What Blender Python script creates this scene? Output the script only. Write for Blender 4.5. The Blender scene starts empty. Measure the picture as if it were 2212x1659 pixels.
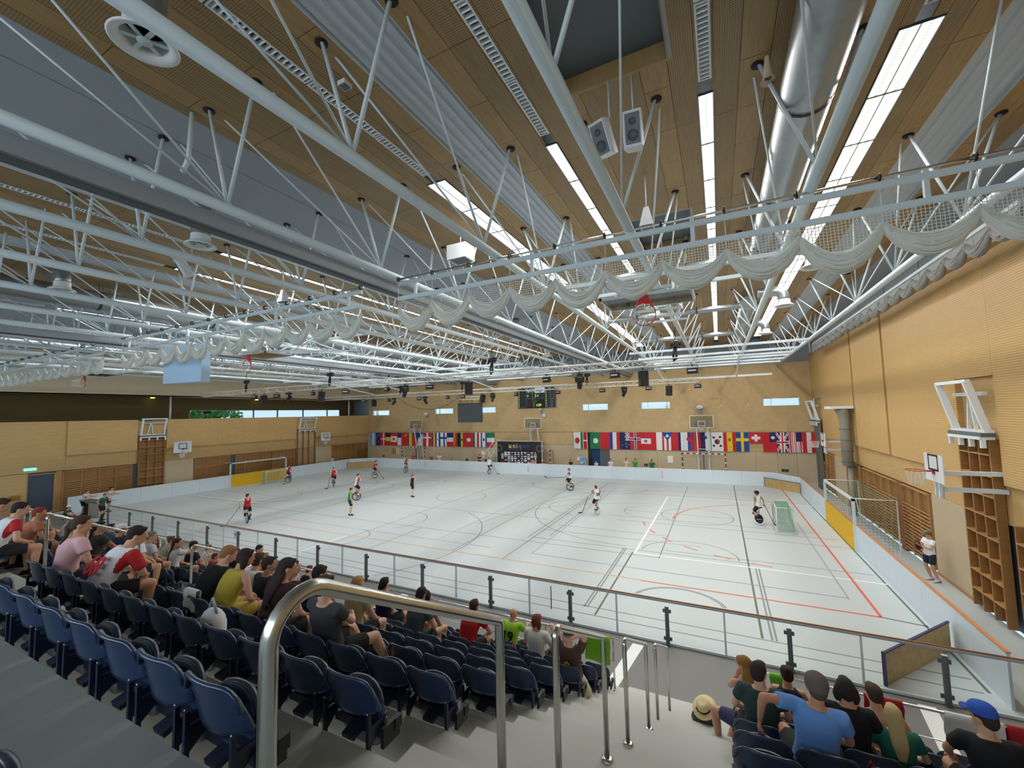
import bpy, bmesh, math, random
import numpy as np
from mathutils import Matrix, Vector
random.seed(7)
SC = bpy.context.scene
COL = SC.collection
PI = math.pi

# ---------------------------------------------------------------- camera
cam_d = bpy.data.cameras.new('camera'); cam = bpy.data.objects.new('camera', cam_d); COL.objects.link(cam)
cam_d.sensor_fit = 'HORIZONTAL'; cam_d.sensor_width = 36.0; cam_d.lens = 895.07*36/2212
cam_d.clip_start = 0.05; cam_d.clip_end = 300
cam.matrix_world = Matrix(((0.89447775, 0.05186486, 0.44409412, 0), (0.44653076, -0.05297477, -0.89319872, 0),
                           (-0.02279984, 0.99724807, -0.07054401, 6.0), (0, 0, 0, 1)))
SC.camera = cam
# ---------------------------------------------------------------- view, world, light
SC.view_settings.view_transform = 'Standard'; SC.view_settings.look = 'None'
SC.view_settings.gamma = 1.0; SC.view_settings.use_curve_mapping = False
SC.view_settings.exposure = 0.0
W = bpy.data.worlds.new('sky'); SC.world = W; W.use_nodes = True
nt = W.node_tree; bg = nt.nodes['Background']
tcw = nt.nodes.new('ShaderNodeTexCoord'); spw = nt.nodes.new('ShaderNodeSeparateXYZ'); nt.links.new(tcw.outputs['Generated'], spw.inputs[0])
crw = nt.nodes.new('ShaderNodeValToRGB'); crw.color_ramp.elements[0].position = 0; crw.color_ramp.elements[0].color = (.62, .84, 1, 1); crw.color_ramp.elements[1].position = .7; crw.color_ramp.elements[1].color = (.25, .5, 1, 1)
nt.links.new(spw.outputs[2], crw.inputs[0]); nt.links.new(crw.outputs[0], bg.inputs[0]); bg.inputs[1].default_value = 1.1
SC.cycles.max_bounces = 7; SC.cycles.diffuse_bounces = 4; SC.cycles.glossy_bounces = 3
SC.cycles.transparent_max_bounces = 14; SC.cycles.transmission_bounces = 4
SC.cycles.caustics_reflective = False; SC.cycles.caustics_refractive = False
SC.cycles.sample_clamp_indirect = 4.0; SC.cycles.sample_clamp_direct = 0
SC.cycles.use_denoising = True
SC.cycles.use_adaptive_sampling = True; SC.cycles.adaptive_threshold = 0.03

def area(name, loc, rot, sx, sy, power, color=(1, 1, 1)):
    d = bpy.data.lights.new(name, 'AREA'); d.shape = 'RECTANGLE'; d.size = sx; d.size_y = sy; d.energy = power; d.color = color
    o = bpy.data.objects.new(name, d); COL.objects.link(o); o.location = loc; o.rotation_euler = rot
    return o
CT = 11.4     # underside of the ceiling
# tubes in the ceiling strips (X centre, width); the lamps hang just under their louvres
STRIPS = [(2.86, .52), (0.07, .26), (-2.76, .26), (-5.62, .52), (-14.2, .26), (-17.0, .26), (-19.85, .52), (-27.5, .26), (-34.0, .26)]
P_STRIP = 520
for (x, w) in STRIPS:
    area('strip_lamp', (x, 21.8, CT-.06), (0, 0, 0), w*.8, 28.0, P_STRIP*(w/.26)**.6, (1, .985, .95))
# daylight: glazed bands of the wall behind the stand and above the gallery
area('daylight_back', (-12, -8.8, 8.6), (math.radians(62), 0, 0), 34, 3.6, 1900, (.84, .93, 1))
area('daylight_left', (-42.6, 28, 6.5), (0, math.radians(-90), 0), .8, 16, 120, (.85, .95, 1))

# ---------------------------------------------------------------- materials
def lin(c):
    return tuple(((v/255)/12.92 if v/255 <= .04045 else ((v/255+.055)/1.055)**2.4) for v in c)
MATS = {}
def mat(name, rgb, rough=.6, metal=0, var=0.0, scale=6, bump=0, emit=None, estr=0, coat=0, spec=.5, kind=None, alpha=None):
    if name in MATS: return MATS[name]
    m = bpy.data.materials.new(name); m.use_nodes = True; n = m.node_tree; b = n.nodes['Principled BSDF']
    c = lin(rgb) + (1,)
    b.inputs['Base Color'].default_value = c; b.inputs['Roughness'].default_value = rough; b.inputs['Metallic'].default_value = metal
    b.inputs['Specular IOR Level'].default_value = spec
    if coat: b.inputs['Coat Weight'].default_value = coat; b.inputs['Coat Roughness'].default_value = .15
    if var or bump:
        tc = n.nodes.new('ShaderNodeTexCoord'); no = n.nodes.new('ShaderNodeTexNoise')
        no.inputs['Scale'].default_value = scale; no.inputs['Detail'].default_value = 5
        n.links.new(tc.outputs['Object'], no.inputs['Vector'])
        if var:
            hs = n.nodes.new('ShaderNodeMixRGB'); hs.blend_type = 'MIX'
            hs.inputs[1].default_value = tuple(v*(1-var) for v in c[:3])+(1,); hs.inputs[2].default_value = tuple(min(1, v*(1+var)) for v in c[:3])+(1,)
            n.links.new(no.outputs['Fac'], hs.inputs[0]); n.links.new(hs.outputs[0], b.inputs['Base Color'])
        if bump:
            bp = n.nodes.new('ShaderNodeBump'); bp.inputs['Strength'].default_value = bump; bp.inputs['Distance'].default_value = .01
            n.links.new(no.outputs['Fac'], bp.inputs['Height']); n.links.new(bp.outputs[0], b.inputs['Normal'])
    if emit:
        b.inputs['Emission Color'].default_value = lin(emit)+(1,); b.inputs['Emission Strength'].default_value = estr
    if alpha is not None: b.inputs['Alpha'].default_value = alpha
    MATS[name] = m; return m

def wood(name, rgb, grain=(1, 14, 1), dark=.72, dots=None, rough=.5, wave=None):
    """oiled timber veneer: stretched noise grain, optional drilled-hole pattern dots=(axis1, axis2, pitch1, pitch2, radius)"""
    m = bpy.data.materials.new(name); m.use_nodes = True; n = m.node_tree; L = n.links; b = n.nodes['Principled BSDF']
    b.inputs['Roughness'].default_value = rough
    tc = n.nodes.new('ShaderNodeNewGeometry')
    mp = n.nodes.new('ShaderNodeMapping'); mp.inputs['Scale'].default_value = grain; L.new(tc.outputs['Position'], mp.inputs['Vector'])
    no = n.nodes.new('ShaderNodeTexNoise'); no.inputs['Scale'].default_value = 2.0; no.inputs['Detail'].default_value = 6; L.new(mp.outputs[0], no.inputs['Vector'])
    n2 = n.nodes.new('ShaderNodeTexNoise'); n2.inputs['Scale'].default_value = .45; n2.inputs['Detail'].default_value = 2; L.new(tc.outputs['Position'], n2.inputs['Vector'])
    cr = n.nodes.new('ShaderNodeValToRGB'); c = lin(rgb)
    cr.color_ramp.elements[0].position = .3; cr.color_ramp.elements[0].color = tuple(v*dark for v in c)+(1,)
    cr.color_ramp.elements[1].position = .7; cr.color_ramp.elements[1].color = c+(1,)
    mx = n.nodes.new('ShaderNodeMath'); mx.operation = 'ADD'; L.new(no.outputs['Fac'], mx.inputs[0])
    m2 = n.nodes.new('ShaderNodeMath'); m2.operation = 'MULTIPLY_ADD'; m2.inputs[1].default_value = .5; m2.inputs[2].default_value = -.25; L.new(n2.outputs['Fac'], m2.inputs[0]); L.new(m2.outputs[0], mx.inputs[1])
    L.new(mx.outputs[0], cr.inputs[0]); out = cr.outputs[0]
    if dots:
        sp = n.nodes.new('ShaderNodeSeparateXYZ'); L.new(tc.outputs['Position'], sp.inputs[0])
        ds = []
        for ax, pit in ((dots[0], dots[2]), (dots[1], dots[3])):
            a = n.nodes.new('ShaderNodeMath'); a.operation = 'PINGPONG'; a.inputs[1].default_value = pit/2; L.new(sp.outputs['XYZ'[ax]], a.inputs[0])
            q = n.nodes.new('ShaderNodeMath'); q.operation = 'DIVIDE'; q.inputs[1].default_value = pit/2; L.new(a.outputs[0], q.inputs[0]); ds.append(q)
        g1 = n.nodes.new('ShaderNodeMath'); g1.operation = 'LESS_THAN'; g1.inputs[1].default_value = dots[4]; L.new(ds[0].outputs[0], g1.inputs[0])
        g2 = n.nodes.new('ShaderNodeMath'); g2.operation = 'LESS_THAN'; g2.inputs[1].default_value = dots[5]; L.new(ds[1].outputs[0], g2.inputs[0])
        g = n.nodes.new('ShaderNodeMath'); g.operation = 'MULTIPLY'; L.new(g1.outputs[0], g.inputs[0]); L.new(g2.outputs[0], g.inputs[1])
        mm = n.nodes.new('ShaderNodeMixRGB'); mm.inputs[2].default_value = tuple(v*dots[6] for v in c)+(1,); L.new(g.outputs[0], mm.inputs[0]); L.new(out, mm.inputs[1]); out = mm.outputs[0]
    L.new(out, b.inputs['Base Color']); MATS[name] = m; return m

M_TIMBER_C = wood('ceiling timber', (166, 134, 86), (14, 1, 1))
M_TIMBER_CP = wood('perforated ceiling timber', (162, 132, 86), (14, 1, 1), dots=(0, 1, .032, .036, .5, .5, .32))
M_WALL = wood('wall timber', (202, 166, 110), (1, 1, 9), .86)
M_WALLF = wood('far wall timber', (204, 174, 126), (1.5, 1, 1.5), .86)
M_WALLP = wood('perforated wall timber', (208, 170, 110), (1, 1, 9), .90, dots=(2, 1, .064, .05, .34, .8, .66))
M_BEIGE = mat('beige impact board', (196, 178, 148), .7, var=.05, scale=3)
M_RED_WOOD = wood('red-brown timber', (150, 92, 52), (1, 1, 10), .75)
M_BARW = wood('wall bar timber', (188, 142, 88), (1, 1, 12), .8)
M_BROWNP = wood('brown box timber', (156, 112, 62), (1, 1, 8), .8)
M_GREYC = mat('smooth grey soffit', (150, 158, 166), .7, var=.03, scale=2)
M_METALC = mat('corrugated grey sheet', (186, 194, 202), .5, var=.03)
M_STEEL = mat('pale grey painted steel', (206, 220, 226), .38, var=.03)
M_STEELD = mat('mid grey steel', (150, 158, 164), .45)  # a darker grey than the pale painted steel
M_GALV = mat('galvanised sheet', (150, 156, 158), .34, metal=.7, var=.12, scale=9, bump=.05)
M_CHROME = mat('brushed stainless', (205, 205, 200), .24, metal=1, var=.05, scale=20)
M_BLACK = mat('matt black', (18, 18, 20), .5)
M_HOLE = mat('painted hole dark', (22, 16, 14), .8)  # darkness inside the ceiling holes, put into the colour
M_WHITE = mat('white enamel', (226, 230, 232), .4)
M_CREAM = mat('cream plaster', (226, 208, 178), .8, var=.03)
M_OLIVE = mat('olive plaster', (112, 98, 62), .8, var=.04)
M_BOARD = mat('white rink board', (214, 226, 234), .45, var=.02)
M_ORANGE = mat('orange wood edge', (214, 140, 84), .5)
M_PLY = wood('plywood', (196, 164, 106), (3, 3, 3), .75)
M_NAVY = mat('navy tape', (62, 58, 98), .6)
M_FLOORG = mat('grey gangway floor', (120, 120, 118), .6, var=.05, scale=4)
M_CONC = mat('pale concrete', (196, 198, 192), .8, var=.05, scale=5, bump=.1)
M_CONCD = mat('grey coated tread', (140, 146, 142), .75, var=.05, scale=5)
M_SEAT = mat('glossy navy plastic', (24, 46, 80), .32, var=.08, scale=3, coat=.35)
M_SEATD = mat('dark navy plastic', (12, 22, 46), .4)
M_NET = mat('white cord', (214, 216, 208), .8)
M_RED = mat('red enamel', (178, 34, 32), .4)
M_YEL = mat('yellow mesh', (226, 178, 20), .7, var=.12, scale=12)
M_GRN = mat('green netting', (42, 150, 98), .8)
M_RUBBER = mat('tyre rubber', (28, 26, 26), .7)
M_LAMP = mat('lit tube louvre', (250, 250, 248), .5, emit=(255, 253, 246), estr=3.2)
M_LAMPOFF = mat('mirror louvre', (120, 128, 132), .25, metal=.7)
M_GREYP = mat('grey paint', (92, 100, 104), .6)
M_SLATE = mat('slate blue door', (64, 76, 92), .6)
M_BLUE = mat('blue curtain', (24, 60, 108), .8)
M_PAPER = mat('white paper', (236, 238, 240), .7)
M_GLASSW = mat('window sky glow', (210, 235, 250), .3, emit=(205, 232, 250), estr=1.1)

def glass(name, tint, fac):
    m = bpy.data.materials.new(name); m.use_nodes = True; n = m.node_tree; n.nodes.clear()
    o = n.nodes.new('ShaderNodeOutputMaterial'); t = n.nodes.new('ShaderNodeBsdfTransparent'); t.inputs[0].default_value = tint+(1,)
    g = n.nodes.new('ShaderNodeBsdfGlossy'); g.inputs['Roughness'].default_value = .03
    lw = n.nodes.new('ShaderNodeLayerWeight'); lw.inputs[0].default_value = fac
    mx = n.nodes.new('ShaderNodeMixShader'); n.links.new(lw.outputs['Fresnel'], mx.inputs[0]); n.links.new(t.outputs[0], mx.inputs[1]); n.links.new(g.outputs[0], mx.inputs[2])
    n.links.new(mx.outputs[0], o.inputs[0]); MATS[name] = m; return m
M_GLASS = glass('clear pane', (.93, .95, .95), .25)
M_ACRYL = glass('clear acrylic', (.80, .84, .85), .35)

def mat_attr():
    m = bpy.data.materials.new('printed cloth'); m.use_nodes = True; n = m.node_tree; b = n.nodes['Principled BSDF']
    a = n.nodes.new('ShaderNodeVertexColor'); a.layer_name = 'Col'; n.links.new(a.outputs[0], b.inputs['Base Color']); b.inputs['Roughness'].default_value = .8
    return m
M_PRINT = mat_attr()

# ---------------------------------------------------------------- mesh helpers
class MB:
    def __init__(s): s.v = []; s.f = []; s.m = []; s.s = []
    def add(s, vs, fs, mi=0, sm=False):
        o = len(s.v); s.v.extend(vs)
        for f in fs: s.f.append(tuple(i+o for i in f)); s.m.append(mi); s.s.append(sm)
        return s
    def box(s, c, d, mi=0, M=None):
        x, y, z = d[0]/2, d[1]/2, d[2]/2
        vs = [Vector((sx*x, sy*y, sz*z)) for sz in (-1, 1) for sy in (-1, 1) for sx in (-1, 1)]
        if M is not None: vs = [M @ v for v in vs]
        vs = [tuple(v+Vector(c)) for v in vs]
        return s.add(vs, [(0, 2, 3, 1), (4, 5, 7, 6), (0, 1, 5, 4), (2, 6, 7, 3), (0, 4, 6, 2), (1, 3, 7, 5)], mi)
    def span(s, a, b, mi=0):
        return s.box([(a[i]+b[i])/2 for i in range(3)], [abs(b[i]-a[i]) for i in range(3)], mi)
    def bar(s, p, q, w, h, mi=0, up=(0, 0, 1)):
        p = Vector(p); q = Vector(q); d = q-p; L = d.length; y = d/L; u = Vector(up)
        x = y.cross(u)
        if x.length < 1e-4: x = y.cross(Vector((1, 0, 0)))
        x.normalize(); z = x.cross(y)
        M = Matrix((x, y, z)).transposed()
        return s.box((p+q)/2, (w, L, h), mi, M)
    def tube(s, p, q, r, r2=None, n=8, mi=0, cap=True):
        return s.path([p, q], [r, r if r2 is None else r2], n, mi, cap)
    def path(s, P, R, n=8, mi=0, cap=True, closed=False, flat=1.0, sm=True, side=None):
        P = [Vector(p) for p in P]; k = len(P)
        if not isinstance(R, (list, tuple)): R = [R]*k
        T = []
        for i in range(k):
            a = P[(i-1) % k] if (closed or i > 0) else P[i]; b = P[(i+1) % k] if (closed or i < k-1) else P[i]
            t = (b-a); T.append(t.normalized() if t.length > 1e-9 else Vector((0, 0, 1)))
        if side is not None: u = Vector(side)
        else: u = Vector((0, 0, 1)) if abs(T[0].z) < .9 else Vector((1, 0, 0))
        vs = []
        for i in range(k):
            t = T[i]
            u = u - t*u.dot(t)
            if u.length < 1e-6: u = t.orthogonal()
            u = u.normalized(); w = t.cross(u)
            r = R[i]; ra, rb = r if isinstance(r, tuple) else (r*flat, r)
            for j in range(n):
                a = 2*PI*j/n; vs.append(tuple(P[i]+u*(math.cos(a)*ra)+w*(math.sin(a)*rb)))
        fs = []
        for i in range(k if closed else k-1):
            a, b = i*n, ((i+1) % k)*n
            for j in range(n): j2 = (j+1) % n; fs.append((a+j, a+j2, b+j2, b+j))
        s.add(vs, fs, mi, sm)
        if cap and not closed:
            o = len(s.v)-k*n
            s.f.append(tuple(o+j for j in reversed(range(n)))); s.m.append(mi); s.s.append(False)
            s.f.append(tuple(o+(k-1)*n+j for j in range(n))); s.m.append(mi); s.s.append(False)
        return s
    def lathe(s, prof, n=16, c=(0, 0, 0), mi=0, M=None, sm=True):
        vs = []
        for (r, z) in prof:
            for j in range(n):
                a = 2*PI*j/n; v = Vector((r*math.cos(a), r*math.sin(a), z))
                if M is not None: v = M @ v
                vs.append(tuple(v+Vector(c)))
        fs = [(i*n+j, i*n+(j+1) % n, (i+1)*n+(j+1) % n, (i+1)*n+j) for i in range(len(prof)-1) for j in range(n)]
        return s.add(vs, fs, mi, sm)
    def ell(s, c, r, n=10, k=7, mi=0, M=None):
        prof = [(math.sin(PI*i/k), -math.cos(PI*i/k)) for i in range(k+1)]
        vs = []
        for (a_, z) in prof:
            for j in range(n):
                a = 2*PI*j/n; v = Vector((a_*math.cos(a)*r[0], a_*math.sin(a)*r[1], z*r[2]))
                if M is not None: v = M @ v
                vs.append(tuple(v+Vector(c)))
        fs = [(i*n+j, i*n+(j+1) % n, (i+1)*n+(j+1) % n, (i+1)*n+j) for i in range(k) for j in range(n)]
        return s.add(vs, fs, mi, True)
    def quad(s, *p, mi=0): return s.add([tuple(q) for q in p], [tuple(range(len(p)))], mi)
    def mesh(s, name, mats):
        me = bpy.data.meshes.new(name); me.from_pydata(s.v, [], s.f)
        if not isinstance(mats, (list, tuple)): mats = [mats]
        for m in mats: me.materials.append(m)
        me.polygons.foreach_set('material_index', s.m); me.polygons.foreach_set('use_smooth', s.s); me.update()
        return me
    def build(s, name, mats, parent=None, loc=None, rz=0):
        o = bpy.data.objects.new(name, s.mesh(name, mats)); COL.objects.link(o)
        if parent is not None: o.parent = parent
        if loc is not None: o.location = loc
        if rz: o.rotation_euler = (0, 0, rz)
        return o

def tag(o, label=None, cat=None, group=None, kind=None):
    if label: o['label'] = label
    if cat: o['category'] = cat
    if group: o['group'] = group
    if kind: o['kind'] = kind
    return o
def thing(name, label, cat, loc=(0, 0, 0), rz=0, group=None):
    o = bpy.data.objects.new(name, None); o.empty_display_size = .1; COL.objects.link(o); o.location = loc; o.rotation_euler = (0, 0, rz)
    return tag(o, label, cat, group)
KIDS = {}
def inst(me, name, parent, loc=(0, 0, 0), rot=None, label=None):
    o = bpy.data.objects.new(name, me); COL.objects.link(o); o.parent = parent; o.location = loc
    if rot: o.rotation_euler = rot
    if label: o['label'] = label
    KIDS.setdefault(parent.name, []).append(o)
    return o
def dup(root, loc, rz=0, label=None, group=None):
    r = root.copy(); COL.objects.link(r); r.location = loc; r.rotation_euler = (0, 0, rz)
    if label: r['label'] = label
    if group: r['group'] = group
    for ch in list(root.children):
        c = ch.copy(); COL.objects.link(c); c.parent = r
        for g in ch.children:
            d = g.copy(); COL.objects.link(d); d.parent = c
    return r
def struct(o): o['kind'] = 'structure'; return o
ORD = ['first', 'second', 'third', 'fourth', 'fifth', 'sixth', 'seventh', 'eighth', 'ninth', 'tenth', 'eleventh', 'twelfth', 'thirteenth', 'fourteenth', 'fifteenth', 'sixteenth', 'seventeenth', 'eighteenth', 'nineteenth', 'twentieth']

PENDING = []
def remesh_later(o, voxel, smooth=2, fac=.5):
    m = o.modifiers.new('r', 'REMESH'); m.mode = 'VOXEL'; m.voxel_size = voxel; m.use_smooth_shade = True
    if smooth:
        q = o.modifiers.new('s', 'SMOOTH'); q.iterations = smooth; q.factor = fac
    PENDING.append(o)
POST = []
def flush_pending():
    bpy.context.view_layer.update(); dg = bpy.context.evaluated_depsgraph_get()
    new = []
    for o in PENDING:
        ev = o.evaluated_get(dg); me = bpy.data.meshes.new_from_object(ev, depsgraph=dg); new.append((o, me))
    for o, me in new:
        o.modifiers.clear()
        if o.type == 'MESH':
            old = o.data; o.data = me; bpy.data.meshes.remove(old)
        elif o.type == 'FONT':
            par = o.parent; n2 = bpy.data.objects.new(o.name, me); nm = o.name; COL.objects.link(n2); n2.parent = par; n2.matrix_local = o.matrix_local.copy()
            bpy.data.objects.remove(o); n2.name = nm
    PENDING.clear()
    for f in POST: f()
    POST.clear()
def text(name, body, size, m, parent, loc, rot, depth=.002, align='CENTER', sx=1, bold=0):
    c = bpy.data.curves.new(name, 'FONT'); c.body = body; c.size = size; c.extrude = depth; c.align_x = align; c.align_y = 'CENTER'; c.offset = bold; c.resolution_u = 2
    c.materials.append(m)
    o = bpy.data.objects.new(name, c); COL.objects.link(o); o.parent = parent; o.location = loc; o.rotation_euler = rot; o.scale = (sx, 1, 1)
    PENDING.append(o); return o

def fillet(P, r, n=8):
    P = [Vector(p) for p in P]; out = [P[0]]
    for i in range(1, len(P)-1):
        a = (P[i-1]-P[i]).normalized(); c = (P[i+1]-P[i]).normalized(); rr = r[i-1] if isinstance(r, (list, tuple)) else r
        ang = a.angle(c); t = rr/math.tan(ang/2); p0 = P[i]+a*t; p1 = P[i]+c*t
        ctr = P[i]+(a+c).normalized()*rr/math.sin(ang/2)
        u = p0-ctr; w = p1-ctr; th = u.angle(w)
        for k in range(n+1):
            f = k/n; out.append(ctr+(u*math.sin((1-f)*th)+w*math.sin(f*th))/math.sin(th))
    out.append(P[-1]); return out
# ================================================================ hall shell
XR, XL, YF, YB = 6.65, -40.35, 39.6, -9.0
def surf(Y, aisle=True):
    """height of the stand under a point"""
    if Y <= 1.17: return 4.398
    k = math.ceil((Y-1.97)/.8 - 1e-6); z = 3.986-.412*k
    if k > 8: return 0.0
    return z + (.206 if aisle and Y <= 1.97+.8*k-.42+1e-6 else 0)

b = MB(); b.span((XL, 11.6, -.05), (XR, YF, 0)); floor = struct(b.build('floor', mat('sports floor', (193, 202, 204), .42, var=.02, scale=1.5, spec=.6)))
b = MB(); b.span((XL, 8.3, -.05), (XR, 11.6, 0)); struct(b.build('floor', M_FLOORG))
# painted court lines: flat print on the floor
LINES = {'grey court line': (mat('grey line paint', (128, 136, 138), .5), [
    ((-29.8, 18.1), (-2.5, 18.1)), ((-2.5, 35.2), (-2.5, 18.05)), ((-8.35, 29.4), (-8.35, 15.5)), ((-8.6, 34.9), (-8.6, 18.6)), ((-7.7, 26.8), (-7.7, 19.3)),
    ((-38.9, 12.85), (4.6, 12.85)), ((-38.9, 12.35), (4.6, 12.35)), ((-4.05, 18.8), (-4.05, 12.8)), ((-3.95, 18.8), (-3.95, 12.8)), ((1.02, 18.3), (1.02, 12.9)), ((.92, 18.3), (.92, 12.9)),
    ((-16.9, 36.9), (-16.9, 14.5)), ((-8.4, 18.75), (1.1, 18.75)), ((-2.4, 19.15), (4.6, 19.15)), ((-14.6, 18.1), (-14.6, 14.2)), ((-38.9, 18.6), (-29.5, 18.6)), ((-24.3, 31.3), (4.5, 31.3)),
    ((-38.9, 35.0), (2.8, 35.0)), ((-30.2, 36.9), (-30.2, 15.5)), ((-24.2, 36.0), (-24.2, 15.5)), ((-10.9, 36.9), (-10.9, 15.6)), ((-5.4, 25.9), (.4, 25.9)), ((-5.4, 23.5), (4.5, 23.5)), ((.7, 22.3), (4.7, 22.3)), ((-8, 21.3), (-2.5, 21.3)), ((-24, 22.2), (-9, 22.2)), ((-38, 28.3), (-24, 28.3)), ((-38, 21.0), (-29, 21.0)), ((-8.4, 20.2), (-1, 20.2)), ((-6, 24.4), (4, 24.4))], .05),
  'green court line': (mat('green line paint', (86, 104, 84), .5), [((-3.6, 18.4), (-3.6, 12.4)), ((.7, 37.1), (.7, 12.9)), ((3.8, 15.5), (4.75, 15.35)), ((4.7, 36.9), (4.7, 12.4))], .06),
  'white court line': (mat('white line paint', (240, 244, 244), .5), [((-3.5, 30.8), (-3.5, 18.35)), ((-3.55, 18.35), (4.75, 18.35)), ((-3.55, 30.8), (4.75, 30.8)), ((-17.25, 12.2), (-17.25, 15.5)), ((-39.1, 18.8), (-29.5, 18.95))], .075),
  'red court line': (mat('red line paint', (214, 106, 84), .5), [((3.8, 36.1), (3.8, 15.5)), ((-2.8, 15.5), (3.83, 15.5))], .08),
  'orange court line': (mat('orange line paint', (210, 168, 132), .5), [((-24.3, 15.55), (-2.8, 15.55))], .06),
  'blue court line': (mat('blue line paint', (150, 164, 186), .5), [((3.3, 26.2), (3.3, 16.5)), ((-7.5, 16.6), (3.3, 16.6)), ((-7.5, 33.0), (-7.5, 16.6)), ((-7.5, 33.0), (3.3, 33.0)), ((-26, 16.6), (-9.5, 16.6)), ((-26, 33), (-9.5, 33)), ((-12.5, 33), (-12.5, 16.6))], .05)}
ARCS = {'grey court line': [((-17.2, 25.9), 1.8, 0, 360), ((.0, 0.0), 0, 0, 0), ((-1.45, 25.8), 1.85, 0, 360), ((-4.0, 25.8), 6.7, 90, 270), ((-8.0, 25.9), 2.2, 90, 270), ((-4.0, 26.0), 1.45, 90, 270),
                        ((-1.45, 13.9), 1.35, 20, 160), ((-1.45, 13.9), 1.42, 20, 160), ((-1.45, 18.9), 1.85, 0, 180), ((-17.5, 16.0), 6.8, -60, 60), ((-17.2, 18.9), 1.85, -50, 90), ((-17.4, 15.2), 1.4, -40, 90), ((-31.6, 20.4), 2.6, -90, 90), ((-27.5, 26.2), 2.6, 0, 120), ((-24.6, 30), 2.5, -60, 60), ((-12, 33.4), 2.6, 180, 330), ((-32.6, 24.7), 6, -90, 90), ((-3, 19), 9.2, 90, 175), ((-8.3, 33.4), 3.2, 180, 350)],
        'red court line': [((2.6, 24.7), 5.2, 105, 180), ((2.4, 25.2), 6.6, 195, 262), ((-17.5, 15.8), .0, 0, 0)]}
for nm, (m, segs, w) in LINES.items():
    b = MB(); zz = .0015+.0006*list(LINES).index(nm)
    for (p, q) in segs:
        d = Vector((q[0]-p[0], q[1]-p[1])); d.normalize(); nx, ny = -d.y*w/2, d.x*w/2
        b.quad((p[0]+nx, p[1]+ny, zz), (p[0]-nx, p[1]-ny, zz), (q[0]-nx, q[1]-ny, zz), (q[0]+nx, q[1]+ny, zz))
    for (c, r, a0, a1) in ARCS.get(nm, []):
        if r == 0: continue
        n = max(8, int(abs(a1-a0)/6)); dash = nm.startswith('red') and r > 6.5
        for i in range(n):
            if dash and i % 2: continue
            t0 = math.radians(a0+(a1-a0)*i/n); t1 = math.radians(a0+(a1-a0)*(i+1)/n)
            P = [(c[0]+(r+s*w/2)*math.cos(t), c[1]+(r+s*w/2)*math.sin(t), zz) for s, t in ((1, t0), (1, t1), (-1, t1), (-1, t0))]
            if all(11.7 < q[1] < 37.2 and -39 < q[0] < 4.8 for q in P): b.quad(*P)
    b.build('floor_line', m, floor)

# ---------------------------------------------------------------- ceiling
TX = lambda i: 1.48-2.84*i
CORR = {-1, 2, 5, 7}
def boards(root, mb_name, m, x0, x1, ylist, z=CT, t=.04):
    cache = {}
    for y0, y1 in ylist:
        key = round(y1-y0, 3)
        if key not in cache:
            q = MB(); q.box((0, 0, t/2), (x1-x0-.008, y1-y0-.010, t)); cache[key] = q.mesh(mb_name, m)
        o = bpy.data.objects.new(mb_name, cache[key]); COL.objects.link(o); o.parent = root; o.location = ((x0+x1)/2, (y0+y1)/2, z+random.uniform(0, .003))
def ys(step, y0=-9.0, y1=39.6):
    out = []; y = y0
    while y < y1-.01: out.append((y, min(y+step, y1))); y += step
    return out
def cut(yl, a, b_):
    out = []
    for y0, y1 in yl:
        if y1 <= a+.01 or y0 >= b_-.01: out.append((y0, y1)); continue
        if y0 < a-.05: out.append((y0, a))
        if y1 > b_+.05: out.append((b_, y1))
    return out
OPEN = [(-2.1, -.42, 2.9, 6.5), (-2.1, -.42, 11.9, 14.6), (-18.9, -17.4, 11.9, 14.4)]
def bay(x0, x1, iA, iB, name='ceiling'):
    root = MB()
    root.span((x0, YB, CT+.30), (x1, YF, CT+.36)); root = struct(root.build(name, M_GREYP))
    plain = [TX(i)+s*.7 for i in range(iA, iB+1) for s in (.5*2, -.5*2)]
    edges = sorted(set([x0, x1] + [p+s*.21 for p in plain for s in (-1, 1) if x0 < p+s*.21 < x1]))
    for a, c in zip(edges[:-1], edges[1:]):
        mid = (a+c)/2
        if any(abs(mid-p) < .2 for p in plain):
            yl = ys(1.15, -9, 14)+ys(3.45, 14, 39.6)
            for (ox0, ox1, oy0, oy1) in OPEN:
                if ox0-.05 < mid < ox1+.05: yl = cut(yl, oy0, oy1)
            boards(root, 'plain_board', M_TIMBER_C, a, c, yl); continue
        near = min(range(iA, iB+1), key=lambda i: abs(TX(i)-mid))
        if abs(TX(near)-mid) < .3 and near in CORR: continue
        segs = [(a, c)]
        for (sx, sw) in STRIPS:
            if a < sx < c: segs = [(a, sx-sw/2), (sx+sw/2, c)]
        if c-a > 2.6: segs = [(a, mid), (mid, c)]
        for (u, w) in segs:
            yl = ys(3.45)
            for (ox0, ox1, oy0, oy1) in OPEN:
                if ox0-.05 < (u+w)/2 < ox1+.05: yl = cut(yl, oy0, oy1)
            boards(root, 'perforated_panel', M_TIMBER_CP, u, w, yl)
    # corrugated sheet strips over the marked trusses
    for i in range(iA, iB+1):
        if i in CORR:
            xs = TX(i); q = MB(); n = 40; prof = []
            for j in range(n+1):
                ph = (j % 8)/8; prof.append((xs-.48+.96*j/n, CT+.05+(.0 if 1 <= (j % 8) <= 4 else .045)))
            for (y0, y1) in ys(5.4):
                vs = []
                for (x, z) in prof: vs += [(x, y0+.004, z), (x, y1-.004, z)]
                q.add(vs, [(2*j, 2*j+1, 2*j+3, 2*j+2) for j in range(n)])
            for s in (-.485, .485): q.span((xs+s-.01, YB, CT-.002), (xs+s+.01, YF, CT+.1))
            q.build('corrugated_sheet', M_METALC, root)
    return root
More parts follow.
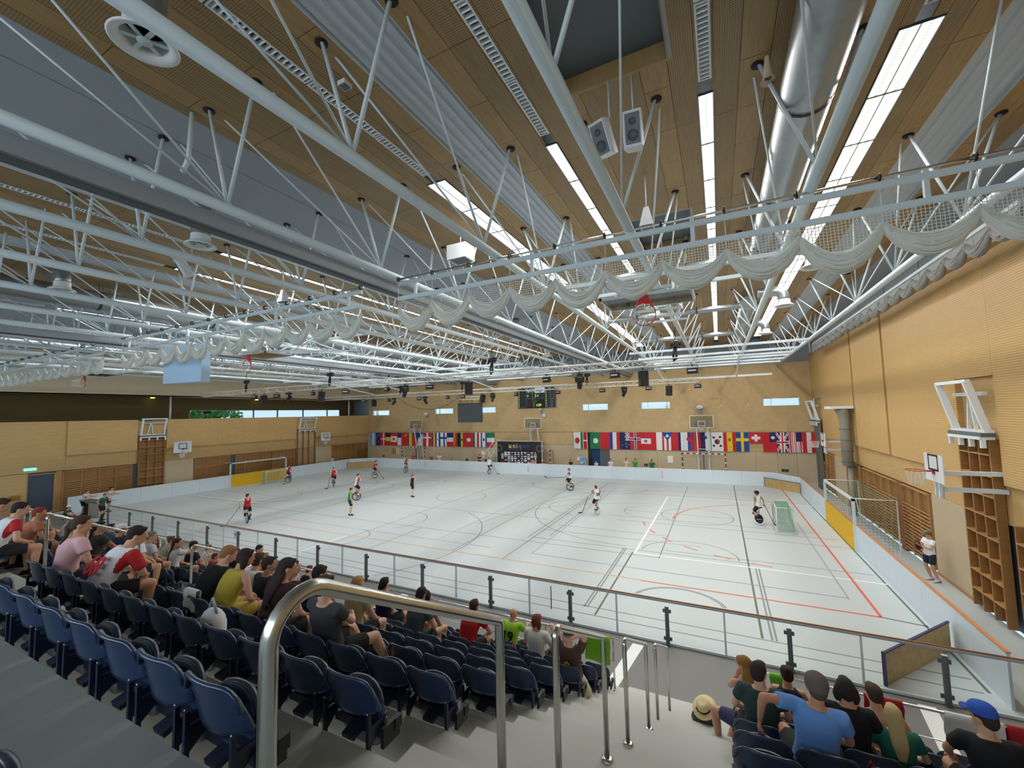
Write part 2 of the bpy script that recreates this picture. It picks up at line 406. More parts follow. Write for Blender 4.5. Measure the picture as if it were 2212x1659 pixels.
bays = [(bay(-8.2, 5.6, -1, 3), -8.2, 5.6), (bay(-24.3, -13.2, 6, 8), -24.3, -13.2)]
for (sx, sw) in STRIPS:
    for (rt, u, w) in bays:
        if u < sx < w:
            for s_ in (-1, 1): e0, e1 = sorted((sx+s_*.10, sx+s_*sw/2)); boards(rt, 'perforated_panel', M_TIMBER_CP, e0-.002, e1+.002, [(y, min(y+3.45, 7.56)) for y in (-9, -5.55, -2.1, 1.35, 4.8)])
q = MB(); q.span((5.6, YB, CT+.02), (XR, YF, CT+.1)); struct(q.build('ceiling', M_GREYC))
for (x0, x1, seams) in ((-13.2, -8.2, (-9.15, -12.2)), (-40.35, -24.3, (-26.2, -29, -31.8, -36.2))):
    root = MB(); root.span((x0, YB, CT+.3), (x1, YF, CT+.36)); root = struct(root.build('ceiling', M_GREYP))
    e = [x1]+list(seams)+[x0]
    for a, c in zip(e[:-1], e[1:]):
        if a < -12: q = MB(); [q.span((c+.01, y0+.006, CT+.01), (a-.01, y1-.006, CT+.06)) for y0, y1 in ys(5.4)]; q.build('grey_soffit', M_METALC if a > -13.5 else M_GREYC, root)
        else: q = MB(); q.span((c+.01, YB, CT+.01), (a-.01, YF, CT+.06)); q.build('grey_soffit', M_GREYC, root)
for (x0, x1, y0, y1) in OPEN:      # roof-light shafts
    q = MB(); h = 1.5
    q.span((x0-.05, y0, CT+.0), (x0, y1, CT+h)); q.span((x1, y0, CT), (x1+.05, y1, CT+h)); q.span((x0-.05, y0-.05, CT), (x1+.05, y0, CT+h)); q.span((x0-.05, y1, CT), (x1+.05, y1+.05, CT+.3), 1); q.span((x0-.05, y1, CT+.3), (x1+.05, y1+.05, CT+h))
    q.span((x0, y0, CT+h-.5), (x1, y1, CT+h-.45), 2); q.span((x1-.35, y0, CT+.45), (x1-.15, y1, CT+.75)); q.span((x0, (y0+y1)/2-.06, CT+.6), (x1, (y0+y1)/2+.06, CT+.8))
    struct(q.build('roof_light_shaft', [M_GREYC, M_TIMBER_C, M_GREYP]))

# ---------------------------------------------------------------- far wall
fw = MB(); fw.span((XL, YF+.1, 9.6), (XR, YF+.2, 11.8)); fw.span((XL, YF+.085, 6.78), (XR, YF+.12, 9.65)); fw.span((XL, YF+.085, 0), (XR, YF+.12, 6.1)); fw.span((-43.2, YF, 5.9), (XL, YF+.15, 8.2)); [fw.span((a, YF+.085, 6.05), (c, YF+.12, 6.8)) for a, c in ((XL, -39.66), (-36.86, -29.84), (-27.26, -24.34), (-21.71, -12.04), (-9.46, -6.44), (-3.89, 3.21), (5.76, XR))]; fw = struct(fw.build('wall_far', M_GREYC))
WIN = [(-39.62, -36.9), (-29.8, -27.3), (-24.3, -21.75), (-12.0, -9.5), (-6.4, -3.93), (3.25, 5.72)]
def wbox(root, name, m, x0, x1, z0, z1, y=YF, t=.08, g=.003):
    q = MB(); q.span((x0+g, y, z0+g), (x1-g, y+t, z1-g)); return q.build(name, m, root)
cols = [XL]+[-39.7+2.47*i+.08 for i in range(1, 19)]+[XR]
for a, c in zip(cols[:-1], cols[1:]):
    wbox(fw, 'wall_panel', M_WALLF, a, c, 2.77, 4.0); wbox(fw, 'wall_panel', M_WALLF, a, c, 4.03, 6.0); wbox(fw, 'wall_panel', M_WALLF, a, c, 6.84, 9.6)
e = [XL]; [e.extend(w) for w in WIN]; e.append(XR)
for i in range(0, len(e), 2):
    n = max(1, round((e[i+1]-e[i])/2.4))
    for j in range(n):
        a = e[i]+(e[i+1]-e[i])*j/n; c = e[i]+(e[i+1]-e[i])*(j+1)/n; wbox(fw, 'wall_panel', M_WALLF, a, c, 6.0, 6.84)
for k, (a, c) in enumerate(WIN):
    wbox(fw, 'wall_panel', M_WALLF, a, c, 6.0, 6.13); wbox(fw, 'wall_panel', M_WALLF, a, c, 6.72, 6.84)
    q = MB()
    for z in (6.13, 6.70): q.span((a, YF-.01, z), (c, YF+.16, z+.02))
    for x in (a, c-.03, a+(c-a)*.22): q.span((x, YF-.01, 6.13), (x+.03, YF+.16, 6.72))
    w = struct(q.build('window_%d' % (k+1), M_WHITE)); q = MB(); q.quad((a, YF+.1, 6.14), (c, YF+.1, 6.14), (c, YF+.1, 6.71), (a, YF+.1, 6.71)); q.build('pane', M_GLASS, w)
# lower impact boards with doorway, hatch and storage doors
lowx = [XL, -36.5, -35.3, -33.9, -31.0, -28.6, -26.2, -24.6, -22.9, -21.2, -19.0, -16.5, -14.2, -11.62]
for a, c in zip(lowx[:-1], lowx[1:]):
    if a == -36.5: wbox(fw, 'impact_board', M_BEIGE, a, c, 0, 1.28); wbox(fw, 'impact_board', M_BEIGE, a, c, 2.08, 2.75); continue
    wbox(fw, 'impact_board', M_BEIGE, a, c, 0, 2.75)
wbox(fw, 'impact_board', M_BEIGE, -11.62, -9.5, 2.45, 2.75)
wbox(fw, 'curtain', M_BLUE, -11.2, -10.45, 0, 2.44, YF+.03); wbox(fw, 'door_leaf', M_GREYP, -10.4, -9.55, 0, 2.44, YF+.05); wbox(fw, 'door_leaf', M_BLACK, -11.6, -11.2, 0, 2.44, YF+.04)
for a, c in zip([-9.5, -8.0, -6.6, -5.2, -3.1, .3, 2.5, 4.0, 5.3], [-8.0, -6.6, -5.2, -3.1, .3, 2.5, 4.0, 5.3, XR]): wbox(fw, 'impact_board', M_BEIGE, a, c, 0, 2.42 if c > .3 else 2.75, g=.008)
wbox(fw, 'wall_panel', M_WALLF, .3, XR, 2.43, 2.76)
q = MB(); q.span((-36.5, YF+.08, 1.28), (-35.3, YF+.1, 2.08), 1); q.span((-36.45, YF-.01, 1.3), (-35.9, YF+.02, 2.05), 2); [q.span((x, YF-.015, 1.26), (x+.03, YF+.02, 2.1)) for x in (-36.52, -35.31)]; q.span((-36.5, YF-.015, 1.25), (-35.3, YF+.02, 1.28))
q.build('service_hatch', [M_BEIGE, M_CREAM, M_BARW], fw)
for (x, z, w, h) in [(-38.0, .95, .3, .2), (-25.7, .8, .35, .25), (-23.9, .8, .3, .25), (-6.4, .9, .35, .25), (4.2, .85, .5, .22)]:
    q = MB(); q.span((x, YF-.03, z), (x+w, YF, z+h)); [q.span((x+.04+i*w/2, YF-.04, z+.04), (x+w/2-.04+i*w/2, YF-.03, z+h-.04), 1) for i in (0, 1)]; q.build('socket_box', [M_GREYP, M_BLACK], fw)

# ---------------------------------------------------------------- right wall
rw = MB(); rw.span((XR+.1, YB, 0), (XR+.2, YF, 12)); rw = struct(rw.build('wall_right', M_GREYP))
def rbox(name, m, y0, y1, z0, z1, x=XR, t=.1, g=.004, root=None):
    q = MB(); q.span((x, y0+g, z0+g), (x+t, y1-g, z1-g)); return q.build(name, m, root or rw)
gaps = [36.3, 39.5]; ed = [YB, -5.6, -2.1, 1.4, 4.9, 8.4, 11.9, 15.5]
for a, c in zip(ed[:-1], ed[1:]): rbox('wall_panel', M_WALLP, a, c, 3.83, 10.2, XR-.12, .2)
for a, c in ((17.5, 20.5), (20.5, 23.35), (23.6, 26), (26, 28.2), (28.45, 31), (31, 33.7), (33.7, 36.4)): rbox('wall_panel', M_WALLP, a, c, 3.83, 10.2, XR-.12, .2)
rbox('wall_panel', M_WALLP, 15.5, 17.5, 6.72, 10.2, XR-.12, .2); rbox('wall_panel', M_WALLP, 36.4, YF, 6.6, 10.2, XR-.12, .2)
rbox('wall_groove', M_RED_WOOD, 23.35, 23.6, 3.83, 10.2, XR-.02, .1, 0); rbox('wall_groove', M_RED_WOOD, 28.2, 28.45, 3.83, 10.2, XR-.02, .1, 0)
rbox('niche_back', M_WALL, 15.5, 17.5, 3.83, 6.72, XR+.02, .08); rbox('niche_back', M_WALL, 36.4, YF, 3.83, 6.6, XR+.02, .08)
for a, c in zip([YB, -4, 0, 4, 8, 12, 15.5], [-4, 0, 4, 8, 12, 15.5, 17.45]): rbox('wood_band', M_WALL, a, c, 2.78, 3.83)
for a, c in zip([17.45, 20.2, 24, 28, 32, 36.4], [20.2, 24, 28, 32, 36.4, YF]): rbox('wood_band', M_WALL, a, c, 2.78, 3.83)
rbox('grey_band', M_GREYC, YB, YF, 10.2, 11.42, XR+.0, .1)
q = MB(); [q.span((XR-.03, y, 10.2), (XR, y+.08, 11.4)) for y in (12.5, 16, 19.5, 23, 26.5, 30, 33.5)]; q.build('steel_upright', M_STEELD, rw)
rbox('impact_board', M_BEIGE, 17.45, 20.15, 0, 2.78, XR-.03, .13); rbox('impact_board', M_BEIGE, 31.1, 34.1, 0, 2.78, XR-.03, .13); rbox('impact_board', M_BEIGE, YB, 15.4, 0, 2.78)
b = MB(); b.span((XR-.05, 17.45, 0), (XR-.03, 20.15, .09)); struct(b.build('baseboard_right', M_BARW))
def wall_bars(x, y0, y1, z0, z1, sgn, label, n=15, open_top=True, rootname='wall_bars'):
    """gymnastic wall bars: uprights with rungs; sgn = direction out of the wall"""
    t = thing(rootname, label, 'wall bars', (x, y0, 0), 0, 'wall bars round the court')
    q = MB(); q.span((-.12*sgn*-1 if sgn < 0 else -.12, 0, z0), (.005, y1-y0, z1)) if False else q.span((sgn*-.02, 0, z0), (0, y1-y0, z1)); q.build('back_board', M_BROWNP, t)
    m = max(1, round((y1-y0)/.93)); q = MB(); q.span((0, -.02, z0), (sgn*.09, .02, z1)); me = q.mesh('upright', M_BARW)
    for i in range(m+1): inst(me, 'upright', t, (0, (y1-y0)*i/m, 0))
    q = MB(); q.path([(sgn*.075, .0, 0), (sgn*.075, y1-y0, 0)], .019, 6, 0, True, False, 1.5); me = q.mesh('rung', M_BARW)
    zt = z1-.75 if open_top else z1-.1
    for i in range(n): inst(me, 'rung', t, (0, 0, z0+.12+(zt-z0-.12)*i/(n-1)))
    q = MB(); q.span((0, 0, z1-.05), (sgn*.1, y1-y0, z1)); q.span((sgn*.02, 0, z1-.62), (sgn*.05, y1-y0, z1-.16)) if False else None; inst(q.mesh('top_rail', M_BARW), 'top_rail', t)
    return t
for j, (a, c, nm) in enumerate([(20.25, 22.75, 'nearest the beige board with the leaning man'), (23.15, 28.0, 'behind the goal frame'), (28.55, 31.05, 'just past the goal frame'), (34.2, 36.35, 'beyond the far beige board'), (36.5, 39.5, 'in the far corner')]):
    wall_bars(XR-.005 if j != 9 else XR, a, c, .1, 2.74, -1, 'timber wall bars on the right wall '+nm, 14)
rbox('timber_pier', M_RED_WOOD, 22.75, 23.15, 0, 2.78, XR-.1, .2)

# ---------------------------------------------------------------- left wall and gallery
lw = MB(); lw.span((XL-.2, YB, 0), (XL-.1, YF, 6.0)); lw = struct(lw.build('wall_left', M_GREYP))
def lbox(name, m, y0, y1, z0, z1, x=XL, t=.1, g=.004, root=None):
    q = MB(); q.span((x-t, y0+g, z0+g), (x, y1-g, z1-g)); return q.build(name, m, root or lw)
for a, c in ((YB, -4), (-4, 1), (1, 6), (6, 9), (9, 12)): lbox('wall_panel', M_WALL, a, c, 2.82, 6.16)
for a, c in ((12.0, 15.87), (17.75, 21.6), (21.6, 25.4), (25.4, 29.25), (31.7, 35.5), (35.5, YF)): lbox('wall_panel', M_WALL, a, c, 3.80, 6.16, XL+.14, .22)
for a, c in ((15.87, 17.75), (29.25, 31.7)): lbox('niche_back', M_WALL, a, c, 2.8, 6.05)
for a, c in ((12, 15.87), (17.75, 22), (22, 26), (26, 29.3), (31.7, 35.5), (35.5, YF)): lbox('wood_band', M_WALL, a, c, 2.78, 3.80)
lbox('impact_board', M_WALL, YB, 10.3, 0, 2.8); lbox('impact_board', M_BEIGE, 17.72, 19.8, 0, 2.78, XL+.02); lbox('impact_board', M_BEIGE, 31.75, 33.85, 0, 2.78, XL+.02); lbox('timber_pier', M_BARW, 11.57, 11.9, 0, 2.8); lbox('timber_pier', M_BARW, 29.4, 31.65, 0, 2.78)
q = MB(); q.span((XL-.1, 10.3, 0), (XL-.02, 11.55, 2.66)); d1 = struct(q.build('door_1', M_SLATE)); q = MB(); q.span((XL-.02, 11.5, 0), (XL+.03, 11.57, 2.7)); q.span((XL-.02, 10.28, 0), (XL+.03, 10.32, 2.7)); q.span((XL-.02, 10.28, 2.66), (XL+.03, 11.57, 2.72)); q.build('door_frame', M_BARW, d1)
for (a, c, nm) in [(11.92, 15.6, 'next to the slate door'), (19.86, 22.7, 'left of the yellow goal'), (23.2, 26.6, 'behind the yellow goal'), (26.75, 29.2, 'just past the yellow goal'), (33.9, 39.4, 'beside the far corner')]:
    wall_bars(XL, a, c, .1, 2.74, 1, 'timber wall bars on the gallery wall '+nm, 14)
GX = -43.0
q = MB(); q.span((GX, YB, 6.0), (XL-.02, YF, 6.1)); struct(q.build('floor', M_FLOORG)); q = MB(); q.span((GX, YB, 8.03), (XL, YF, 8.1)); struct(q.build('ceiling', M_OLIVE))
q = MB(); q.span((XL-.15, YB, 8.03), (XL, YF, 11.6)); struct(q.build('wall_left_upper', M_CREAM))
q = MB()
q.span((GX-.1, YB, 6.1), (GX, 20.6, 8.03)); q.span((GX-.1, 20.6, 6.98), (GX, YF, 8.03)); q.span((GX-.1, 37.3, 6.1), (GX, YF, 7.0)); struct(q.build('wall_gallery', M_OLIVE))
wy = [20.6, 23.6, 26.4, 29.0, 32.1, 35.4, 37.3]
for i, (a, c) in enumerate(zip(wy[:-1], wy[1:])):
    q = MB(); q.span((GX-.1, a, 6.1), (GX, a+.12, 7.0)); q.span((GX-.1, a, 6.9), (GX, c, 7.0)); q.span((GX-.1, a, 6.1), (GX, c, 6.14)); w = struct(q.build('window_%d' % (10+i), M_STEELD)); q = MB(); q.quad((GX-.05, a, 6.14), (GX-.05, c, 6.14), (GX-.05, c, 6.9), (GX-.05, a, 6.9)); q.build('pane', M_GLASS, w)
for y, nm in ((18.1, 'beside the first gallery window'), (36.6, 'near the far corner')):
    q = MB(); q.tube((0, 0, 0), (0, 0, 1.93), .07, n=10); o = q.build('gallery_column', M_WHITE, loc=(XL-.25, y, 6.1)); tag(o, 'slim white column on the gallery '+nm, 'column')
# back wall with its glazed band, out of the picture
q = MB(); q.span((XL, YB-.2, 0), (XR, YB, 6.9)); q.span((XL, YB-.2, 10.4), (XR, YB, 11.9)); struct(q.build('wall_back', M_GREYC))
q = MB(); [q.span((x, YB-.2, 6.9), (x+.15, YB, 10.4)) for x in np.arange(XL, XR, 2.5)]; struct(q.build('window_20', M_STEELD))
# outside: lawn and trees seen through the gallery windows
q = MB(); q.span((-90, -20, -.3), (GX-.2, 80, -.25)); struct(q.build('ground', mat('lawn', (70, 110, 50), .9, var=.2)))
rr = random.Random(3)
ML = mat('leaf green', (96, 158, 62), .7, var=.4, scale=4)
for j, (y, h) in enumerate(((23.5, 9.5), (28.5, 10.5), (20, 9), (33, 8))):
    t = thing('tree', ['leafy tree outside behind the second gallery window', 'tallest leafy tree outside the gallery windows', 'leafy tree outside at the near end of the gallery windows', 'lower leafy tree outside toward the far corner'][j], 'tree', (-60-5*(j % 2)-3*j, y*1.35-4, -.25))
    q = MB(); q.tube((0, 0, 0), (0, 0, h*.6), .25, .12, 8); q.build('trunk', M_BARW, t)
    q = MB()
    for k in range(900):
        a = rr.uniform(0, 2*PI); u = rr.uniform(-1, 1); r = rr.uniform(.5, 1)*3.2; c = Vector((math.cos(a)*math.sqrt(1-u*u)*r, math.sin(a)*math.sqrt(1-u*u)*r, h*.72+u*r*.95))
        n1 = Vector((rr.uniform(-1, 1), rr.uniform(-1, 1), rr.uniform(-1, 1))).normalized(); n2 = n1.orthogonal().normalized(); s = .28
        q.quad(c-n1*s, c+n2*s*.6, c+n1*s, c-n2*s*.6)
    o = q.build('foliage', ML, t); o['kind'] = 'stuff'

# ================================================================ the stand
st = MB(); st.span((-33, YB, 4.0), (XR, 1.17, 4.398)); st = struct(st.build('grandstand', M_CONCD))
AIS = [(-1.97, -.05), (-9.72, -7.8), (-17.5, -15.57), (-25.2, -23.3)]
for k in range(9):
    q = MB(); y1 = 1.97+.8*k; z = 3.986-.412*k; q.span((-33, y1-.8, z-.5), (XR, y1, z)); q.build('terrace', M_CONC, st)
q = MB(); q.span((-33, 8.3, 0), (XR, 8.37, .3)); q.build('terrace_front', M_CONC, st)
for (a, c) in AIS:
    for k in range(9):
        q = MB(); y0 = 1.17+.8*k; z = 3.986-.412*k; q.span((a, y0, z), (c, y0+.38, z+.206)); q.build('half_step', M_CONC, st)
    q = MB(); q.span((a, 8.37, 0), (c, 8.75, .48)); q.span((a, 8.75, 0), (c, 9.13, .27)); q.build('half_step', M_CONC, st)
for x0, y0, x1, y1 in [(-10.2, 8.9, -9.9, 11.3), (-2.6, 9.2, -2.3, 11.4), (3.0, 9.0, 3.25, 11.4), (-18, 8.9, -17.7, 11.3)]:
    q = MB(); q.quad((x0, y0, .004), (x0+.28, y0, .004), (x1+.28, y1, .004), (x1, y1, .004)); q.build('floor_line', MATS['white line paint'], floor)
# stair handrails
def hrail(x, j, y0, y1, label, group):
    fl = lambda Y: 4.99-.515*Y
    t = thing('stair_handrail', label, 'handrail', (x, y0, surf(y0)), 0, group)
    zb = surf(y0); zb1 = surf(y1)-zb
    P = fillet([(0, 0, 0), (0, 0, fl(y0)+.95-zb+.02), (0, y1-y0, fl(y1)+.95-zb), (0, y1-y0, zb1)], [.10 if j == 0 else .045, .03 if j else .035], 9)
    q = MB(); q.path(P, .021, 14, 0, side=(1, 0, 0)); q.build('rail_tube', M_CHROME, t)
    q = MB(); q.lathe([(0, .022), (.03, .022), (.048, .012), (.05, 0)], 18); me = q.mesh('base_cap', M_CHROME); inst(me, 'base_cap', t, (0, 0, 0)); inst(me, 'base_cap', t, (0, y1-y0, zb1))
HR = [(.64, 1.75), (2.45, 3.53), (4.31, 5.47), (6.18, 7.39)]
for ai, x in enumerate((-.965, -8.75, -16.55, -24.3)):
    for j, (a, c) in enumerate(HR):
        hrail(x, j, a, c, 'stainless stair handrail, %s down the %s' % (['topmost', 'second', 'third', 'lowest'][j], ['empty pale stairs nearest the camera', 'second stair aisle beyond the empty blue seats', 'third stair aisle among the crowd', 'farthest stair aisle'][ai]), 'stair handrails')
# crowd rails before the front row
for (x0, x1, nm) in ((-7.7, -2.05, 'in front of the empty blue seats'), (.05, 6.4, 'with towels in front of the small seat block'), (-15.5, -9.8, 'before the second seat block'), (-23.2, -17.6, 'before the third seat block')):
    t = thing('crowd_rail', 'horizontal steel rail '+nm, 'rail', (x0, 8.3, .69)); L = x1-x0
    q = MB(); q.tube((0, 0, .9), (L, 0, .9), .021, n=10); q.tube((0, 0, .5), (L, 0, .5), .010, n=6); q.build('top_tube', M_CHROME, t)
    q = MB(); q.tube((0, 0, 0), (0, 0, .9), .017, n=8); me = q.mesh('post', M_CHROME); n = 4
    for i in range(n+1): inst(me, 'post', t, (.02+(L-.04)*i/n, 0, 0))
# glass balustrade on the rink side
YG = 11.6; gb = thing('glass_balustrade', 'long clear balustrade with steel posts and timber-capped rail before the rink', 'balustrade', (0, YG, 0))
tx = [v*1.0642 for v in (-30.44, -28.02, -25.63, -23.26, -20.82, -18.51, -16.03, -13.6, -11.16, -8.73, -6.24, -3.81, -1.38, 1.09, 3.54, 5.95)]
q = MB(); q.span((tx[0], -.03, 1.06), (XR-.1, .03, 1.10)); q.build('top_rail', M_STEELD, gb); q = MB(); q.span((tx[0], .0, 1.10), (XR-.1, .035, 1.125)); q.build('timber_cap', M_RED_WOOD, gb); q = MB(); q.span((tx[0], -.03, .02), (XR-.1, .03, .07)); q.build('bottom_rail', M_STEEL, gb)
q = MB(); q.span((-.045, -.1, -.0), (.045, -.03, .98)); q.span((-.045, -.1, .981), (.045, -.03, .99), 1)
for z in (.18, .86): q.span((-.10, -.055, z-.04), (.10, -.02, z+.04))
me = q.mesh('post', [M_GREYP, M_WHITE])
for x in tx: inst(me, 'post', gb, (x, 0, 0))
q = MB(); q.span((-.022, -.02, .05), (.022, .02, 1.06)); me = q.mesh('mullion', M_STEEL); q = MB(); q.quad((-.62, 0, 0), (.62, 0, 0), (.62, 0, .99), (-.62, 0, .99)); me2 = q.mesh('pane', M_GLASS)
q = MB(); q.span((-.022, -.02, .05), (.022, .02, 1.06)); q.span((-.022, -.02, .05), (.022, .02, 1.06))
for i, x in enumerate(tx[:-1]):
    m_ = (x+tx[i+1])/2; inst(me, 'mullion', gb, (m_, 0, 0)); inst(me2, 'pane', gb, ((x+m_)/2, 0, .07)); inst(me2, 'pane', gb, ((tx[i+1]+m_)/2, 0, .07))
q = MB(); q.span((-.015, .005, .30), (.015, .008, .95)); q.build('tape_mark', mat('pink tape', (226, 92, 130), .6), gb, (-4.66, 0, 0))
q = MB(); q.span((-.13, -.012, .62), (.13, -.008, .96)); o = q.build('notice_sheet', M_PAPER, gb, (tx[5]-.3, 0, 0))
q = MB(); q.path([(.06*math.cos(a*PI/6), -.015, .79+.06*math.sin(a*PI/6)) for a in range(12)], .008, 5, closed=True, cap=False); q.span((-.02, -.016, .77), (.02, -.013, .81)); o2 = q.build('round_symbol', M_NAVY, gb, (tx[5]-.3, 0, 0))

# ---------------------------------------------------------------- rink boards
def board(name, label, p, q_, h, n, m, cap=None, cat='rink board', t=.05):
    p = Vector(p); q_ = Vector(q_); L = (q_-p).length; ang = math.atan2(q_.y-p.y, q_.x-p.x)
    r = thing(name, label, cat, (p.x, p.y, 0), ang)
    b_ = MB(); b_.span((.006, -t/2, .0), (L/n-.006, t/2, h)); me = b_.mesh('board_panel', m)
    for i in range(n): inst(me, 'board_panel', r, (L*i/n, 0, 0))
    if cap: b_ = MB(); b_.span((0, -t/2-.01, h), (L, t/2+.01, h+.03)); b_.build('top_edge', cap, r)
    return r
bf = board('rink_board', 'white rink board along the far side below the flags', (-37.2, 37.4, 0), (3.3, 37.4, 0), 1.07, 20, M_BOARD)
for x in (-29.6, -17.05, -4.6):
    b = MB(); b.span((x+37.2-.02, -.035, .25), (x+37.2+.02, -.026, .85)); b.build('tape_mark', mat('pink tape', (226, 92, 130), .6), bf)
board('rink_board', 'white rink board with orange top edge beside the right wall', (4.83, 11.9, 0), (4.83, 35.2, 0), 1.07, 12, M_BOARD, M_ORANGE)
board('rink_board', 'white rink board along the gallery wall', (-39.35, 11.9, 0), (-39.35, 35.6, 0), 1.07, 12, M_BOARD)
bo = board('rink_board', 'rounded white corner board at the far right corner', (3.3, 37.4, 0), (4.83, 35.2, 0), 1.07, 3, M_BOARD)
board('rink_board', 'rounded white corner board at the far gallery corner', (-39.35, 35.6, 0), (-37.2, 37.4, 0), 1.07, 3, M_BOARD)
for (p, q_, nm) in (((2.93, 37.3, 0), (4.78, 35.05, 0), 'far right rink corner'), ((-39.3, 35.3, 0), (-36.7, 37.3, 0), 'far gallery rink corner'), ((3.0, 11.75, 0), (4.78, 14.1, 0), 'near right rink corner')):
    d = (Vector(q_)-Vector(p)).normalized(); s = 1 if 'near' in nm else -1; off = Vector((-d.y, d.x, 0))*.12*(-1 if 'near' not in nm else 1)
    r = board('corner_board', 'plywood corner deflector with navy tape in the '+nm, tuple(Vector(p)+off*1.2), tuple(Vector(q_)+off*.4), .66, 2, M_PLY, M_NAVY, 'board', .03)
    b = MB(); b.span((-.02, -.03, 0), (.02, .03, .7)); b.build('end_edge', M_NAVY, r)
# ================================================================ roof trusses
q = MB(); q.tube((0, YB, 0), (0, YF, 0), .088, n=14); me_ch = q.mesh('bottom_chord', M_STEEL)
me_v = {}; me_d = {}
for s in (-1, 1):
    q = MB(); q.tube((0, 0, .04), (s*.7, .02, 2.12), .030, n=8); me_v[s] = q.mesh('strut', M_STEEL)
    for dr in (-1, 1):
        q = MB(); q.tube((0, 0, .05), (s*.7, dr*3.20, 1.99), .0195, n=6); q.tube((s*.7, dr*3.20, 1.99), (s*.7, dr*3.20, 1.995), .06, n=12, mi=1); me_d[s, dr] = q.mesh('tie', [M_STEEL, M_HOLE])  # end disc painted dark for the hole around the tie
q = MB(); q.lathe([(.0, 0), (.085, 0), (.09, .012), (.085, .05)], 16); me_s = q.mesh('sleeve', M_HOLE)  # flat disc painted dark as a ceiling hole; no opening is cut
NK = list(range(-3, 11)); NY = [3.83+3.45*k for k in NK]; MID = 4
ORDW = ['first', 'second', 'third', 'fourth', 'fifth', 'sixth', 'seventh', 'eighth', 'ninth', 'tenth', 'eleventh', 'twelfth', 'thirteenth', 'fourteenth', 'fifteenth', 'sixteenth']
for n_, i in enumerate(range(-1, 15)):
    X = TX(i) if i >= 0 else 4.35
    t = thing('roof_truss', 'pale grey tubular roof truss, %s from the tall timber side wall' % ORDW[n_], 'roof truss', (X, 0, 9.45), 0, 'roof trusses')
    inst(me_ch, 'bottom_chord', t)
    for k, y in zip(NK, NY):
        for s in (-1, 1):
            inst(me_v[s], 'strut', t, (0, y, 0))
            if k <= MID and k > NK[0]: inst(me_d[s, -1], 'tie', t, (0, y, 0))
            if k >= MID and k < NK[-1]: inst(me_d[s, 1], 'tie', t, (0, y, 0))
            if n_ < 7: inst(me_s, 'sleeve', t, (s*.66, y+.02, 1.925))  # painted hole disc at each strut top
# bent drain pipes beside the soffit
for (x, y, nm) in ((-8.02, 3.75, 'nearest the camera'), (-8.02, 10.6, 'farther along the grey soffit')):
    q = MB(); q.path([(0, 0, 0), (-.12, .02, -.75), (-.2, .03, -.85), (-.38, .05, -.93)], .04, 10); tag(q.build('drain_pipe', M_STEEL, loc=(x, y, CT)), 'short bent pale pipe under the soffit edge '+nm, 'pipe')
# curtain boxes (divider curtain housings)
for x, nm in ((-7.36, 'first divider curtain beam, under the truss beside the grey soffit'), (-21.7, 'second divider curtain beam far across the roof')):
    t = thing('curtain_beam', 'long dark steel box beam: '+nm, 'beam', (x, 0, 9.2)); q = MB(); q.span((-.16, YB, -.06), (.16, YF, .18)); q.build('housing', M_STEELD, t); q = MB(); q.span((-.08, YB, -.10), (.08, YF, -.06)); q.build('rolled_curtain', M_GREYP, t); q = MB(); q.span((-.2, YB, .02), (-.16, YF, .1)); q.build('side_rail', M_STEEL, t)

# ---------------------------------------------------------------- ceiling lamps
def louvre():
    m = bpy.data.materials.new('lit louvre'); m.use_nodes = True; n = m.node_tree; L = n.links; b = n.nodes['Principled BSDF']
    g = n.nodes.new('ShaderNodeTexCoord'); sp = n.nodes.new('ShaderNodeSeparateXYZ'); L.new(g.outputs['Object'], sp.inputs[0])
    def pp(ax, pit, off=0):
        o0 = sp.outputs[ax]
        if off: ad = n.nodes.new('ShaderNodeMath'); ad.operation = 'ADD'; ad.inputs[1].default_value = off; L.new(o0, ad.inputs[0]); o0 = ad.outputs[0]
        a = n.nodes.new('ShaderNodeMath'); a.operation = 'PINGPONG'; a.inputs[1].default_value = pit/2; L.new(o0, a.inputs[0])
        d = n.nodes.new('ShaderNodeMath'); d.operation = 'DIVIDE'; d.inputs[1].default_value = pit/2; L.new(a.outputs[0], d.inputs[0]); return d.outputs[0]
    x = pp(0, .13); y = pp(1, .055)
    cr = n.nodes.new('ShaderNodeMapRange'); cr.inputs[1].default_value = .25; cr.inputs[2].default_value = .75; cr.inputs[3].default_value = .40; cr.inputs[4].default_value = 1; L.new(x, cr.inputs[0])
    c2 = n.nodes.new('ShaderNodeMapRange'); c2.inputs[1].default_value = .2; c2.inputs[2].default_value = .5; c2.inputs[3].default_value = .55; c2.inputs[4].default_value = 1; L.new(y, c2.inputs[0])
    mu = n.nodes.new('ShaderNodeMath'); mu.operation = 'MULTIPLY'; L.new(cr.outputs[0], mu.inputs[0]); L.new(c2.outputs[0], mu.inputs[1])
    m2 = n.nodes.new('ShaderNodeMath'); m2.operation = 'MULTIPLY'; m2.inputs[1].default_value = 2.4; L.new(mu.outputs[0], m2.inputs[0])
    b.inputs['Emission Color'].default_value = (1, .99, .96, 1); L.new(m2.outputs[0], b.inputs['Emission Strength']); b.inputs['Base Color'].default_value = (.6, .6, .6, 1)
    return m
M_LOUV = louvre()
def lampmesh(w):
    q = MB(); q.quad((w/2, -.735, 0), (-w/2, -.735, 0), (-w/2, .735, 0), (w/2, .735, 0), mi=0)
    for x in (-w/2, w/2): q.span((x-.008, -.745, -.012), (x+.008, .745, .03), 1)
    for y in (-.745, .735): q.span((-w/2, y, -.012), (w/2, y+.012, .03), 1)
    if w > .4: q.span((-.006, -.735, -.006), (.006, .735, .01), 1)
    return q.mesh('lamp_module', [M_LOUV, M_LAMPOFF])
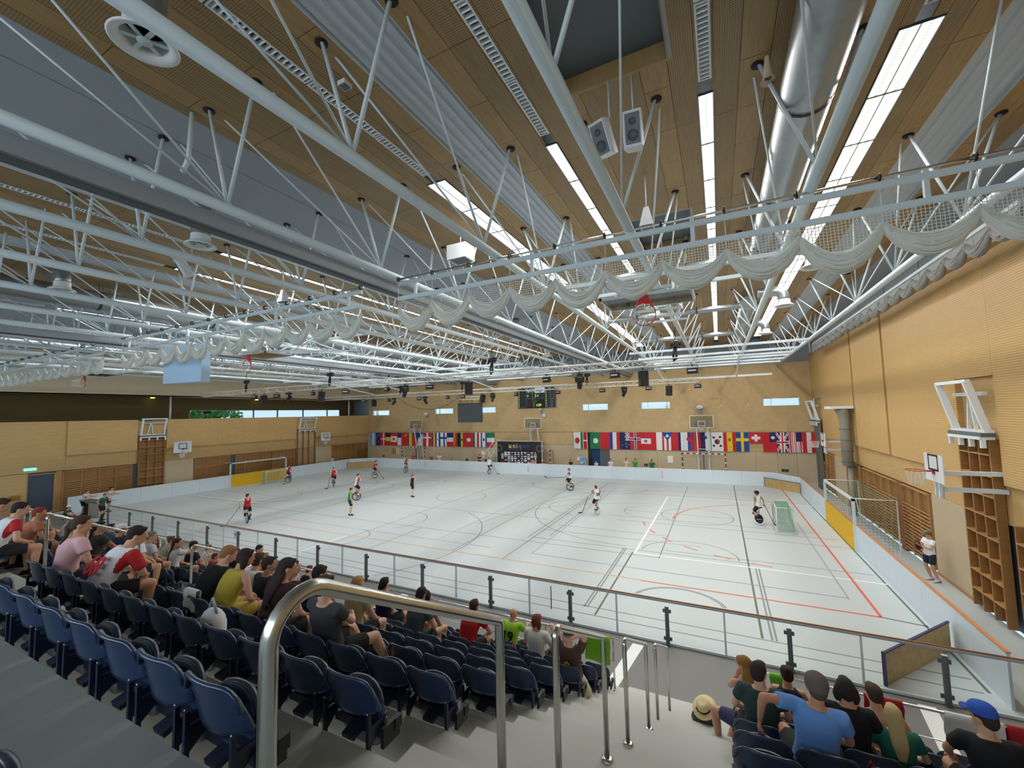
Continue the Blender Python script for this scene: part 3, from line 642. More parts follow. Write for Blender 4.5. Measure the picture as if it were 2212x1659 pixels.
def ventmesh(w):
    q = MB(); q.quad((w/2, -.71, .05), (-w/2, -.71, .05), (-w/2, .71, .05), (w/2, .71, .05), mi=1)
    for x in (-w/2, w/2): q.span((x-.014, -.72, -.008), (x+.014, .72, .05))
    for y in (-.735, .715): q.span((-w/2-.014, y, -.008), (w/2+.014, y+.02, .05))
    for k in range(16): y = -.67+1.34*k/15; q.box((0, y, .015), (w, .012, .05), 0, Matrix.Rotation(.5, 3, 'X'))
    return q.mesh('louvre_module', [M_WHITE, M_GREYP])
me_l = {.26: lampmesh(.24), .52: lampmesh(.5)}; me_vent = ventmesh(.17)
snm = ['wide lit ceiling strip between the big duct and the side wall', 'narrow lit ceiling strip over the roof hoop', 'narrow lit ceiling strip beside the corrugated sheet', 'wide lit ceiling strip next to the grey soffit', 'first narrow lit strip beyond the grey soffit', 'second narrow lit strip beyond the grey soffit', 'wide lit strip over the middle court', 'distant narrow lit strip toward the gallery', 'farthest narrow lit strip over the gallery side']
for (x, w), nm in zip(STRIPS, snm):
    t = thing('ceiling_lamp', nm+', row of tube modules', 'ceiling lamp', (x, 0, CT), 0, 'ceiling light strips')
    for k in range(19): inst(me_l[w], 'lamp_module', t, (0, 8.31+1.5*k, -.005))
    for k in range(-3, 1): inst(me_vent, 'louvre_module', t, (0, 6.5+1.5*k, -.004))

# ---------------------------------------------------------------- ducts and diffusers
def duct(name, label, P, r, hoops=(), cat='duct', n=28):
    t = thing(name, label, cat, P[0]); P0 = Vector(P[0]); q = MB()
    L = [Vector(p)-P0 for p in P]; pts = []; rad = []
    for a, c in zip(L[:-1], L[1:]):
        d = (c-a).length; m = max(2, int(d/.06)) if r > .3 else max(2, int(d/.12))
        for k in range(m): pts.append(a+(c-a)*k/m); rad.append(r*(1+(.012 if k % 2 else 0)))
    pts.append(L[-1]); rad.append(r); q.path(pts, rad, n, 0); q.build('duct_tube', M_GALV, t)
    for h in hoops:
        q = MB(); d = (L[-1]-L[0]).normalized(); c = L[0]+d*h; q.tube(c-d*.025, c+d*.025, r+.015, n=n, cap=False); q.tube(c-d*.06, c-d*.045, r+.01, n=n, cap=False); q.build('clamp_band', M_BLACK, t)
        q = MB(); q.tube(c+Vector((0, 0, r)), c+Vector((0, 0, CT-P0.z-c.z)), .006, n=5); q.build('hanger_rod', M_BLACK, t)
    return t
duct('air_duct', 'large galvanised spiral duct under the ceiling inside a truss', [(1.44, YB, 10.77), (1.44, 14.3, 10.77)], .36, (10.2, 13.3, 16.4, 19.5, 22.6))
duct('air_duct', 'large galvanised duct continuing over the far half of the near court', [(1.44, 21.5, 10.77), (1.44, 37.5, 10.77)], .33, (3, 7, 11))
for j, y in enumerate((14.4, 21.1, 28.5)):
    duct('cross_duct', ['nearest', 'middle', 'farthest'][j]+' slim galvanised duct running crosswise over the roof hoop', [(-4.9, y, 10.6), (1.1, y, 10.6)], .13, (1.5, 4.2), n=14)
duct('air_duct', 'large dull duct above the middle court toward the gallery', [(-21.25, YB, 10.7), (-21.25, 38, 10.7)], .36, (12, 16, 20, 24, 28))
duct('air_duct', 'distant large duct near the gallery bulkhead', [(-35.4, YB, 10.7), (-35.4, 38, 10.7)], .34, (12, 20, 28))
def diffuser(label, x, y, z, r=.24, top=CT, elbow=None):
    t = thing('air_diffuser', label, 'air diffuser', (x, y, z), 0, 'round air diffusers')
    q = MB(); q.lathe([(r*.80, .26), (r*.82, .12), (r*.9, .08), (r*1.28, .02), (r*1.32, 0), (r*1.25, -.012), (r*.9, .03), (r*.85, .10)], 28); q.build('bell', M_WHITE, t)
    q = MB(); q.lathe([(0, .02), (r*.28, .02), (r*.3, .035), (0, .05)], 16)
    for a in range(6): q.bar((.03*math.cos(a*PI/3), .03*math.sin(a*PI/3), .05), (r*.88*math.cos(a*PI/3), r*.88*math.sin(a*PI/3), .05), .05, .008)
    q.build('vane_wheel', M_STEEL, t)
    q = MB(); q.lathe([(0, .22), (r*.8, .22)], 20); q.build('throat', M_GREYP, t)
    q = MB()
    if elbow:
        P = [(0, 0, .2), (0, 0, .35)]+[(elbow[0]*(1-math.cos(a))*.3, elbow[1]*(1-math.cos(a))*.3, .35+.3*math.sin(a)) for a in (.4, .8, 1.2, PI/2)]+[(elbow[0]*.9, elbow[1]*.9, .65)]
        q.path(P, r*.78, 18)
    else:
        n = int((top-z-.22)/.05); q.path([(0, 0, .22+.05*k) for k in range(n+1)], [r*.78*(1+.02*(k % 2)) for k in range(n+1)], 24)
    q.build('riser_duct', M_GALV, t)
diffuser('round white diffuser on a galvanised riser, largest and nearest overhead', -5.72, 2.17, 10.35, .25)
diffuser('round white diffuser below the first curtain beam', -11.0, 5.4, 10.2, .25)
diffuser('round white diffuser with elbow over the middle court', -18.6, 5.25, 10.25, .25, elbow=(-1, 0))
diffuser('round white diffuser with elbow beside the wide strip, nearer of two', 2.75, 14.9, 10.15, .27, elbow=(-1, 0))
diffuser('round white diffuser with elbow beside the wide strip, second along', 2.6, 19.9, 10.12, .27, elbow=(-1, 0))
diffuser('round white diffuser with elbow beside the wide strip, farthest', 2.6, 27.4, 10.2, .27, elbow=(-1, 0))
diffuser('round white diffuser hanging over the centre line', -10.2, 21.2, 10.15, .24)
diffuser('round white diffuser hanging toward the scoreboard', -11.2, 28.5, 10.15, .24)
def onebox(name, label, cat, loc, dims, m=None, rod=True, taper=1.0, rot=0):
    t = thing(name, label, cat, loc, rot); q = MB(); x, y, z = [d/2 for d in dims]
    q.add([(-x*taper, -y*taper, z), (x*taper, -y*taper, z), (x*taper, y*taper, z), (-x*taper, y*taper, z), (-x, -y, -z), (x, -y, -z), (x, y, -z), (-x, y, -z)], [(0, 3, 2, 1)[::-1], (4, 5, 6, 7)[::-1], (0, 1, 5, 4)[::-1], (1, 2, 6, 5)[::-1], (2, 3, 7, 6)[::-1], (3, 0, 4, 7)[::-1]])
    q.build('casing', m or M_WHITE, t); q = MB(); q.span((-x*.8, -y*.8, -z-.01), (x*.8, y*.8, -z+.002)); q.build('grille', M_GREYP, t)
    if rod: q = MB(); q.tube((0, 0, z), (0, 0, CT-loc[2]), .014, n=8); q.build('hanger_rod', M_STEEL, t)
    return t
onebox('ceiling_unit', 'white square box hanging beside the grey soffit', 'ceiling unit', (-6.4, 9.76, 10.6), (.62, .5, .42))
onebox('hanging_speaker', 'small white tapered speaker on a rod over the roof hoop', 'speaker', (-1.24, 9.53, 10.35), (.3, .3, .45), taper=.35)
onebox('hanging_speaker', 'small white tapered speaker over the middle court', 'speaker', (-13.86, 9.5, 10.4), (.3, .3, .45), taper=.35)
onebox('smoke_detector', 'small white smoke detector on the timber ceiling', 'detector', (-5.14, 4.52, 11.36), (.16, .16, .07), rod=False)
def wedge_speaker(label, loc, rz, tilt=.5):
    t = thing('wedge_speaker', label, 'speaker', loc, rz); T = Matrix.Rotation(tilt, 3, 'X')
    q = MB(); pr = [(-.15, -.05), (-.10, .16), (.10, .16), (.15, -.05), (.13, -.11), (-.13, -.11)]
    vs = [tuple(T @ Vector((x, y, z))) for z in (-.26, .26) for x, y in pr]; q.add(vs, [(5, 4, 3, 2, 1, 0), tuple(range(6, 12))]+[(j, (j+1) % 6, 6+(j+1) % 6, 6+j) for j in range(6)]); q.build('cabinet', M_WHITE, t)
    q = MB(); q.box(T @ Vector((0, -.115, 0)), (.22, .006, .44), 0, T); q.build('grille', mat('grey speaker mesh', (122, 128, 132), .7), t)
    for z, r in ((-.1, .08), (.1, .05)): q = MB(); q.lathe([(0, 0), (r, .0), (r, .008)], 18, T @ Vector((0, -.122, z)), 0, T @ Matrix.Rotation(PI/2, 3, 'X')); q.build('cone', M_GREYP, t)
    q = MB(); q.tube(T @ Vector((0, .05, .2)), (.0, .2, .45), .012); q.tube((0, .2, .45), (0, .2, CT-loc[2]), .012); q.build('bracket', M_STEEL, t)
wedge_speaker('tilted white wedge speaker, the lower of a pair under the roof light', (-1.42, 6.3, 10.3), -.35); wedge_speaker('upright white wedge speaker, the higher of a pair under the roof light', (-.97, 6.36, 10.32), .1, .25)
wedge_speaker('white wedge speaker over the middle court', (-13.94, 6.4, 10.5), -.4)
t = thing('horn_lamp', 'small cream bell-shaped fitting beside the big duct', 'lamp', (.94, 7.2, 11.0)); q = MB(); q.lathe([(.03, .4), (.05, .2), (.06, .1), (.11, 0), (.12, -.01), (.05, .05)], 18); q.build('bell', M_CREAM, t)

# ---------------------------------------------------------------- ball nets hung from rails
def ballnet(label, p0, p1, n, mn=None, z_beam=8.89, z_up=9.26, z_sh=9.38, zpk=8.67, zlow=8.13, shaft=True, seed=1, group='ball nets on ceiling rails'):
    rg = random.Random(seed); p0 = Vector(p0); p1 = Vector(p1); L = (p1-p0).length; ang = math.atan2(p1.y-p0.y, p1.x-p0.x)
    t = thing('ball_net', label, 'net', (p0.x, p0.y, z_beam), ang, group); zb = 0; d = L/n
    q = MB(); q.span((0, -.03, -.045), (L, .03, .045)); q.build('lower_beam', M_STEEL, t)
    if shaft:
        q = MB(); q.span((0, -.03, z_up-z_beam-.045), (L, .03, z_up-z_beam+.045)); q.build('upper_beam', M_STEEL, t)
        q = MB(); q.tube((-.05, 0, z_sh-z_beam), (L+.05, 0, z_sh-z_beam), .022, n=10); q.build('winding_shaft', M_CHROME, t)
        q = MB(); q.path([(0, .05*math.cos(a*PI/5), .05*math.sin(a*PI/5)) for a in range(10)], .018, 6, closed=True, cap=False); me = q.mesh('collar', M_BLACK)
        for k in range(n+1): inst(me, 'collar', t, (k*d if k < n else L-.05, 0, z_sh-z_beam))
        q = MB(); q.span((-.03, -.035, .04), (.03, .035, z_sh-z_beam+.02)); me = q.mesh('bracket', M_STEEL)
        for k in range(0, n+1, 3): inst(me, 'bracket', t, (min(L-.05, max(.05, k*d+.5*d)), .02, 0))
    q = MB(); q.tube((0, 0, zpk-z_beam), (0, 0, (z_up if shaft else z_beam)-z_beam), .006, n=5); me = q.mesh('lift_cord', M_WHITE)
    for k in range(n+1): inst(me, 'lift_cord', t, (k*d, 0, 0))
    # gathered net: strands following each scallop
    def sag(u): return 4*u*(1-u)
    b = MB(); N = 14
    for k in range(n):
        dep = (zpk-zlow)*rg.uniform(.85, 1.08)
        P = []; R = []
        for j in range(N*2+1):
            u = j/(2*N); w = .04+.115*sag(u)**.8; P.append((k*d+u*d, rg.uniform(-.006, .006), (zpk-z_beam)-dep*sag(u)**.9*.86)); R.append((w*rg.uniform(.92, 1.06), w*.75*rg.uniform(.92, 1.06)))
        b.path(P, R, 12, cap=False, side=(0, 0, 1))
        for s_ in range(16):
            a = 2*PI*s_/16+rg.uniform(-.1, .1); ro = rg.uniform(.98, 1.10)
            P = []; R = []
            for j in range(N+1):
                u = j/N; w = (.04+.115*sag(u)**.8)*ro; a += rg.uniform(-.05, .05)
                P.append((k*d+u*d, w*math.cos(a)*.75, (zpk-z_beam)-dep*sag(u)**.9*.86+w*math.sin(a))); R.append(.006+.004*sag(u))
            b.path(P, R, 4, cap=False)
        P = [(k*d+u*d/N, 0, zpk-z_beam-dep*sag(u/N)**.9*1.06-.03) for u in range(N+1)]; b.path(P, .011, 5, mi=1, cap=False)
    o = b.build('gathered_net', [mn or M_NET, M_WHITE], t); o['kind'] = 'stuff'
    b = MB(); h = .048; w = .0045
    nx = int(L/h)
    for i in range(nx+1):
        x = i*h; u = (x/d) % 1.0; zl = (zpk-z_beam)-(zpk-zlow)*.75*sag(u)**.9
        b.quad((x-w, 0, -.05), (x+w, 0, -.05), (x+w+.012, .004*math.sin(i), zl), (x-w+.012, .004*math.sin(i), zl))
    nz = int((z_beam-zlow)/h)
    for k in range(n):
        for j in range(1, nz):
            z = -.05-j*h
            for i in range(14):
                u0 = i/14; u1 = (i+1)/14; zl = (zpk-z_beam)-(zpk-zlow)*.8*sag((u0+u1)/2)**.9
                if z > zl: b.quad((k*d+u0*d, 0, z-w-.01*(i % 2)), (k*d+u1*d, 0, z-w-.01*((i+1) % 2)), (k*d+u1*d, 0, z+w-.01*((i+1) % 2)), (k*d+u0*d, 0, z+w-.01*(i % 2)))
    o = b.build('open_mesh', M_NET, t); o['kind'] = 'stuff'
    return t
ballnet('white ball net with deep scallops hanging nearest overhead', (-6.96, 7.8, 0), (5.4, 7.8, 0), 12, seed=2)
ballnet('white ball net in scallops beyond the first curtain beam', (-21.3, 7.8, 0), (-8.2, 7.8, 0), 13, seed=3)
ballnet('white ball net in small scallops toward the gallery', (-38.5, 7.8, 0), (-23.0, 7.8, 0), 15, seed=4)
ballnet('grey ball net gathered along the top of the right wall', (5.95, 12.5, 0), (5.95, 34.5, 0), 20, z_beam=10.25, z_up=10.3, z_sh=10.4, zpk=10.1, zlow=9.7, shaft=False, seed=5, mn=mat('grey cord', (150, 150, 146), .85))

# ---------------------------------------------------------------- hoops
def hoop_mesh(vertical=False):
    pass
def ring_parts(t, c, M, r=.225, netlen=.4, rg=random.Random(5)):
    """rim + net; M maps local (rim in XY plane, net towards -Z) to thing space"""
    c = Vector(c)
    q = MB(); q.path([c+M @ Vector((r*math.cos(a*PI/12), r*math.sin(a*PI/12), 0)) for a in range(24)], .011, 7, closed=True, cap=False); q.build('rim', M_RED, t)
    q = MB(); n = 12
    for s in (-1, 1):
        for i in range(n):
            P = []
            for j in range(5):
                f = j/4; a = 2*PI*(i+s*f*1.0)/n; rr_ = r*(1-.42*f); P.append(c+M @ Vector((rr_*math.cos(a), rr_*math.sin(a), -netlen*f)))
            q.path(P, .006, 4, cap=False)
    q.build('hoop_net', M_NET, t)
def wall_hoop(label, x, y, rz, zrim=3.25, glassb=False, arm=1.0, bw=1.2, bh=.9):
    """board faces local -Y; wall behind at +Y by arm"""
    t = thing('basketball_hoop', label, 'basketball hoop', (x, y, 0), rz)
    z0 = zrim-.3 if not glassb else zrim-.15
    q = MB(); q.span((-bw/2, -.015, z0), (bw/2, .015, z0+bh)); q.build('backboard', M_WHITE if not glassb else M_ACRYL, t)
    q = MB(); mi = M_BLACK if not glassb else M_WHITE; e = .025
    def frame(x0, x1, a, c, w): q.span((x0, -.022, a), (x1, -.016, a+w)); q.span((x0, -.022, c-w), (x1, -.016, c)); q.span((x0, -.022, a), (x0+w, -.016, c)); q.span((x1-w, -.022, a), (x1, -.016, c))
    frame(-.295, .295, zrim, zrim+.45, .05)
    q.build('target_square', mi, t)
    if glassb: q = MB(); frame(-bw/2-.01, bw/2+.01, z0, z0+bh, .05); q.build('board_frame', M_WHITE, t)
    ring_parts(t, (0, -.40, zrim), Matrix.Identity(3)); q = MB(); q.span((-.07, -.19, zrim-.03), (.07, -.02, zrim)); q.span((-.08, -.03, zrim-.1), (.08, -.02, zrim)); q.build('rim_bracket', M_RED, t)
    q = MB()
    if not glassb:
        for s in (-.12, .12): q.span((s-.03, .02, z0-.4), (s+.03, .08, z0+bh*.7))
        q.span((-.03, .05, z0-.45), (.03, .16, z0-.1))
        for z in (z0+.25, z0-.2): q.span((-.1, .05, z-.05), (.1, arm, z+.05))
    else:
        for s in (-.42, .42): q.bar((s, .1, z0+.5), (s, .75, 1.9), .10, .10); q.bar((s, .75, 1.9), (s, .75, .2), .1, .1)
        q.span((-.5, .02, z0+.05), (.5, .1, z0+.12)); q.span((-.5, .02, z0+.5), (.5, .1, z0+.57)); q.span((-.6, .5, 0), (.6, 1.3, .5)) if False else None
        for s in (-.42, .42): q.bar((s, .08, z0+.1), (s, .6, z0-.3), .05, .05)
        q.span((-.42, .7, 2.55), (.42, .76, 2.6))
    q.build('support_frame', M_STEEL, t)
    return t
wall_hoop('white-board hoop on the right wall near the leaning man', 5.25, 15.62, -PI/2, 4.15, arm=1.38, bw=1.1, bh=.75)
wall_hoop('white-board hoop on the right wall in the far corner', 5.3, 29.7, -PI/2, 4.0, arm=1.32, bw=1.1, bh=.75)
wall_hoop('white-board hoop on the gallery wall left of the yellow goal', -39.45, 18.54, PI/2, 3.72, arm=.88, bw=1.27, bh=.9)
wall_hoop('white-board hoop on the gallery wall toward the far corner', -39.45, 32.35, PI/2, 3.75, arm=.88, bw=1.22, bh=.9)
wall_hoop('clear-board hoop on white frame above the far flags, over the black banner', -16.95, 38.6, 0, 4.55, True, bw=1.83, bh=1.07)
wall_hoop('clear-board hoop on white frame in front of the flags, nearest the side wall', -1.4, 38.6, 0, 4.55, True, bw=1.83, bh=1.07)
wall_hoop('clear-board hoop on white frame nearest the gallery corner', -31.9, 38.6, 0, 4.55, True, bw=1.83, bh=1.07)
def roof_hoop(label, x, y, z, full=True):
    t = thing('roof_hoop', label, 'basketball hoop', (x, y, z)); M = Matrix.Rotation(-PI/2*.93, 3, 'X')
    ring_parts(t, (0, 0, 0), M)
    q = MB(); P = [(-.235, .01, .05), (-.07, .05, .42), (.07, .05, .42), (.235, .01, .05), (.16, .01, .17), (0, .01, .235), (-.16, .01, .17)]
    q.add([tuple(Vector(p)+Vector((0, s, 0))) for s in (-.012, .012) for p in P], [tuple(range(7))[::-1], tuple(range(7, 14))]+[(j, (j+1) % 7, 7+(j+1) % 7, 7+j) for j in range(7)]); q.build('rim_plate', M_RED, t)
    q = MB(); q.span((-.9, .06, .43), (.9, 1.12, .45)); q.build('backboard', M_ACRYL, t)
    q = MB()
    for a, c in (((-.93, .05), (.93, .09)), ((-.93, 1.1), (.93, 1.15)), ((-.93, .05), (-.88, 1.15)), ((.88, .05), (.93, 1.15))): q.span((a[0], a[1], .42), (c[0], c[1], .47))
    for s in (-.42, .42):
        q.bar((s, .1, .5), (s, 4.6, 1.1), .07, .07); q.bar((s, 1.1, .5), (s, 2.6, 1.45), .05, .05); q.bar((s, 4.6, 1.1), (s, 2.0, 1.5), .05, .05); q.bar((s, 4.6, 1.1), (s, 4.6, 1.45), .06, .06)
    for yy in (.12, 1.3, 2.6, 3.6, 4.6): q.bar((-.55, yy, .55+.12*(yy > 2)*yy/2.6), (.55, yy, .55+.12*(yy > 2)*yy/2.6), .06, .06)
    for yy in (1.9, 3.2): q.bar((-2.8, yy, 1.42), (2.9, yy, 1.42), .10, .09)
    q.bar((-.42, 1.3, .62), (.42, 2.6, .8), .04, .04); q.bar((.42, 2.6, .8), (-.42, 3.6, .95), .04, .04)
    q.build('folding_frame', M_STEEL, t)
roof_hoop('red roof-mounted hoop folded up under the near trusses', -1.27, 8.7, 7.95); roof_hoop('red roof-mounted hoop folded up over the middle court', -15.0, 8.95, 7.9); roof_hoop('red roof-mounted hoop folded up toward the gallery', -28.3, 8.9, 8.0)
# far retracted boards and crossbeams near the far wall
for j, (x, y) in enumerate(((-1.3, 33.0), (-16.9, 33.0), (-32.3, 33.0))):
    t = thing('ring_gantry', 'white steel gantry with rope rings near the far wall, %s the side wall' % ['nearest', 'second from', 'third from'][j], 'gantry', (x, y, 9.3))
    q = MB()
    for yy in (-8.5, -5.5, -3.5, -2, 0, 2): q.bar((-3.2, yy, 0), (5.4, yy, 0), .12, .12)
    for s in (-2.6, 2.6): q.bar((s, -3.5, -.05), (s, 2.5, -.9), .09, .09)
    q.bar((-3, 2.5, -.9), (4.9, 2.5, -.85), .10, .14); q.build('beam_frame', M_STEEL, t)
    for k, xx in enumerate((-2.6, 1.3, 3.1)):
        q = MB(); q.tube((xx, 2.5, -.9), (xx+.15, 2.5, -3.0), .012, n=5); q.tube((xx+.5, 2.5, -.9), (xx+.15, 2.5, -3.0), .012, n=5); q.tube((xx+.15, 2.5, -3.0), (xx+.15, 2.5, -3.3), .05, .02, 6); q.path([(xx+.15+.11*math.cos(a*PI/6), 2.5, -3.1+.11*math.sin(a*PI/6)) for a in range(12)], .018, 5, closed=True, cap=False); q.build('rope_ring', mat('sisal rope', (190, 164, 120), .9), t)
t = thing('suspended_box', 'square pale blue-white panel hanging on a tube under the nets', 'panel', (-17.9, 8.45, 7.42)); q = MB(); q.span((-1.05, -.16, 0), (1.05, .16, 1.42)); q.build('box_panel', mat('pale blue panel', (176, 208, 238), .5), t, rz=.12); q = MB(); q.tube((0, 0, 1.42), (0, 0, 2.1), .06, n=10); q.build('hanger_tube', M_STEEL, t)
# ================================================================ stage lighting rig
M_ALU = mat('bare aluminium', (214, 214, 208), .4, metal=.15)
def box_truss(label, x0, x1, y, z, h=.29, name='lighting_truss'):
    t = thing(name, label, 'lighting truss', (x0, y, z)); L = x1-x0
    q = MB()
    for a, c in ((-h/2, -h/2), (-h/2, h/2), (h/2, -h/2), (h/2, h/2)): q.tube((0, a, c), (L, a, c), .025, n=6)
    q.build('main_tube', M_ALU, t)
    q = MB(); n = int(L/.5); d = L/n
    for k in range(n):
        for f in (0, 1, 2, 3):
            u = h/2 if k % 2 else -h/2
            if f == 0: q.tube((k*d, -h/2, -u), ((k+1)*d, -h/2, u), .011, n=4, cap=False)
            if f == 1: q.tube((k*d, h/2, u), ((k+1)*d, h/2, -u), .011, n=4, cap=False)
            if f == 2: q.tube((k*d, -u, -h/2), ((k+1)*d, u, -h/2), .011, n=4, cap=False)
            if f == 3: q.tube((k*d, u, h/2), ((k+1)*d, -u, h/2), .011, n=4, cap=False)
    o = q.build('lattice', M_ALU, t); o['kind'] = 'stuff'
    for k in range(0, n, 6): q = MB(); q.span((k*d-.015, -h/2-.03, -h/2-.03), (k*d+.015, h/2+.03, -h/2+.03)) if False else q.path([(k*d, -h/2, -h/2), (k*d, h/2, -h/2), (k*d, h/2, h/2), (k*d, -h/2, h/2)], .02, 5, closed=True, cap=False); q.build('joint_frame', M_ALU, t)
box_truss('long aluminium lighting truss, the nearer of two over the rink', -36.6, -.75, 18.5, 8.0)
box_truss('long aluminium lighting truss, the farther of two before the scoreboard', -37.3, -1.1, 30.5, 7.95)
box_truss('short aluminium truss above the dark video screen', -23.3, -20.4, 34.0, 7.55, .25)
FN = {'par': 0, 'box': 0, 'head': 0, 'flat': 0}
def lampbody(kind, label, x, y, z, tilt=.4, rz=0.0):
    t = thing({'par': 'stage_lamp', 'box': 'line_speaker', 'head': 'moving_head', 'flat': 'stage_lamp'}[kind], label, 'stage light' if kind != 'box' else 'speaker', (x, y, z), rz, 'fixtures on the lighting trusses')
    q = MB(); q.span((-.02, -.02, -.13), (.02, .02, .0)); q.span((-.02, -.18, -.03), (.02, .18, .0)); q.span((-.18, -.02, -.03), (.18, .02, .0)); q.build('clamp', M_BLACK, t)
    if kind == 'head':
        T = Matrix.Rotation(tilt, 3, 'Y')
        q = MB(); q.span((-.19, -.13, -.26), (.19, .13, -.13)); q.build('base', M_BLACK, t)
        q = MB()
        for s in (-.16, .16): q.bar((0, s, -.26), (0, s*.95, -.52), .12, .05, up=(1, 0, 0))
        q.build('yoke', M_BLACK, t)
        q = MB(); q.lathe([(0, .22), (.10, .20), (.13, .1), (.13, -.02), (.11, -.22), (.12, -.30), (.0, -.30)], 14, (0, 0, -.52), 0, T); q.build('head', M_BLACK, t)
        q = MB(); q.lathe([(0, -.303), (.09, -.303)], 14, (0, 0, -.52), 0, T); q.build('lens', M_GREYP, t)
    elif kind == 'box':
        T = Matrix.Rotation(tilt, 3, 'X'); q = MB(); q.box((0, 0, -.52), (.34, .34, .66), 0, T); q.build('cabinet', M_BLACK, t)
        q = MB(); q.box(Vector((0, 0, -.52))+T @ Vector((0, -.175, 0)), (.30, .01, .6), 0, T); q.build('grille', mat('dark mesh', (34, 34, 36), .8), t)
        q = MB(); q.path([(-.19, 0, -.5), (-.19, 0, -.13), (.19, 0, -.13), (.19, 0, -.5)], .014, 5); q.build('yoke', M_BLACK, t)
    else:
        T = Matrix.Rotation(tilt, 3, 'X'); q = MB(); q.box((0, 0, -.28), (.40, .16, .2), 0, T)
        q.box(Vector((0, 0, -.28))+T @ Vector((0, 0, -.12)), (.44, .2, .04), 0, T); q.build('housing', M_BLACK, t)
        q = MB(); q.box(Vector((0, 0, -.28))+T @ Vector((0, -.083, 0)), (.3, .01, .05), 0, T); q.build('lens_bar', M_ALU, t)
        q = MB(); q.path([(-.22, 0, -.28), (-.22, 0, -.12), (.22, 0, -.12), (.22, 0, -.28)], .012, 5); q.build('yoke', M_BLACK, t)
KW = {'par': 'black wash lamp', 'flat': 'black wash lamp', 'box': 'black loudspeaker box', 'head': 'black moving head lamp'}
FRONT = [(-28.9, 'box'), (-30.0, 'flat'), (-27.5, 'flat'), (-26.2, 'head'), (-23.8, 'flat'), (-23.0, 'box'), (-20.8, 'flat'), (-17.4, 'par'), (-16.05, 'head'), (-14.3, 'par'), (-11.75, 'box'), (-7.34, 'par'), (-5.7, 'head'), (-4.07, 'par'), (-2.86, 'box'), (-.9, 'par')]
REAR = [(-31.8, 'par'), (-30.4, 'box'), (-28.5, 'par'), (-27.8, 'head'), (-24.8, 'par'), (-24.1, 'head'), (-21.6, 'par'), (-20.0, 'flat'), (-18.0, 'box'), (-17.0, 'head'), (-14.8, 'par'), (-11.2, 'par'), (-7.7, 'par'), (-6.08, 'head'), (-4.4, 'par'), (-3.04, 'box'), (-1.2, 'par')]
for Y, LST, nm in ((18.5, FRONT, 'nearer'), (30.5, REAR, 'farther')):
    cnt = {}
    tot = {}
    for x, k in reversed(LST):
        kk = KW[k]; cnt[kk] = cnt.get(kk, 0)+1
        lampbody(k, '%s under the %s lighting truss, %s of them from the side wall' % (kk, nm, ORD[cnt[kk]-1]), x, Y, 7.875 if Y < 20 else 7.83, random.choice((-.6, .5, .7)) if k == 'head' else random.uniform(-.2, .3), random.uniform(-.5, .5) if k != 'head' else random.uniform(0, 3))
for j, (x, y) in enumerate(((-31, 18.5), (-22.2, 18.5), (-10.3, 18.5), (-1.5, 18.5), (-27.0, 30.5), (-20.0, 30.5), (-8.8, 30.5))):
    t = thing('chain_hoist', 'black chain hoist with strap above the %s lighting truss, %s from the gallery' % ('nearer' if y < 20 else 'farther', ORD[j if j < 4 else j-4]), 'chain hoist', (x, y, 8.12), 0, 'chain hoists')
    q = MB(); q.tube((-.2, 0, .62), (.22, .02, .66), .13, .1, 12); q.span((-.09, -.1, .5), (.12, .1, .74)); q.build('motor', M_BLACK, t)
    q = MB(); q.path([(-.02, 0, .5), (-.12, 0, .2), (-.08, 0, -.1), (.02, 0, .0), (.0, 0, .5)], .05, 7); q.build('chain_bag', M_BLACK, t)
    q = MB(); q.tube((0, 0, .7), (0, 0, 1.3), .012, n=5); q.tube((-.06, 0, .95), (.0, 0, 1.3), .02, n=5); q.build('strap', M_BLACK, t)
def cable(label, P, r=.02):
    q = MB(); P0 = Vector(P[0]); q.path([Vector(p)-P0 for p in P], r, 6); tag(q.build('cable', mat('brown cable', (70, 52, 38), .7), loc=P[0]), label, 'cable')
cable('cable sagging between the farther truss and the short screen truss', [(-27.5+4.8*u, 30.6+3.4*u, 7.75-1.5*4*u*(1-u)*.8) for u in [i/12 for i in range(13)]])
cable('cable dropping from the gallery end of the nearer truss', [(-36.6-3.4*u, 18.5-.6*u, 7.9-1.5*u**.6) for u in [i/8 for i in range(9)]])
# ---------------------------------------------------------------- screen, scoreboard, banner
t = thing('video_screen', 'large switched-off dark grey video screen hanging before the far wall', 'screen', (-21.5, 34, 5.22))
q = MB(); q.span((-1.36, -.06, 0), (1.36, .10, 1.78)); q.build('panel_wall', mat('screen slate', (62, 68, 72), .5, var=.04), t); q = MB(); q.span((-1.37, -.07, 1.78), (1.37, .11, 1.84)); q.build('top_frame', M_BLACK, t)
for x in (-1.1, -.3, .25, 1.0): q = MB(); q.path([(x-.1, 0, 2.2), (x, 0, 1.84), (x+.1, 0, 2.2)], .02, 5); q.build('clamp_hook', M_BLACK, t)
t = thing('scoreboard', 'dark scoreboard with green-white header, score 2-1 and clock 1:59', 'scoreboard', (-16.85, YF-.12, 6.5))
M_SB = mat('scoreboard navy', (22, 34, 44), .5)
q = MB(); q.span((-2.1, 0, 0), (2.1, .1, 2.15)); q.build('body', M_SB, t)
q = MB(); [q.span((a, -.03, z), (c, 0, z+.05)) for (a, c, z) in ((-2.1, 2.1, 0), (-1.15, 1.0, .0), (-1.1, .9, .95))]; [q.span((x-.025, -.03, 0), (x+.025, 0, 2.1)) for x in (-2.08, -1.12, 1.0, 2.08)]; q.build('frame', M_GREYP, t)
q = MB(); q.span((-1.05, -.04, .55), (.9, -.02, .90)); q.span((-1.05, -.04, .1), (.9, -.02, .45)); q.build('display_field', M_BLACK, t)
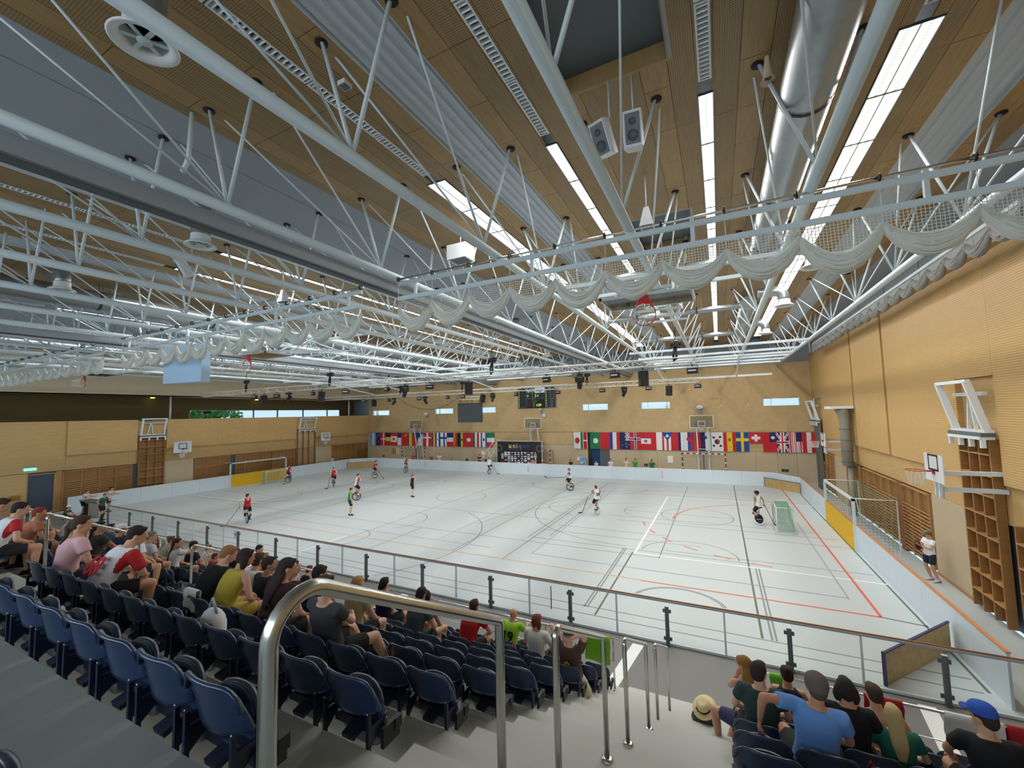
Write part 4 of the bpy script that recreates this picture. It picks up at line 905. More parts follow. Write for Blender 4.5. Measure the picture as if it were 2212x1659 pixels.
q = MB(); [q.span((1.25, -.02, .12+k*.2), (2.0, 0, .2+k*.2)) for k in range(10)]; q.build('name_slot', mat('slot blue', (38, 56, 88), .6), t)
M_LED = mat('green led digits', (170, 200, 90), .5, emit=(190, 220, 90), estr=1.2)
q = MB(); [q.span((x, -.035, .12+k*.19), (x+.05, -.02, .2+k*.19)) for k in range(10) for x in (-2.0, 1.08)]; q.build('led_dot', M_LED, t)
q = MB(); q.span((-1.1, -.05, 1.55), (-.15, -.03, 2.1)); q.build('header_field', mat('header green', (24, 110, 74), .6), t)
q = MB(); q.span((-.15, -.055, 1.55), (.95, -.03, 2.1)); q.build('header_field', M_PAPER, t)
FT = (PI/2, 0, 0)
text('header_text', 'sport', .46, M_PAPER, t, (-.62, -.056, 1.83), FT, sx=.85, bold=.01); text('header_text', 'stege', .40, mat('header blue', (30, 60, 130), .6), t, (.36, -.06, 1.83), FT, sx=.9, bold=.01)
text('score_digits', 'N', .3, M_LED, t, (-.95, -.045, 1.25), FT, sx=.7); text('score_digits', '2-1', .34, M_LED, t, (.05, -.045, 1.25), FT, bold=.005); text('clock_digits', '1:59', .34, M_LED, t, (.25, -.045, .27), FT, bold=.005); text('score_digits', '?', .12, M_LED, t, (.0, -.045, .72), FT)
t = thing('wall_clock', 'small square grey clock above the middle clear-board hoop', 'clock', (-16.1, YF-.05, 5.72)); q = MB(); q.span((-.24, 0, -.24), (.24, .06, .24)); q.build('case', M_STEELD, t); q = MB(); q.lathe([(0, .005), (.2, .005), (.2, 0)], 20, (0, 0, 0), 0, Matrix.Rotation(PI/2, 3, 'X')); q.build('dial', M_PAPER, t); q = MB(); q.bar((0, -.01, 0), (0, -.01, .13), .015, .01, up=(1, 0, 0)); q.bar((0, -.01, 0), (.08, -.01, .03), .015, .01, up=(1, 0, 0)); q.build('hand', M_BLACK, t)
for (x, nm) in ((-31.0, 'nearest the gallery'), (-1.5, 'nearest the side wall'), (-16.4, 'under the scoreboard')):
    z = 6.15 if x != -16.4 else 6.35
    t = thing('wall_floodlight', 'white round wall floodlight above a clear-board hoop, '+nm, 'floodlight', (x, YF-.25, z)); q = MB(); q.ell((0, 0, 0), (.3, .18, .2) if x != -16.4 else (.16, .12, .1), 16, 8); q.build('shell', M_WHITE, t); q = MB(); q.span((-.04, 0, -.3), (.04, .2, -.1)); q.span((-.18, .1, -.45), (.18, .22, -.25)); q.build('bracket', M_STEELD, t)
t = thing('press_banner', 'black press backdrop with glowing uniqon lettering and rows of small logos', 'banner', (-18.42, 38.3, 0)); q = MB(); q.span((-2.5, -.02, 0), (2.5, .02, 3.14)); q.build('cloth', mat('banner black', (22, 22, 30), .6), t)
q = MB(); [q.span((x-.03, -.04, 0), (x+.03, .04, 3.18)) for x in (-2.53, 2.53)]; q.span((-2.55, -.03, 3.13), (2.55, .03, 3.18)); q.build('frame', M_ALU, t)
gc = [(246, 214, 150), (238, 190, 130), (220, 180, 170), (120, 110, 150), (72, 70, 130), (70, 66, 120)]
for k, ch in enumerate('uniqon'): text('logo_letter', ch, .66, mat('logo tint %d' % k, gc[k], .6), t, (-1.0+[0, .46, .78, 1.12, 1.58, 2.04][k], -.03, 2.66), FT, bold=.012)
q = MB(); q.span((-1.15, -.026, 2.30), (.15, -.021, 2.35)); q.build('tagline', mat('tagline bronze', (110, 84, 60), .6), t)
rb = random.Random(9); q = MB()
for r in range(9):
    for c_ in range(11):
        x = -1.9+c_*.37; z = 2.0-r*.195; w = rb.choice((.15, .14, .13, .08)); h = rb.choice((.04, .05, .06, .09)); mi = 0 if (c_+r) % 4 else rb.choice((1, 2, 0))
        if r > 4 and c_ < 3: mi = rb.choice((0, 1, 1))
        q.quad((x-w, -.0215, z-h), (x+w, -.0215, z-h), (x+w, -.0215, z+h), (x-w, -.0215, z+h), mi=mi)
o = q.build('logo_patch', [M_PAPER, mat('patch red', (170, 60, 60), .7), mat('patch grey', (70, 72, 80), .7)], t); o['kind'] = 'stuff'
for s in (-1, 1): q = MB(); q.lathe([(.22, 0), (.36, 0)], 20, (s*2.25, -.022, 2.45), 0, Matrix.Rotation(PI/2, 3, 'X')); q.build('ring_motif', mat('ring bronze', (92, 82, 74), .6), t)

# ---------------------------------------------------------------- flags
def hx(s): return lin(tuple(int(s[i:i+2], 16) for i in (0, 2, 4)))
CR, CW, CB, CN, CK, CG, CY, CL, CO = [hx(v) for v in ('c8262e', 'e8e8ea', '23479a', '24285a', '1e1e22', '1d7a45', 'e8c824', '7aa4d8', 'e08a2a')]
def vs3(a, b_, c): return lambda u, v: a if u < 1/3 else (b_ if u < 2/3 else c)
def hs3(a, b_, c): return lambda u, v: a if v > 2/3 else (b_ if v > 1/3 else c)
def disc(base, c, cx, cy, r, ar=1.6): return lambda u, v: c if ((u-cx)**2+((v-cy)*ar)**2) < r*r else (base(u, v) if callable(base) else base)
def rect(base, c, x0, x1, y0, y1): return lambda u, v: c if x0 < u < x1 and y0 < v < y1 else (base(u, v) if callable(base) else base)
def cross(base, c, cx, cy, w, inner=None, iw=0):
    def f(u, v):
        if inner is not None and (abs(u-cx) < iw or abs((v-cy)*1.6) < iw): return inner
        return c if abs(u-cx) < w or abs((v-cy)*1.6) < w else base
    return f
def uj(u, v):
    a, b_ = abs(u-.5), abs(v-.5)
    if a < .08 or b_ < .05: return CR
    if a < .14 or b_ < .09: return CW
    d = min(abs((u-.5)-(v-.5)), abs((u-.5)+(v-.5)))
    return CR if d < .035 else (CW if d < .10 else CN)
def stars(base, pts, c=CW, r=.05): return lambda u, v: c if any((u-x)**2+((v-y)*1.5)**2 < r*r for x, y in pts) else (base(u, v) if callable(base) else base)
def usa(u, v): return CN if (u > .5 and v > .55) else (CR if int(u*13) % 2 else CW)
def ukc(base, x0, x1, y0, y1): return lambda u, v: uj((u-x0)/(x1-x0), (v-y0)/(y1-y0)) if x0 < u < x1 and y0 < v < y1 else (base(u, v) if callable(base) else base)
def tri(base): return lambda u, v: CB if v > .5+.9*abs(u-.5) else base(u, v)
def cz(u, v): return CB if v > .5+abs(u-.5)*.9 else (CR if u < .5 else CW)
vstripes = lambda cs: (lambda u, v: cs[min(len(cs)-1, int(u*len(cs)))])
HX = stars(vs3(CB, CW, CB), [(.5, .55)], CN, .09)
FL = [
 (-39.95, .9, vs3(CL, CW, CL), 'light blue, white and light blue upright stripes, sun in the middle', [( .5, .6)]),
 (-39.06, .8, stars(CN, [(.3, .7), (.6, .3), (.7, .8), (.3, .25)]), 'dark navy with white stars'),
 (-38.27, .85, cross(CR, CW, .62, .5, .07), 'red with a white cross, third from the gallery'),
 (-37.44, .87, hs3(CK, CY, CR), 'black, yellow and red bands'),
 (-36.58, 1.15, disc(rect(CR, CW, .02, .85, .27, .72), CR, .42, .5, .17), 'red with white square and red leaf'),
 (-35.45, .56, rect(rect(CW, CN, 0, 1, .62, 1), CR, 0, 1, 0, .05), 'narrow navy, white and red with a star'),
 (-34.89, 1.05, stars(CR, [(.55, .75), (.75, .85)], CY, .09), 'plain red with small yellow stars'),
 (-33.84, .54, vstripes([CN, CY, CY]), 'yellow with a navy edge'),
 (-33.2, 1.65, cz, 'blue wedge over red and white, behind the hoop frame'),
 (-31.53, 1.2, cross(CR, CW, .5, .62, .09), 'red with a broad white cross beside the hoop frame'),
 (-30.28, .46, vstripes([CR, CN, CY, CY]), 'navy and yellow sliver'),
 (-29.82, .76, stars(vs3(CB, CW, CB), [(.5, .5)], CL, .12), 'blue, white and blue with a small emblem'),
 (-29.06, .9, cross(CW, CB, .55, .62, .12), 'white with a blue cross'),
 (-28.15, .9, hs3(CN, CW, CR), 'navy, white and red bands stacked'),
 (-27.26, .56, vstripes([CO, CR]), 'orange and red narrow stripes'),
 (-26.7, .35, lambda u, v: CK, 'black narrow stripe'),
 (-26.35, .5, disc(vs3(CG, CY, CR), CK, .5, .5, .16), 'green, yellow and red with a black star'),
 (-25.86, 1.24, disc(CR, CW, .55, .5, .22), 'red with a white flower'),
 (-24.62, 1.0, vstripes([CG, CW, CR, CW]), 'green, white and red upright stripes'),
 (-23.6, .72, stars(vstripes([CB, CW, CW, CW, CB]), [(.5, .52)], CN, .16), 'white with blue edges and a star'),
 (-22.85, .9, hs3(CG, CW, CR), 'green, white and red bands at the end of the left row'),
 (-12.96, .69, disc(CW, CR, .5, .5, .33, 1.75), 'white with a red disc'),
 (-12.27, .94, lambda u, v: CR if .3 < u < .65 and not (abs(v-.5) < .03) else (CW if .24 < u < .71 else (CG if u <= .24 else CK)), 'black, red and green with white edging'),
 (-11.33, .98, disc(CG, CW, .55, .5, .26), 'green with a white emblem'),
 (-10.35, .9, lambda u, v: CR, 'plain red'),
 (-9.45, .97, vs3(CB, CW, CR), 'blue, white and red upright stripes'),
 (-8.48, .94, ukc(stars(CN, [(.2, .25), (.8, .28), (.55, .35), (.6, .15)], CL, .055), .5, 1, .5, 1), 'navy with four pale stars'),
 (-7.54, .93, cross(CR, CW, .5, .62, .13, CN, .06), 'red with a navy cross edged in white'),
 (-6.61, 1.39, disc(rect(CR, CW, .02, .66, .34, .66), hx('7a7a60'), .34, .5, .12), 'red with a white field and crest'),
 (-5.22, .5, lambda u, v: CW, 'plain white narrow'),
 (-4.72, .89, stars(tri(vstripes([CR, CW, CR, CW, CR])), [(.5, .8)], CW, .12), 'red and white stripes with a blue triangle'),
 (-3.83, .92, vstripes([CR, CR, CN, CW]), 'red, navy and white uneven stripes'),
 (-2.91, .85, disc(vs3(CW, CB, CR), CR, .45, .62, .2), 'white, blue and red with a red shield'),
 (-2.0, 1.2, disc(vs3(CR, CN, CW), CB, .66, .72, .14), 'red, navy and white behind the hoop frame'),
 (-.74, .9, lambda u, v: (CR if u > .5 else CN) if (u-.5)**2+((v-.5)*1.6)**2 < .05 else (CK if any((u-a)**2+((v-c)*1.6)**2 < .011 for a, c in ((.22, .72), (.76, .74), (.2, .28), (.78, .28))) else CW), 'white with a red and navy circle and black bars'),
 (.2, .9, disc(lambda u, v: CY if .26 < u < .74 else CR, hx('8a6a3a'), .5, .62, .13), 'red, yellow and red upright stripes with crest'),
 (1.12, .94, cross(CB, CY, .5, .62, .10), 'blue with a yellow cross'),
 (2.1, .92, lambda u, v: CW if (abs(u-.5) < .10 and abs(v-.5) < .34) or (abs(v-.5) < .11 and abs(u-.5) < .34) else CR, 'small square red with a white cross'),
 (3.04, .95, disc(rect(CR, CN, .5, 1, .5, 1), CW, .75, .73, .13), 'red with a navy corner and white sun'),
 (3.95, .9, uj, 'navy with red and white diagonal and upright crosses'),
 (4.83, .88, usa, 'red and white thin stripes with a navy corner'),
 (5.69, .93, vs3(CR, CW, CR), 'red, white and red upright stripes, last beside the side wall')]
for fi, F in enumerate(FL):
    x, w, f, nm = F[:4]; right = x > -20; zt = 4.0 if right else 3.95; h = 1.60 if right else 1.57
    if 'small square' in nm: h = .92
    nu, nv = max(8, int(w/.05)), 26 if h > 1 else 16
    vs = []; rg = random.Random(fi); ph = rg.uniform(0, 6); fq = rg.uniform(5, 9)
    for j in range(nv+1):
        for i in range(nu+1):
            u, v = i/nu, j/nv; vs.append((u*w*(1-.03*(1-v)*math.sin(ph))-.0, -.035+.022*math.sin(u*fq+ph+v*1.2)*(1-v*.6)-(.02 if fi % 2 else 0), -h*(1-v)-.02*math.sin(PI*u)*v))
    fs = [(j*(nu+1)+i, j*(nu+1)+i+1, (j+1)*(nu+1)+i+1, (j+1)*(nu+1)+i) for j in range(nv) for i in range(nu)]
    me = bpy.data.meshes.new('flag'); me.from_pydata(vs, [], fs); me.materials.append(M_PRINT)
    ca = me.color_attributes.new('Col', 'FLOAT_COLOR', 'CORNER'); cols_ = []
    for j in range(nv):
        for i in range(nu): c = f((i+.5)/nu, (j+.5)/nv); cols_.extend((c[0], c[1], c[2], 1)*4)
    ca.data.foreach_set('color', cols_); me.polygons.foreach_set('use_smooth', [True]*len(fs)); me.update()
    o = bpy.data.objects.new('flag', me); COL.objects.link(o); o.location = (x, YF-.06, zt); tag(o, 'hanging flag: '+nm, 'flag', 'flags hung on the far wall')
for (a, c, z) in ((-39.95, -21.9, 3.96), (-12.96, 6.62, 4.01)):
    q = MB(); q.tube((0, 0, 0), (c-a, 0, 0), .012, n=5); tag(q.build('rope_line', M_WHITE, loc=(a, YF-.06, z)), 'thin cord holding the %s row of flags' % ('left' if a < -20 else 'right'), 'cord')
for (x, z, w, h, nm) in ((-23.6, 1.55, .38, .42, 'beside the folded stairs'), (-4.35, 1.3, .45, .6, 'between the standing green shirts and the goal'), (-12.75, 1.25, .45, .35, 'low beside the doorway')):
    q = MB(); q.span((0, 0, 0), (w, .01, h)); tag(q.build('paper_sheet', M_PAPER, loc=(x, YF-.02, z)), 'white paper sheet on the far wall '+nm, 'paper')
t = thing('poster_stand', 'pale blue printed stand beside the blue doorway', 'poster', (-12.0, 39.1, 0)); q = MB(); q.span((-.3, 0, .7), (.3, .03, 1.6)); q.build('poster', mat('poster blue', (120, 176, 222), .6), t); q = MB(); [q.tube((s, .02, 0), (s, .02, .8), .015) for s in (-.2, .2)]; q.span((-.25, -.005, 1.0), (.25, 0, 1.2)); q.build('stand', M_STEEL, t)
# mobile steps behind the rink, left of the banner
t = thing('mobile_stairs', 'white aluminium mobile staircase left of the black banner', 'stairs', (-22.1, 38.6, 0))
q = MB(); [q.span((-.35+.0+k*.17, -.5, .35+k*.24), (-.05+k*.17, .5, .39+k*.24)) for k in range(9)]; q.build('tread', M_WHITE, t)
q = MB(); [q.bar((-.5, s, 0), (1.2, s, 2.6), .07, .05) for s in (-.5, .5)]; q.build('stringer', M_WHITE, t); q = MB(); [q.bar((-.9, s, .9), (.9, s, 3.2), .05, .05) for s in (-.5, .5)]; [q.bar((a, s, c), (a-.35, s, c+.8), .04, .04) for s in (-.5, .5) for a, c in ((0, .8), (.5, 1.5), (1., 2.3))]; q.build('handrail', M_WHITE, t)

# ---------------------------------------------------------------- goals
def hand_goal(label, x, y, wd=3.3, h=2.3, stripe=(M_RED, M_WHITE), dark=False):
    t = thing('handball_goal', label, 'handball goal', (x, y, 0)); n1 = 5
    q = MB()
    for s in (0, wd):
        for k in range(10): q.span((s-.04, -.04, k*h/10), (s+.04, .04, (k+1)*h/10-(.0)), 0 if k % 2 else 1)
    q2 = MB(); [q2.span((s-.041, -.041, k*h/5+.1), (s+.041, .041, k*h/5+.24)) for s in (0, wd) for k in range(5)]
    [q2.span((k*wd/7+.14, -.041, h-.081), (k*wd/7+.36, .041, h+.001)) for k in range(7)]
    q = MB(); [q.span((s-.04, -.04, 0), (s+.04, .04, h)) for s in (0, wd)]; q.span((-.04, -.04, h-.08), (wd+.04, .04, h)); q.build('goal_frame', mat('dark red enamel', (112, 28, 34), .5), t); q2.build('white_band', M_WHITE, t)
    q = MB(); [q.path([(s, 0, h), (s, .7, h-.1), (s, .95, 0)], .015, 5) for s in (0, wd)]; q.span((wd/2-.06, .5, 0), (wd/2+.06, .6, h)); q.build('net_bow', M_GREYP, t)
    q = MB(); w = .008
    for k in range(1, 16): q.bar((k*wd/16, .01, h-.05), (k*wd/16, .7, h-.12), w, w); q.bar((k*wd/16, .7, h-.12), (k*wd/16, .7, h-.5), w, w)
    for k in range(3): q.bar((0, .7, h-.15-k*.12), (wd, .7, h-.15-k*.12), w, w)
    o = q.build('goal_net', mat('dull green net', (96, 120, 84), .9), t); o['kind'] = 'stuff'
hand_goal('red and white handball goal at the far wall under the left flags', -33.9, 38.5); hand_goal('red and white handball goal at the far wall under the right flags', -3.05, 38.5); hand_goal('red and white handball goal half hidden behind the black banner', -18.5, 38.7)
def netting(q, O, U, V, nu, nv, w=.004):
    O, U, V = Vector(O), Vector(U), Vector(V); nn = U.cross(V).normalized(); up = V.normalized()*w; uu = U.normalized()*w
    for i in range(nu+1): a = O+U*i/nu; q.quad(a-uu, a+uu, a+V+uu, a+V-uu)
    for j in range(nv+1): a = O+V*j/nv; q.quad(a-up, a+U-up, a+U+up, a+up)
def field_goal(label, x, y0, y1, s, yel):
    """large steel goal set into the side board; s = direction outwards"""
    t = thing('field_goal', label, 'goal', (x, y0, 0)); L = y1-y0; h = 2.14
    q = MB(); [q.span((-.05, yy-.05, 0), (.05, yy+.05, h)) for yy in (0, L)]; q.span((-.05, -.05, h-.1), (.05, L+.05, h)); q.build('goal_frame', M_STEEL, t)
    q = MB()
    for yy in (0, L): q.path([(0, yy, h), (s*1.4, yy, h), (s*1.4, yy, 0), (0, yy, 0)], .022, 6)
    q.tube((s*1.4, 0, .02), (s*1.4, L, .02), .02, n=6); q.path([(s*.1, 0, h), (s*.25, .1, h-.9), (s*1.2, .15, h-1.0)], .018, 6); q.build('stay', M_STEEL, t)
    q = MB(); q.span((-s*.045, .05, .0), (-s*.06, L-.05, 1.07)); q.build('yellow_mesh_panel', M_YEL, t)
    q = MB(); netting(q, (s*1.4, 0, 0), (0, L, 0), (0, 0, h), 44, 18); netting(q, (0, 0, 0), (s*1.4, 0, 0), (0, 0, h), 12, 18); netting(q, (0, L, 0), (s*1.4, 0, 0), (0, 0, h), 12, 18); netting(q, (0, 0, h), (s*1.4, 0, 0), (0, L, 0), 12, 44)
    o = q.build('goal_net', mat('grey-green net', (126, 142, 112), .9), t); o['kind'] = 'stuff'
field_goal('large steel goal with yellow mesh beside the right wall', 4.78, 22.0, 27.2, 1, 0); field_goal('large steel goal with yellow mesh at the gallery side', -39.28, 22.2, 27.5, -1, 0)
def hockey_goal(label, x, y, s):
    t = thing('hockey_goal', label, 'hockey goal', (x, y, 0)); L, h, d = 1.75, 1.2, .75*s; q = MB()
    q.path([(0, 0, 0), (0, 0, h), (0, L, h), (0, L, 0)], .024, 8); q.path([(0, 0, .02), (d, 0, .02), (d, L, .02), (0, L, .02)], .02, 6, closed=True, cap=False); q.path([(0, 0, h), (d*.8, 0, h), (d, 0, 0)], .015, 6); q.path([(0, L, h), (d*.8, L, h), (d, L, 0)], .015, 6); q.build('goal_frame', M_WHITE, t)
    q = MB(); w = .006
    netting(q, (0, 0, h), (d*.8, 0, 0), (0, L, 0), 15, 36, w); netting(q, (d*.8, 0, h), (d*.2, 0, -h), (0, L, 0), 24, 36, w); netting(q, (0, 0, 0), (d*.9, 0, 0), (0, 0, h), 14, 24, w*.6); netting(q, (0, L, 0), (d*.9, 0, 0), (0, 0, h), 14, 24, w*.8)
    o = q.build('goal_net', M_GRN if s > 0 else mat('pale green net', (150, 172, 140), .9), t); o['kind'] = 'stuff'
hockey_goal('small white-framed hockey goal with green net guarded by the masked rider', 2.2, 23.75, 1); hockey_goal('small white-framed hockey goal before the yellow mesh at the gallery side', -36.95, 24.0, -1)

# ---------------------------------------------------------------- wall apparatus
def apparatus(label, x, y0, y1, z0, z1, s):
    """climbing frame folded to the wall: white box frame on a grey ledge, timber lattice below"""
    t = thing('climbing_frame', label, 'climbing frame', (x, y0, z0)); L = y1-y0; H = z1-z0; o = -s
    q = MB()
    for yy in (.1, L-.1): q.bar((o*.12, yy, .0), (o*.45, yy, H), .16, .09, up=(0, 1, 0))
    q.bar((o*.45, 0.02, H), (o*.45, L-.02, H), .1, .09); q.bar((o*.12, .0, .02), (o*.12, L, .02), .2, .07); q.build('white_frame', M_WHITE, t)
    q = MB(); q.bar((o*.15, L*.3, .0), (o*.15, L*.42, H*.85), .07, .05); q.bar((o*.15, L*.52, 0), (o*.15, L*.42, H*.85), .07, .05); q.bar((o*.1, .1, H*.75), (o*.1, L-.1, H*.75), .1, .1); q.build('strut', M_STEEL, t)
    q = MB(); q.span((0, 0, -.12), (o*.3, L, -.02)); q.build('ledge', M_GREYP, t); q = MB(); q.span((o*.02, .02, -.2), (o*.32, L-.02, -.12)); [q.span((o*.2, yy-.04, -.42), (o*.3, yy+.04, -.2)) for yy in [L*k/3*.94+.05 for k in range(4)]]; q.build('white_ledge', M_WHITE, t)
def lattice(label, x, y0, y1, z0, z1, s, rows, m=M_BROWNP):
    t = thing('lattice_ladder', label, 'climbing lattice', (x, y0, z0)); L = y1-y0; H = z1-z0; o = -s
    q = MB(); q.span((0, 0, 0), (o*.02, L, H)); q.build('back_board', m, t)
    q = MB(); q.span((0, -.03, 0), (o*.2, .03, H)); me = q.mesh('upright', m)
    for k in range(4): inst(me, 'upright', t, (0, L*k/3, 0))
    q = MB(); q.span((o*.0, 0, -.018), (o*.21, L, .018)); me = q.mesh('rung', M_BARW)
    for z in rows: inst(me, 'rung', t, (0, 0, z-z0))
apparatus('white folded climbing frame high on the right wall above the timber lattice', XR-.12, 15.6, 17.4, 5.2, 6.6, 1); lattice('tall brown timber lattice ladder on the right wall', XR-.02, 15.75, 17.35, .1, 5.0, 1, (4.58, 4.0, 3.44, 2.88, 2.3, 1.72, 1.15, .6))
lattice('second brown timber lattice ladder nearer along the right wall', XR-.02, 13.2, 15.0, .1, 2.9, 1, (2.5, 1.9, 1.3, .7))
apparatus('white folded climbing frame high on the right wall in the far corner', XR-.12, 37.0, 39.3, 5.0, 6.4, 1)
t = thing('divider_post', 'grey padded column with white flared head on the right wall', 'column', (6.2, 28.9, 0)); q = MB(); q.path([(0, 0, 2.7), (0, 0, 5.1), (-.05, 0, 5.6), (-.12, 0, 5.85)], [(.26, .3), (.26, .3), (.30, .5), (.32, .7)], 12); q.tube((.1, 0, 0), (.1, 0, 2.7), .14, n=10); q.build('padded_sleeve', mat('grey padding', (150, 146, 132), .8), t); q = MB(); q.span((-.75, -.7, 5.84), (.28, .7, 5.98)); q.build('white_head', M_WHITE, t); q = MB(); [q.path([(.29*math.cos(a*PI/6), .31*math.sin(a*PI/6), z) for a in range(12)], .015, 5, closed=True, cap=False) for z in (2.9, 3.5, 4.1, 4.7)]; q.build('strap', M_GREYP, t)
t = thing('padded_pier', 'grey padded pier in the far corner of the right wall', 'column', (6.45, 37.6, 0)); q = MB(); q.span((-.12, -.5, 0), (.1, .6, 4.85)); q.build('padding', mat('grey pier pad', (112, 110, 106), .8), t); q = MB(); [q.span((-.14, y, 0), (-.12, y+.04, 4.85)) for y in (-.3, 0, .3)]; q.build('strap', M_GREYP, t)
apparatus('white folded climbing frame on the gallery wall above the timber lattice', XL+.02, 15.95, 17.65, 4.95, 6.2, -1); lattice('brown timber lattice ladder on the gallery wall', XL+.0, 15.98, 17.6, .4, 4.85, -1, (4.55, 4.02, 3.45, 2.9, 2.31, 1.72, 1.17, .6))
apparatus('white folded climbing frame on the gallery wall toward the far corner', XL+.02, 29.5, 31.6, 4.85, 6.0, -1)
t = thing('metal_slides', 'grey upright rails on the gallery wall below the second climbing frame', 'rails', (XL+.03, 29.45, 0)); q = MB(); [q.span((0, y, 0), (.08, y+.08, 4.8)) for y in (0, .66, 1.34, 2.1)]; q.build('upright', M_GREYP, t)
t = thing('exit_sign', 'glowing green exit light above the slate door', 'sign', (XL+.03, 10.1, 3.0)); q = MB(); q.span((0, 0, 0), (.06, .55, .16)); q.build('case', mat('exit glow', (120, 240, 200), .5, emit=(120, 245, 205), estr=1.6), t); q = MB(); q.span((0, 0, .16), (.07, .55, .18)); q.build('top_cap', M_GREYP, t)
for (y, nm) in ((17.7, 'nearer the camera'), (26.5, 'toward the far corner')):
    t = thing('gallery_lamp', 'small warm lamp under the gallery soffit '+nm, 'lamp', (GX+.4, y, 7.95)); q = MB(); q.lathe([(0, 0), (.14, 0), (.15, .03), (.14, .07)], 14); q.build('shade', mat('warm lamp', (250, 220, 110), .5, emit=(255, 224, 110), estr=3), t)
t = thing('spotlight_stand', 'dark camera tripod device on the gallery ledge against the windows', 'camera', (XL-.6, 20.9, 6.12)); q = MB(); q.tube((0, 0, 0), (0, .0, .5), .03); q.build('stand', M_BLACK, t); q = MB(); q.span((-.12, -.2, .45), (.12, .25, .7)); q.tube((0, .25, .58), (0, .45, .6), .07); q.build('body', M_BLACK, t)
q = MB(); q.span((0, 0, 0), (.1, .45, .28)); tag(q.build('wall_box', M_BROWNP, loc=(XL, 9.55, 1.2)), 'small brown box on the gallery wall beside the slate door', 'box')
# ================================================================ tip-up chairs
def chair_mesh():
    """origin: riser top edge under the middle of the back; sitter faces +Y"""
    W = .205
    # backrest shell: grid swept in x,z with curvature
    def shell(x0, outline, y_of, t, nx=12, name='backrest', m=M_SEAT):
        q = MB(); F = []; B = []
        nz = 9
        for j in range(nz+1):
            for i in range(nx+1):
                u = -1+2*i/nx; zb, zt = outline(u); z = zb+(zt-zb)*j/nz; x = u*W
                y = y_of(u, j/nz); F.append((x, y+t/2, z)); B.append((x, y-t/2, z))
        n = len(F); vs = F+B; st_ = nx+1; fs = []
        for j in range(nz):
            for i in range(nx):
                a = j*st_+i; fs.append((a, a+st_, a+st_+1, a+1)); fs.append((n+a, n+a+1, n+a+st_+1, n+a+st_))
        per = [i for i in range(nx+1)]+[j*st_+nx for j in range(1, nz+1)]+[nz*st_+i for i in range(nx-1, -1, -1)]+[j*st_ for j in range(nz-1, 0, -1)]
        for a, c in zip(per, per[1:]+per[:1]): fs.append((a, c, n+c, n+a))
        q.add(vs, fs, 0, True); return q
    W = .222
    def o1(u):
        a = abs(u); return .150+.035*a**4, .405-.006*a-.105*a**7
    yb = lambda u, v: .0+.060*u*u-.045*v+.025
    q = shell(0, o1, lambda u, v: yb(u, v)-.012*v**8, .016, nx=18)
    P = []; R = []
    for i in range(19):
        u = -1+2*i/18; zb, zt = o1(u); P.append((u*W, yb(u, 1)-.018, zt-.004)); R.append(.0125)
    q.path(P, R, 8)
    back = q.mesh('backrest', M_SEAT)
    # folded seat: rounded pan hanging upright before the back
    W = .190
    def o2(u):
        c = max(0, 1-abs(u)**2.6)**(1/2.6); return .085-.215*c, .095+.20*c
    ys_ = lambda u, v: .150+.03*(1-u*u)-.035*v
    q = shell(0, o2, ys_, .03, nx=18); P = []
    for i in range(19): u = -1+2*i/18; zb, zt = o2(u); P.append((u*W*.99, ys_(u, 1)+.012, zt-.010))
    q.path(P, .020, 8); P = []
    for i in range(19): u = -1+2*i/18; zb, zt = o2(u); P.append((u*W*.99, ys_(u, 0)+.004, zb+.008))
    q.path(P, .014, 6); seat = q.mesh('seat', M_SEAT)
    q = MB(); q.span((-.011, -.002, -.03), (.011, .020, .19)); q.add([(-.009, 0, -.02), (.009, 0, -.02), (.009, .17, .12), (-.009, .17, .12), (-.009, 0, .12), (.009, 0, .12)], [(0, 1, 2, 3), (4, 3, 2, 5), (0, 3, 4), (1, 5, 2), (0, 4, 5, 1)]); leg = q.mesh('leg', M_SEATD)
    q = MB(); q.span((-.205, .10, .0), (.205, .16, .06)); q.bar((0, .13, .03), (0, .02, .0), .1, .03); brk = q.mesh('hinge_bracket', M_SEATD)
    q = MB(); q.span((-.012, .09, -.05), (.012, .24, .07)); q.span((-.02, .19, .0), (.02, .25, .07)); plate = q.mesh('end_bracket', M_BLACK)
    q = MB(); q.ell((0, 0, 0), (.0045, .004, .0045), 8, 5); scr = q.mesh('screw', M_STEEL)
    return back, seat, leg, brk, plate, scr
CH = chair_mesh()
def seat_down(seatmesh):
    pass
# horizontal seat pan for occupied chairs
q = MB(); prof = []
N = 14; top = []; bot = []
for i in range(N):
    a = 2*PI*i/N; x = .205*math.copysign(abs(math.cos(a))**.7, math.cos(a)); y = .27+.19*math.copysign(abs(math.sin(a))**.8, math.sin(a)); top.append((x, y, .035)); bot.append((x*.95, y, .0))
q.add(top+bot, [tuple(range(N)), tuple(range(2*N-1, N-1, -1))]+[(i, N+i, N+(i+1) % N, (i+1) % N) for i in range(N)]); ME_PAN = q.mesh('seat', M_SEAT)
NROW = ['back', 'second', 'third', 'fourth', 'fifth', 'sixth', 'seventh', 'eighth', 'front']
def chair(x, k, label, occupied=False, first=False):
    """row k of 0..8; k=-1 is the row above the walkway"""
    y = 1.17+.8*k; z = 4.398-.412*k
    t = thing('stadium_chair', label, 'chair', (x, y, z), 0, 'blue tip-up chairs of the stand')
    inst(CH[0], 'backrest', t); inst(ME_PAN if occupied else CH[1], 'seat', t)
    for s in (-.19, .19): inst(CH[2], 'leg', t, (s, 0, 0))
    inst(CH[3], 'hinge_bracket', t)
    if k < 6: inst(CH[5], 'screw', t, (.19, .0, .2)); inst(CH[5], 'screw', t, (-.19, .0, .2))
    return t
OCC = set()   # (block, row, seat) taken by people; filled by the people section
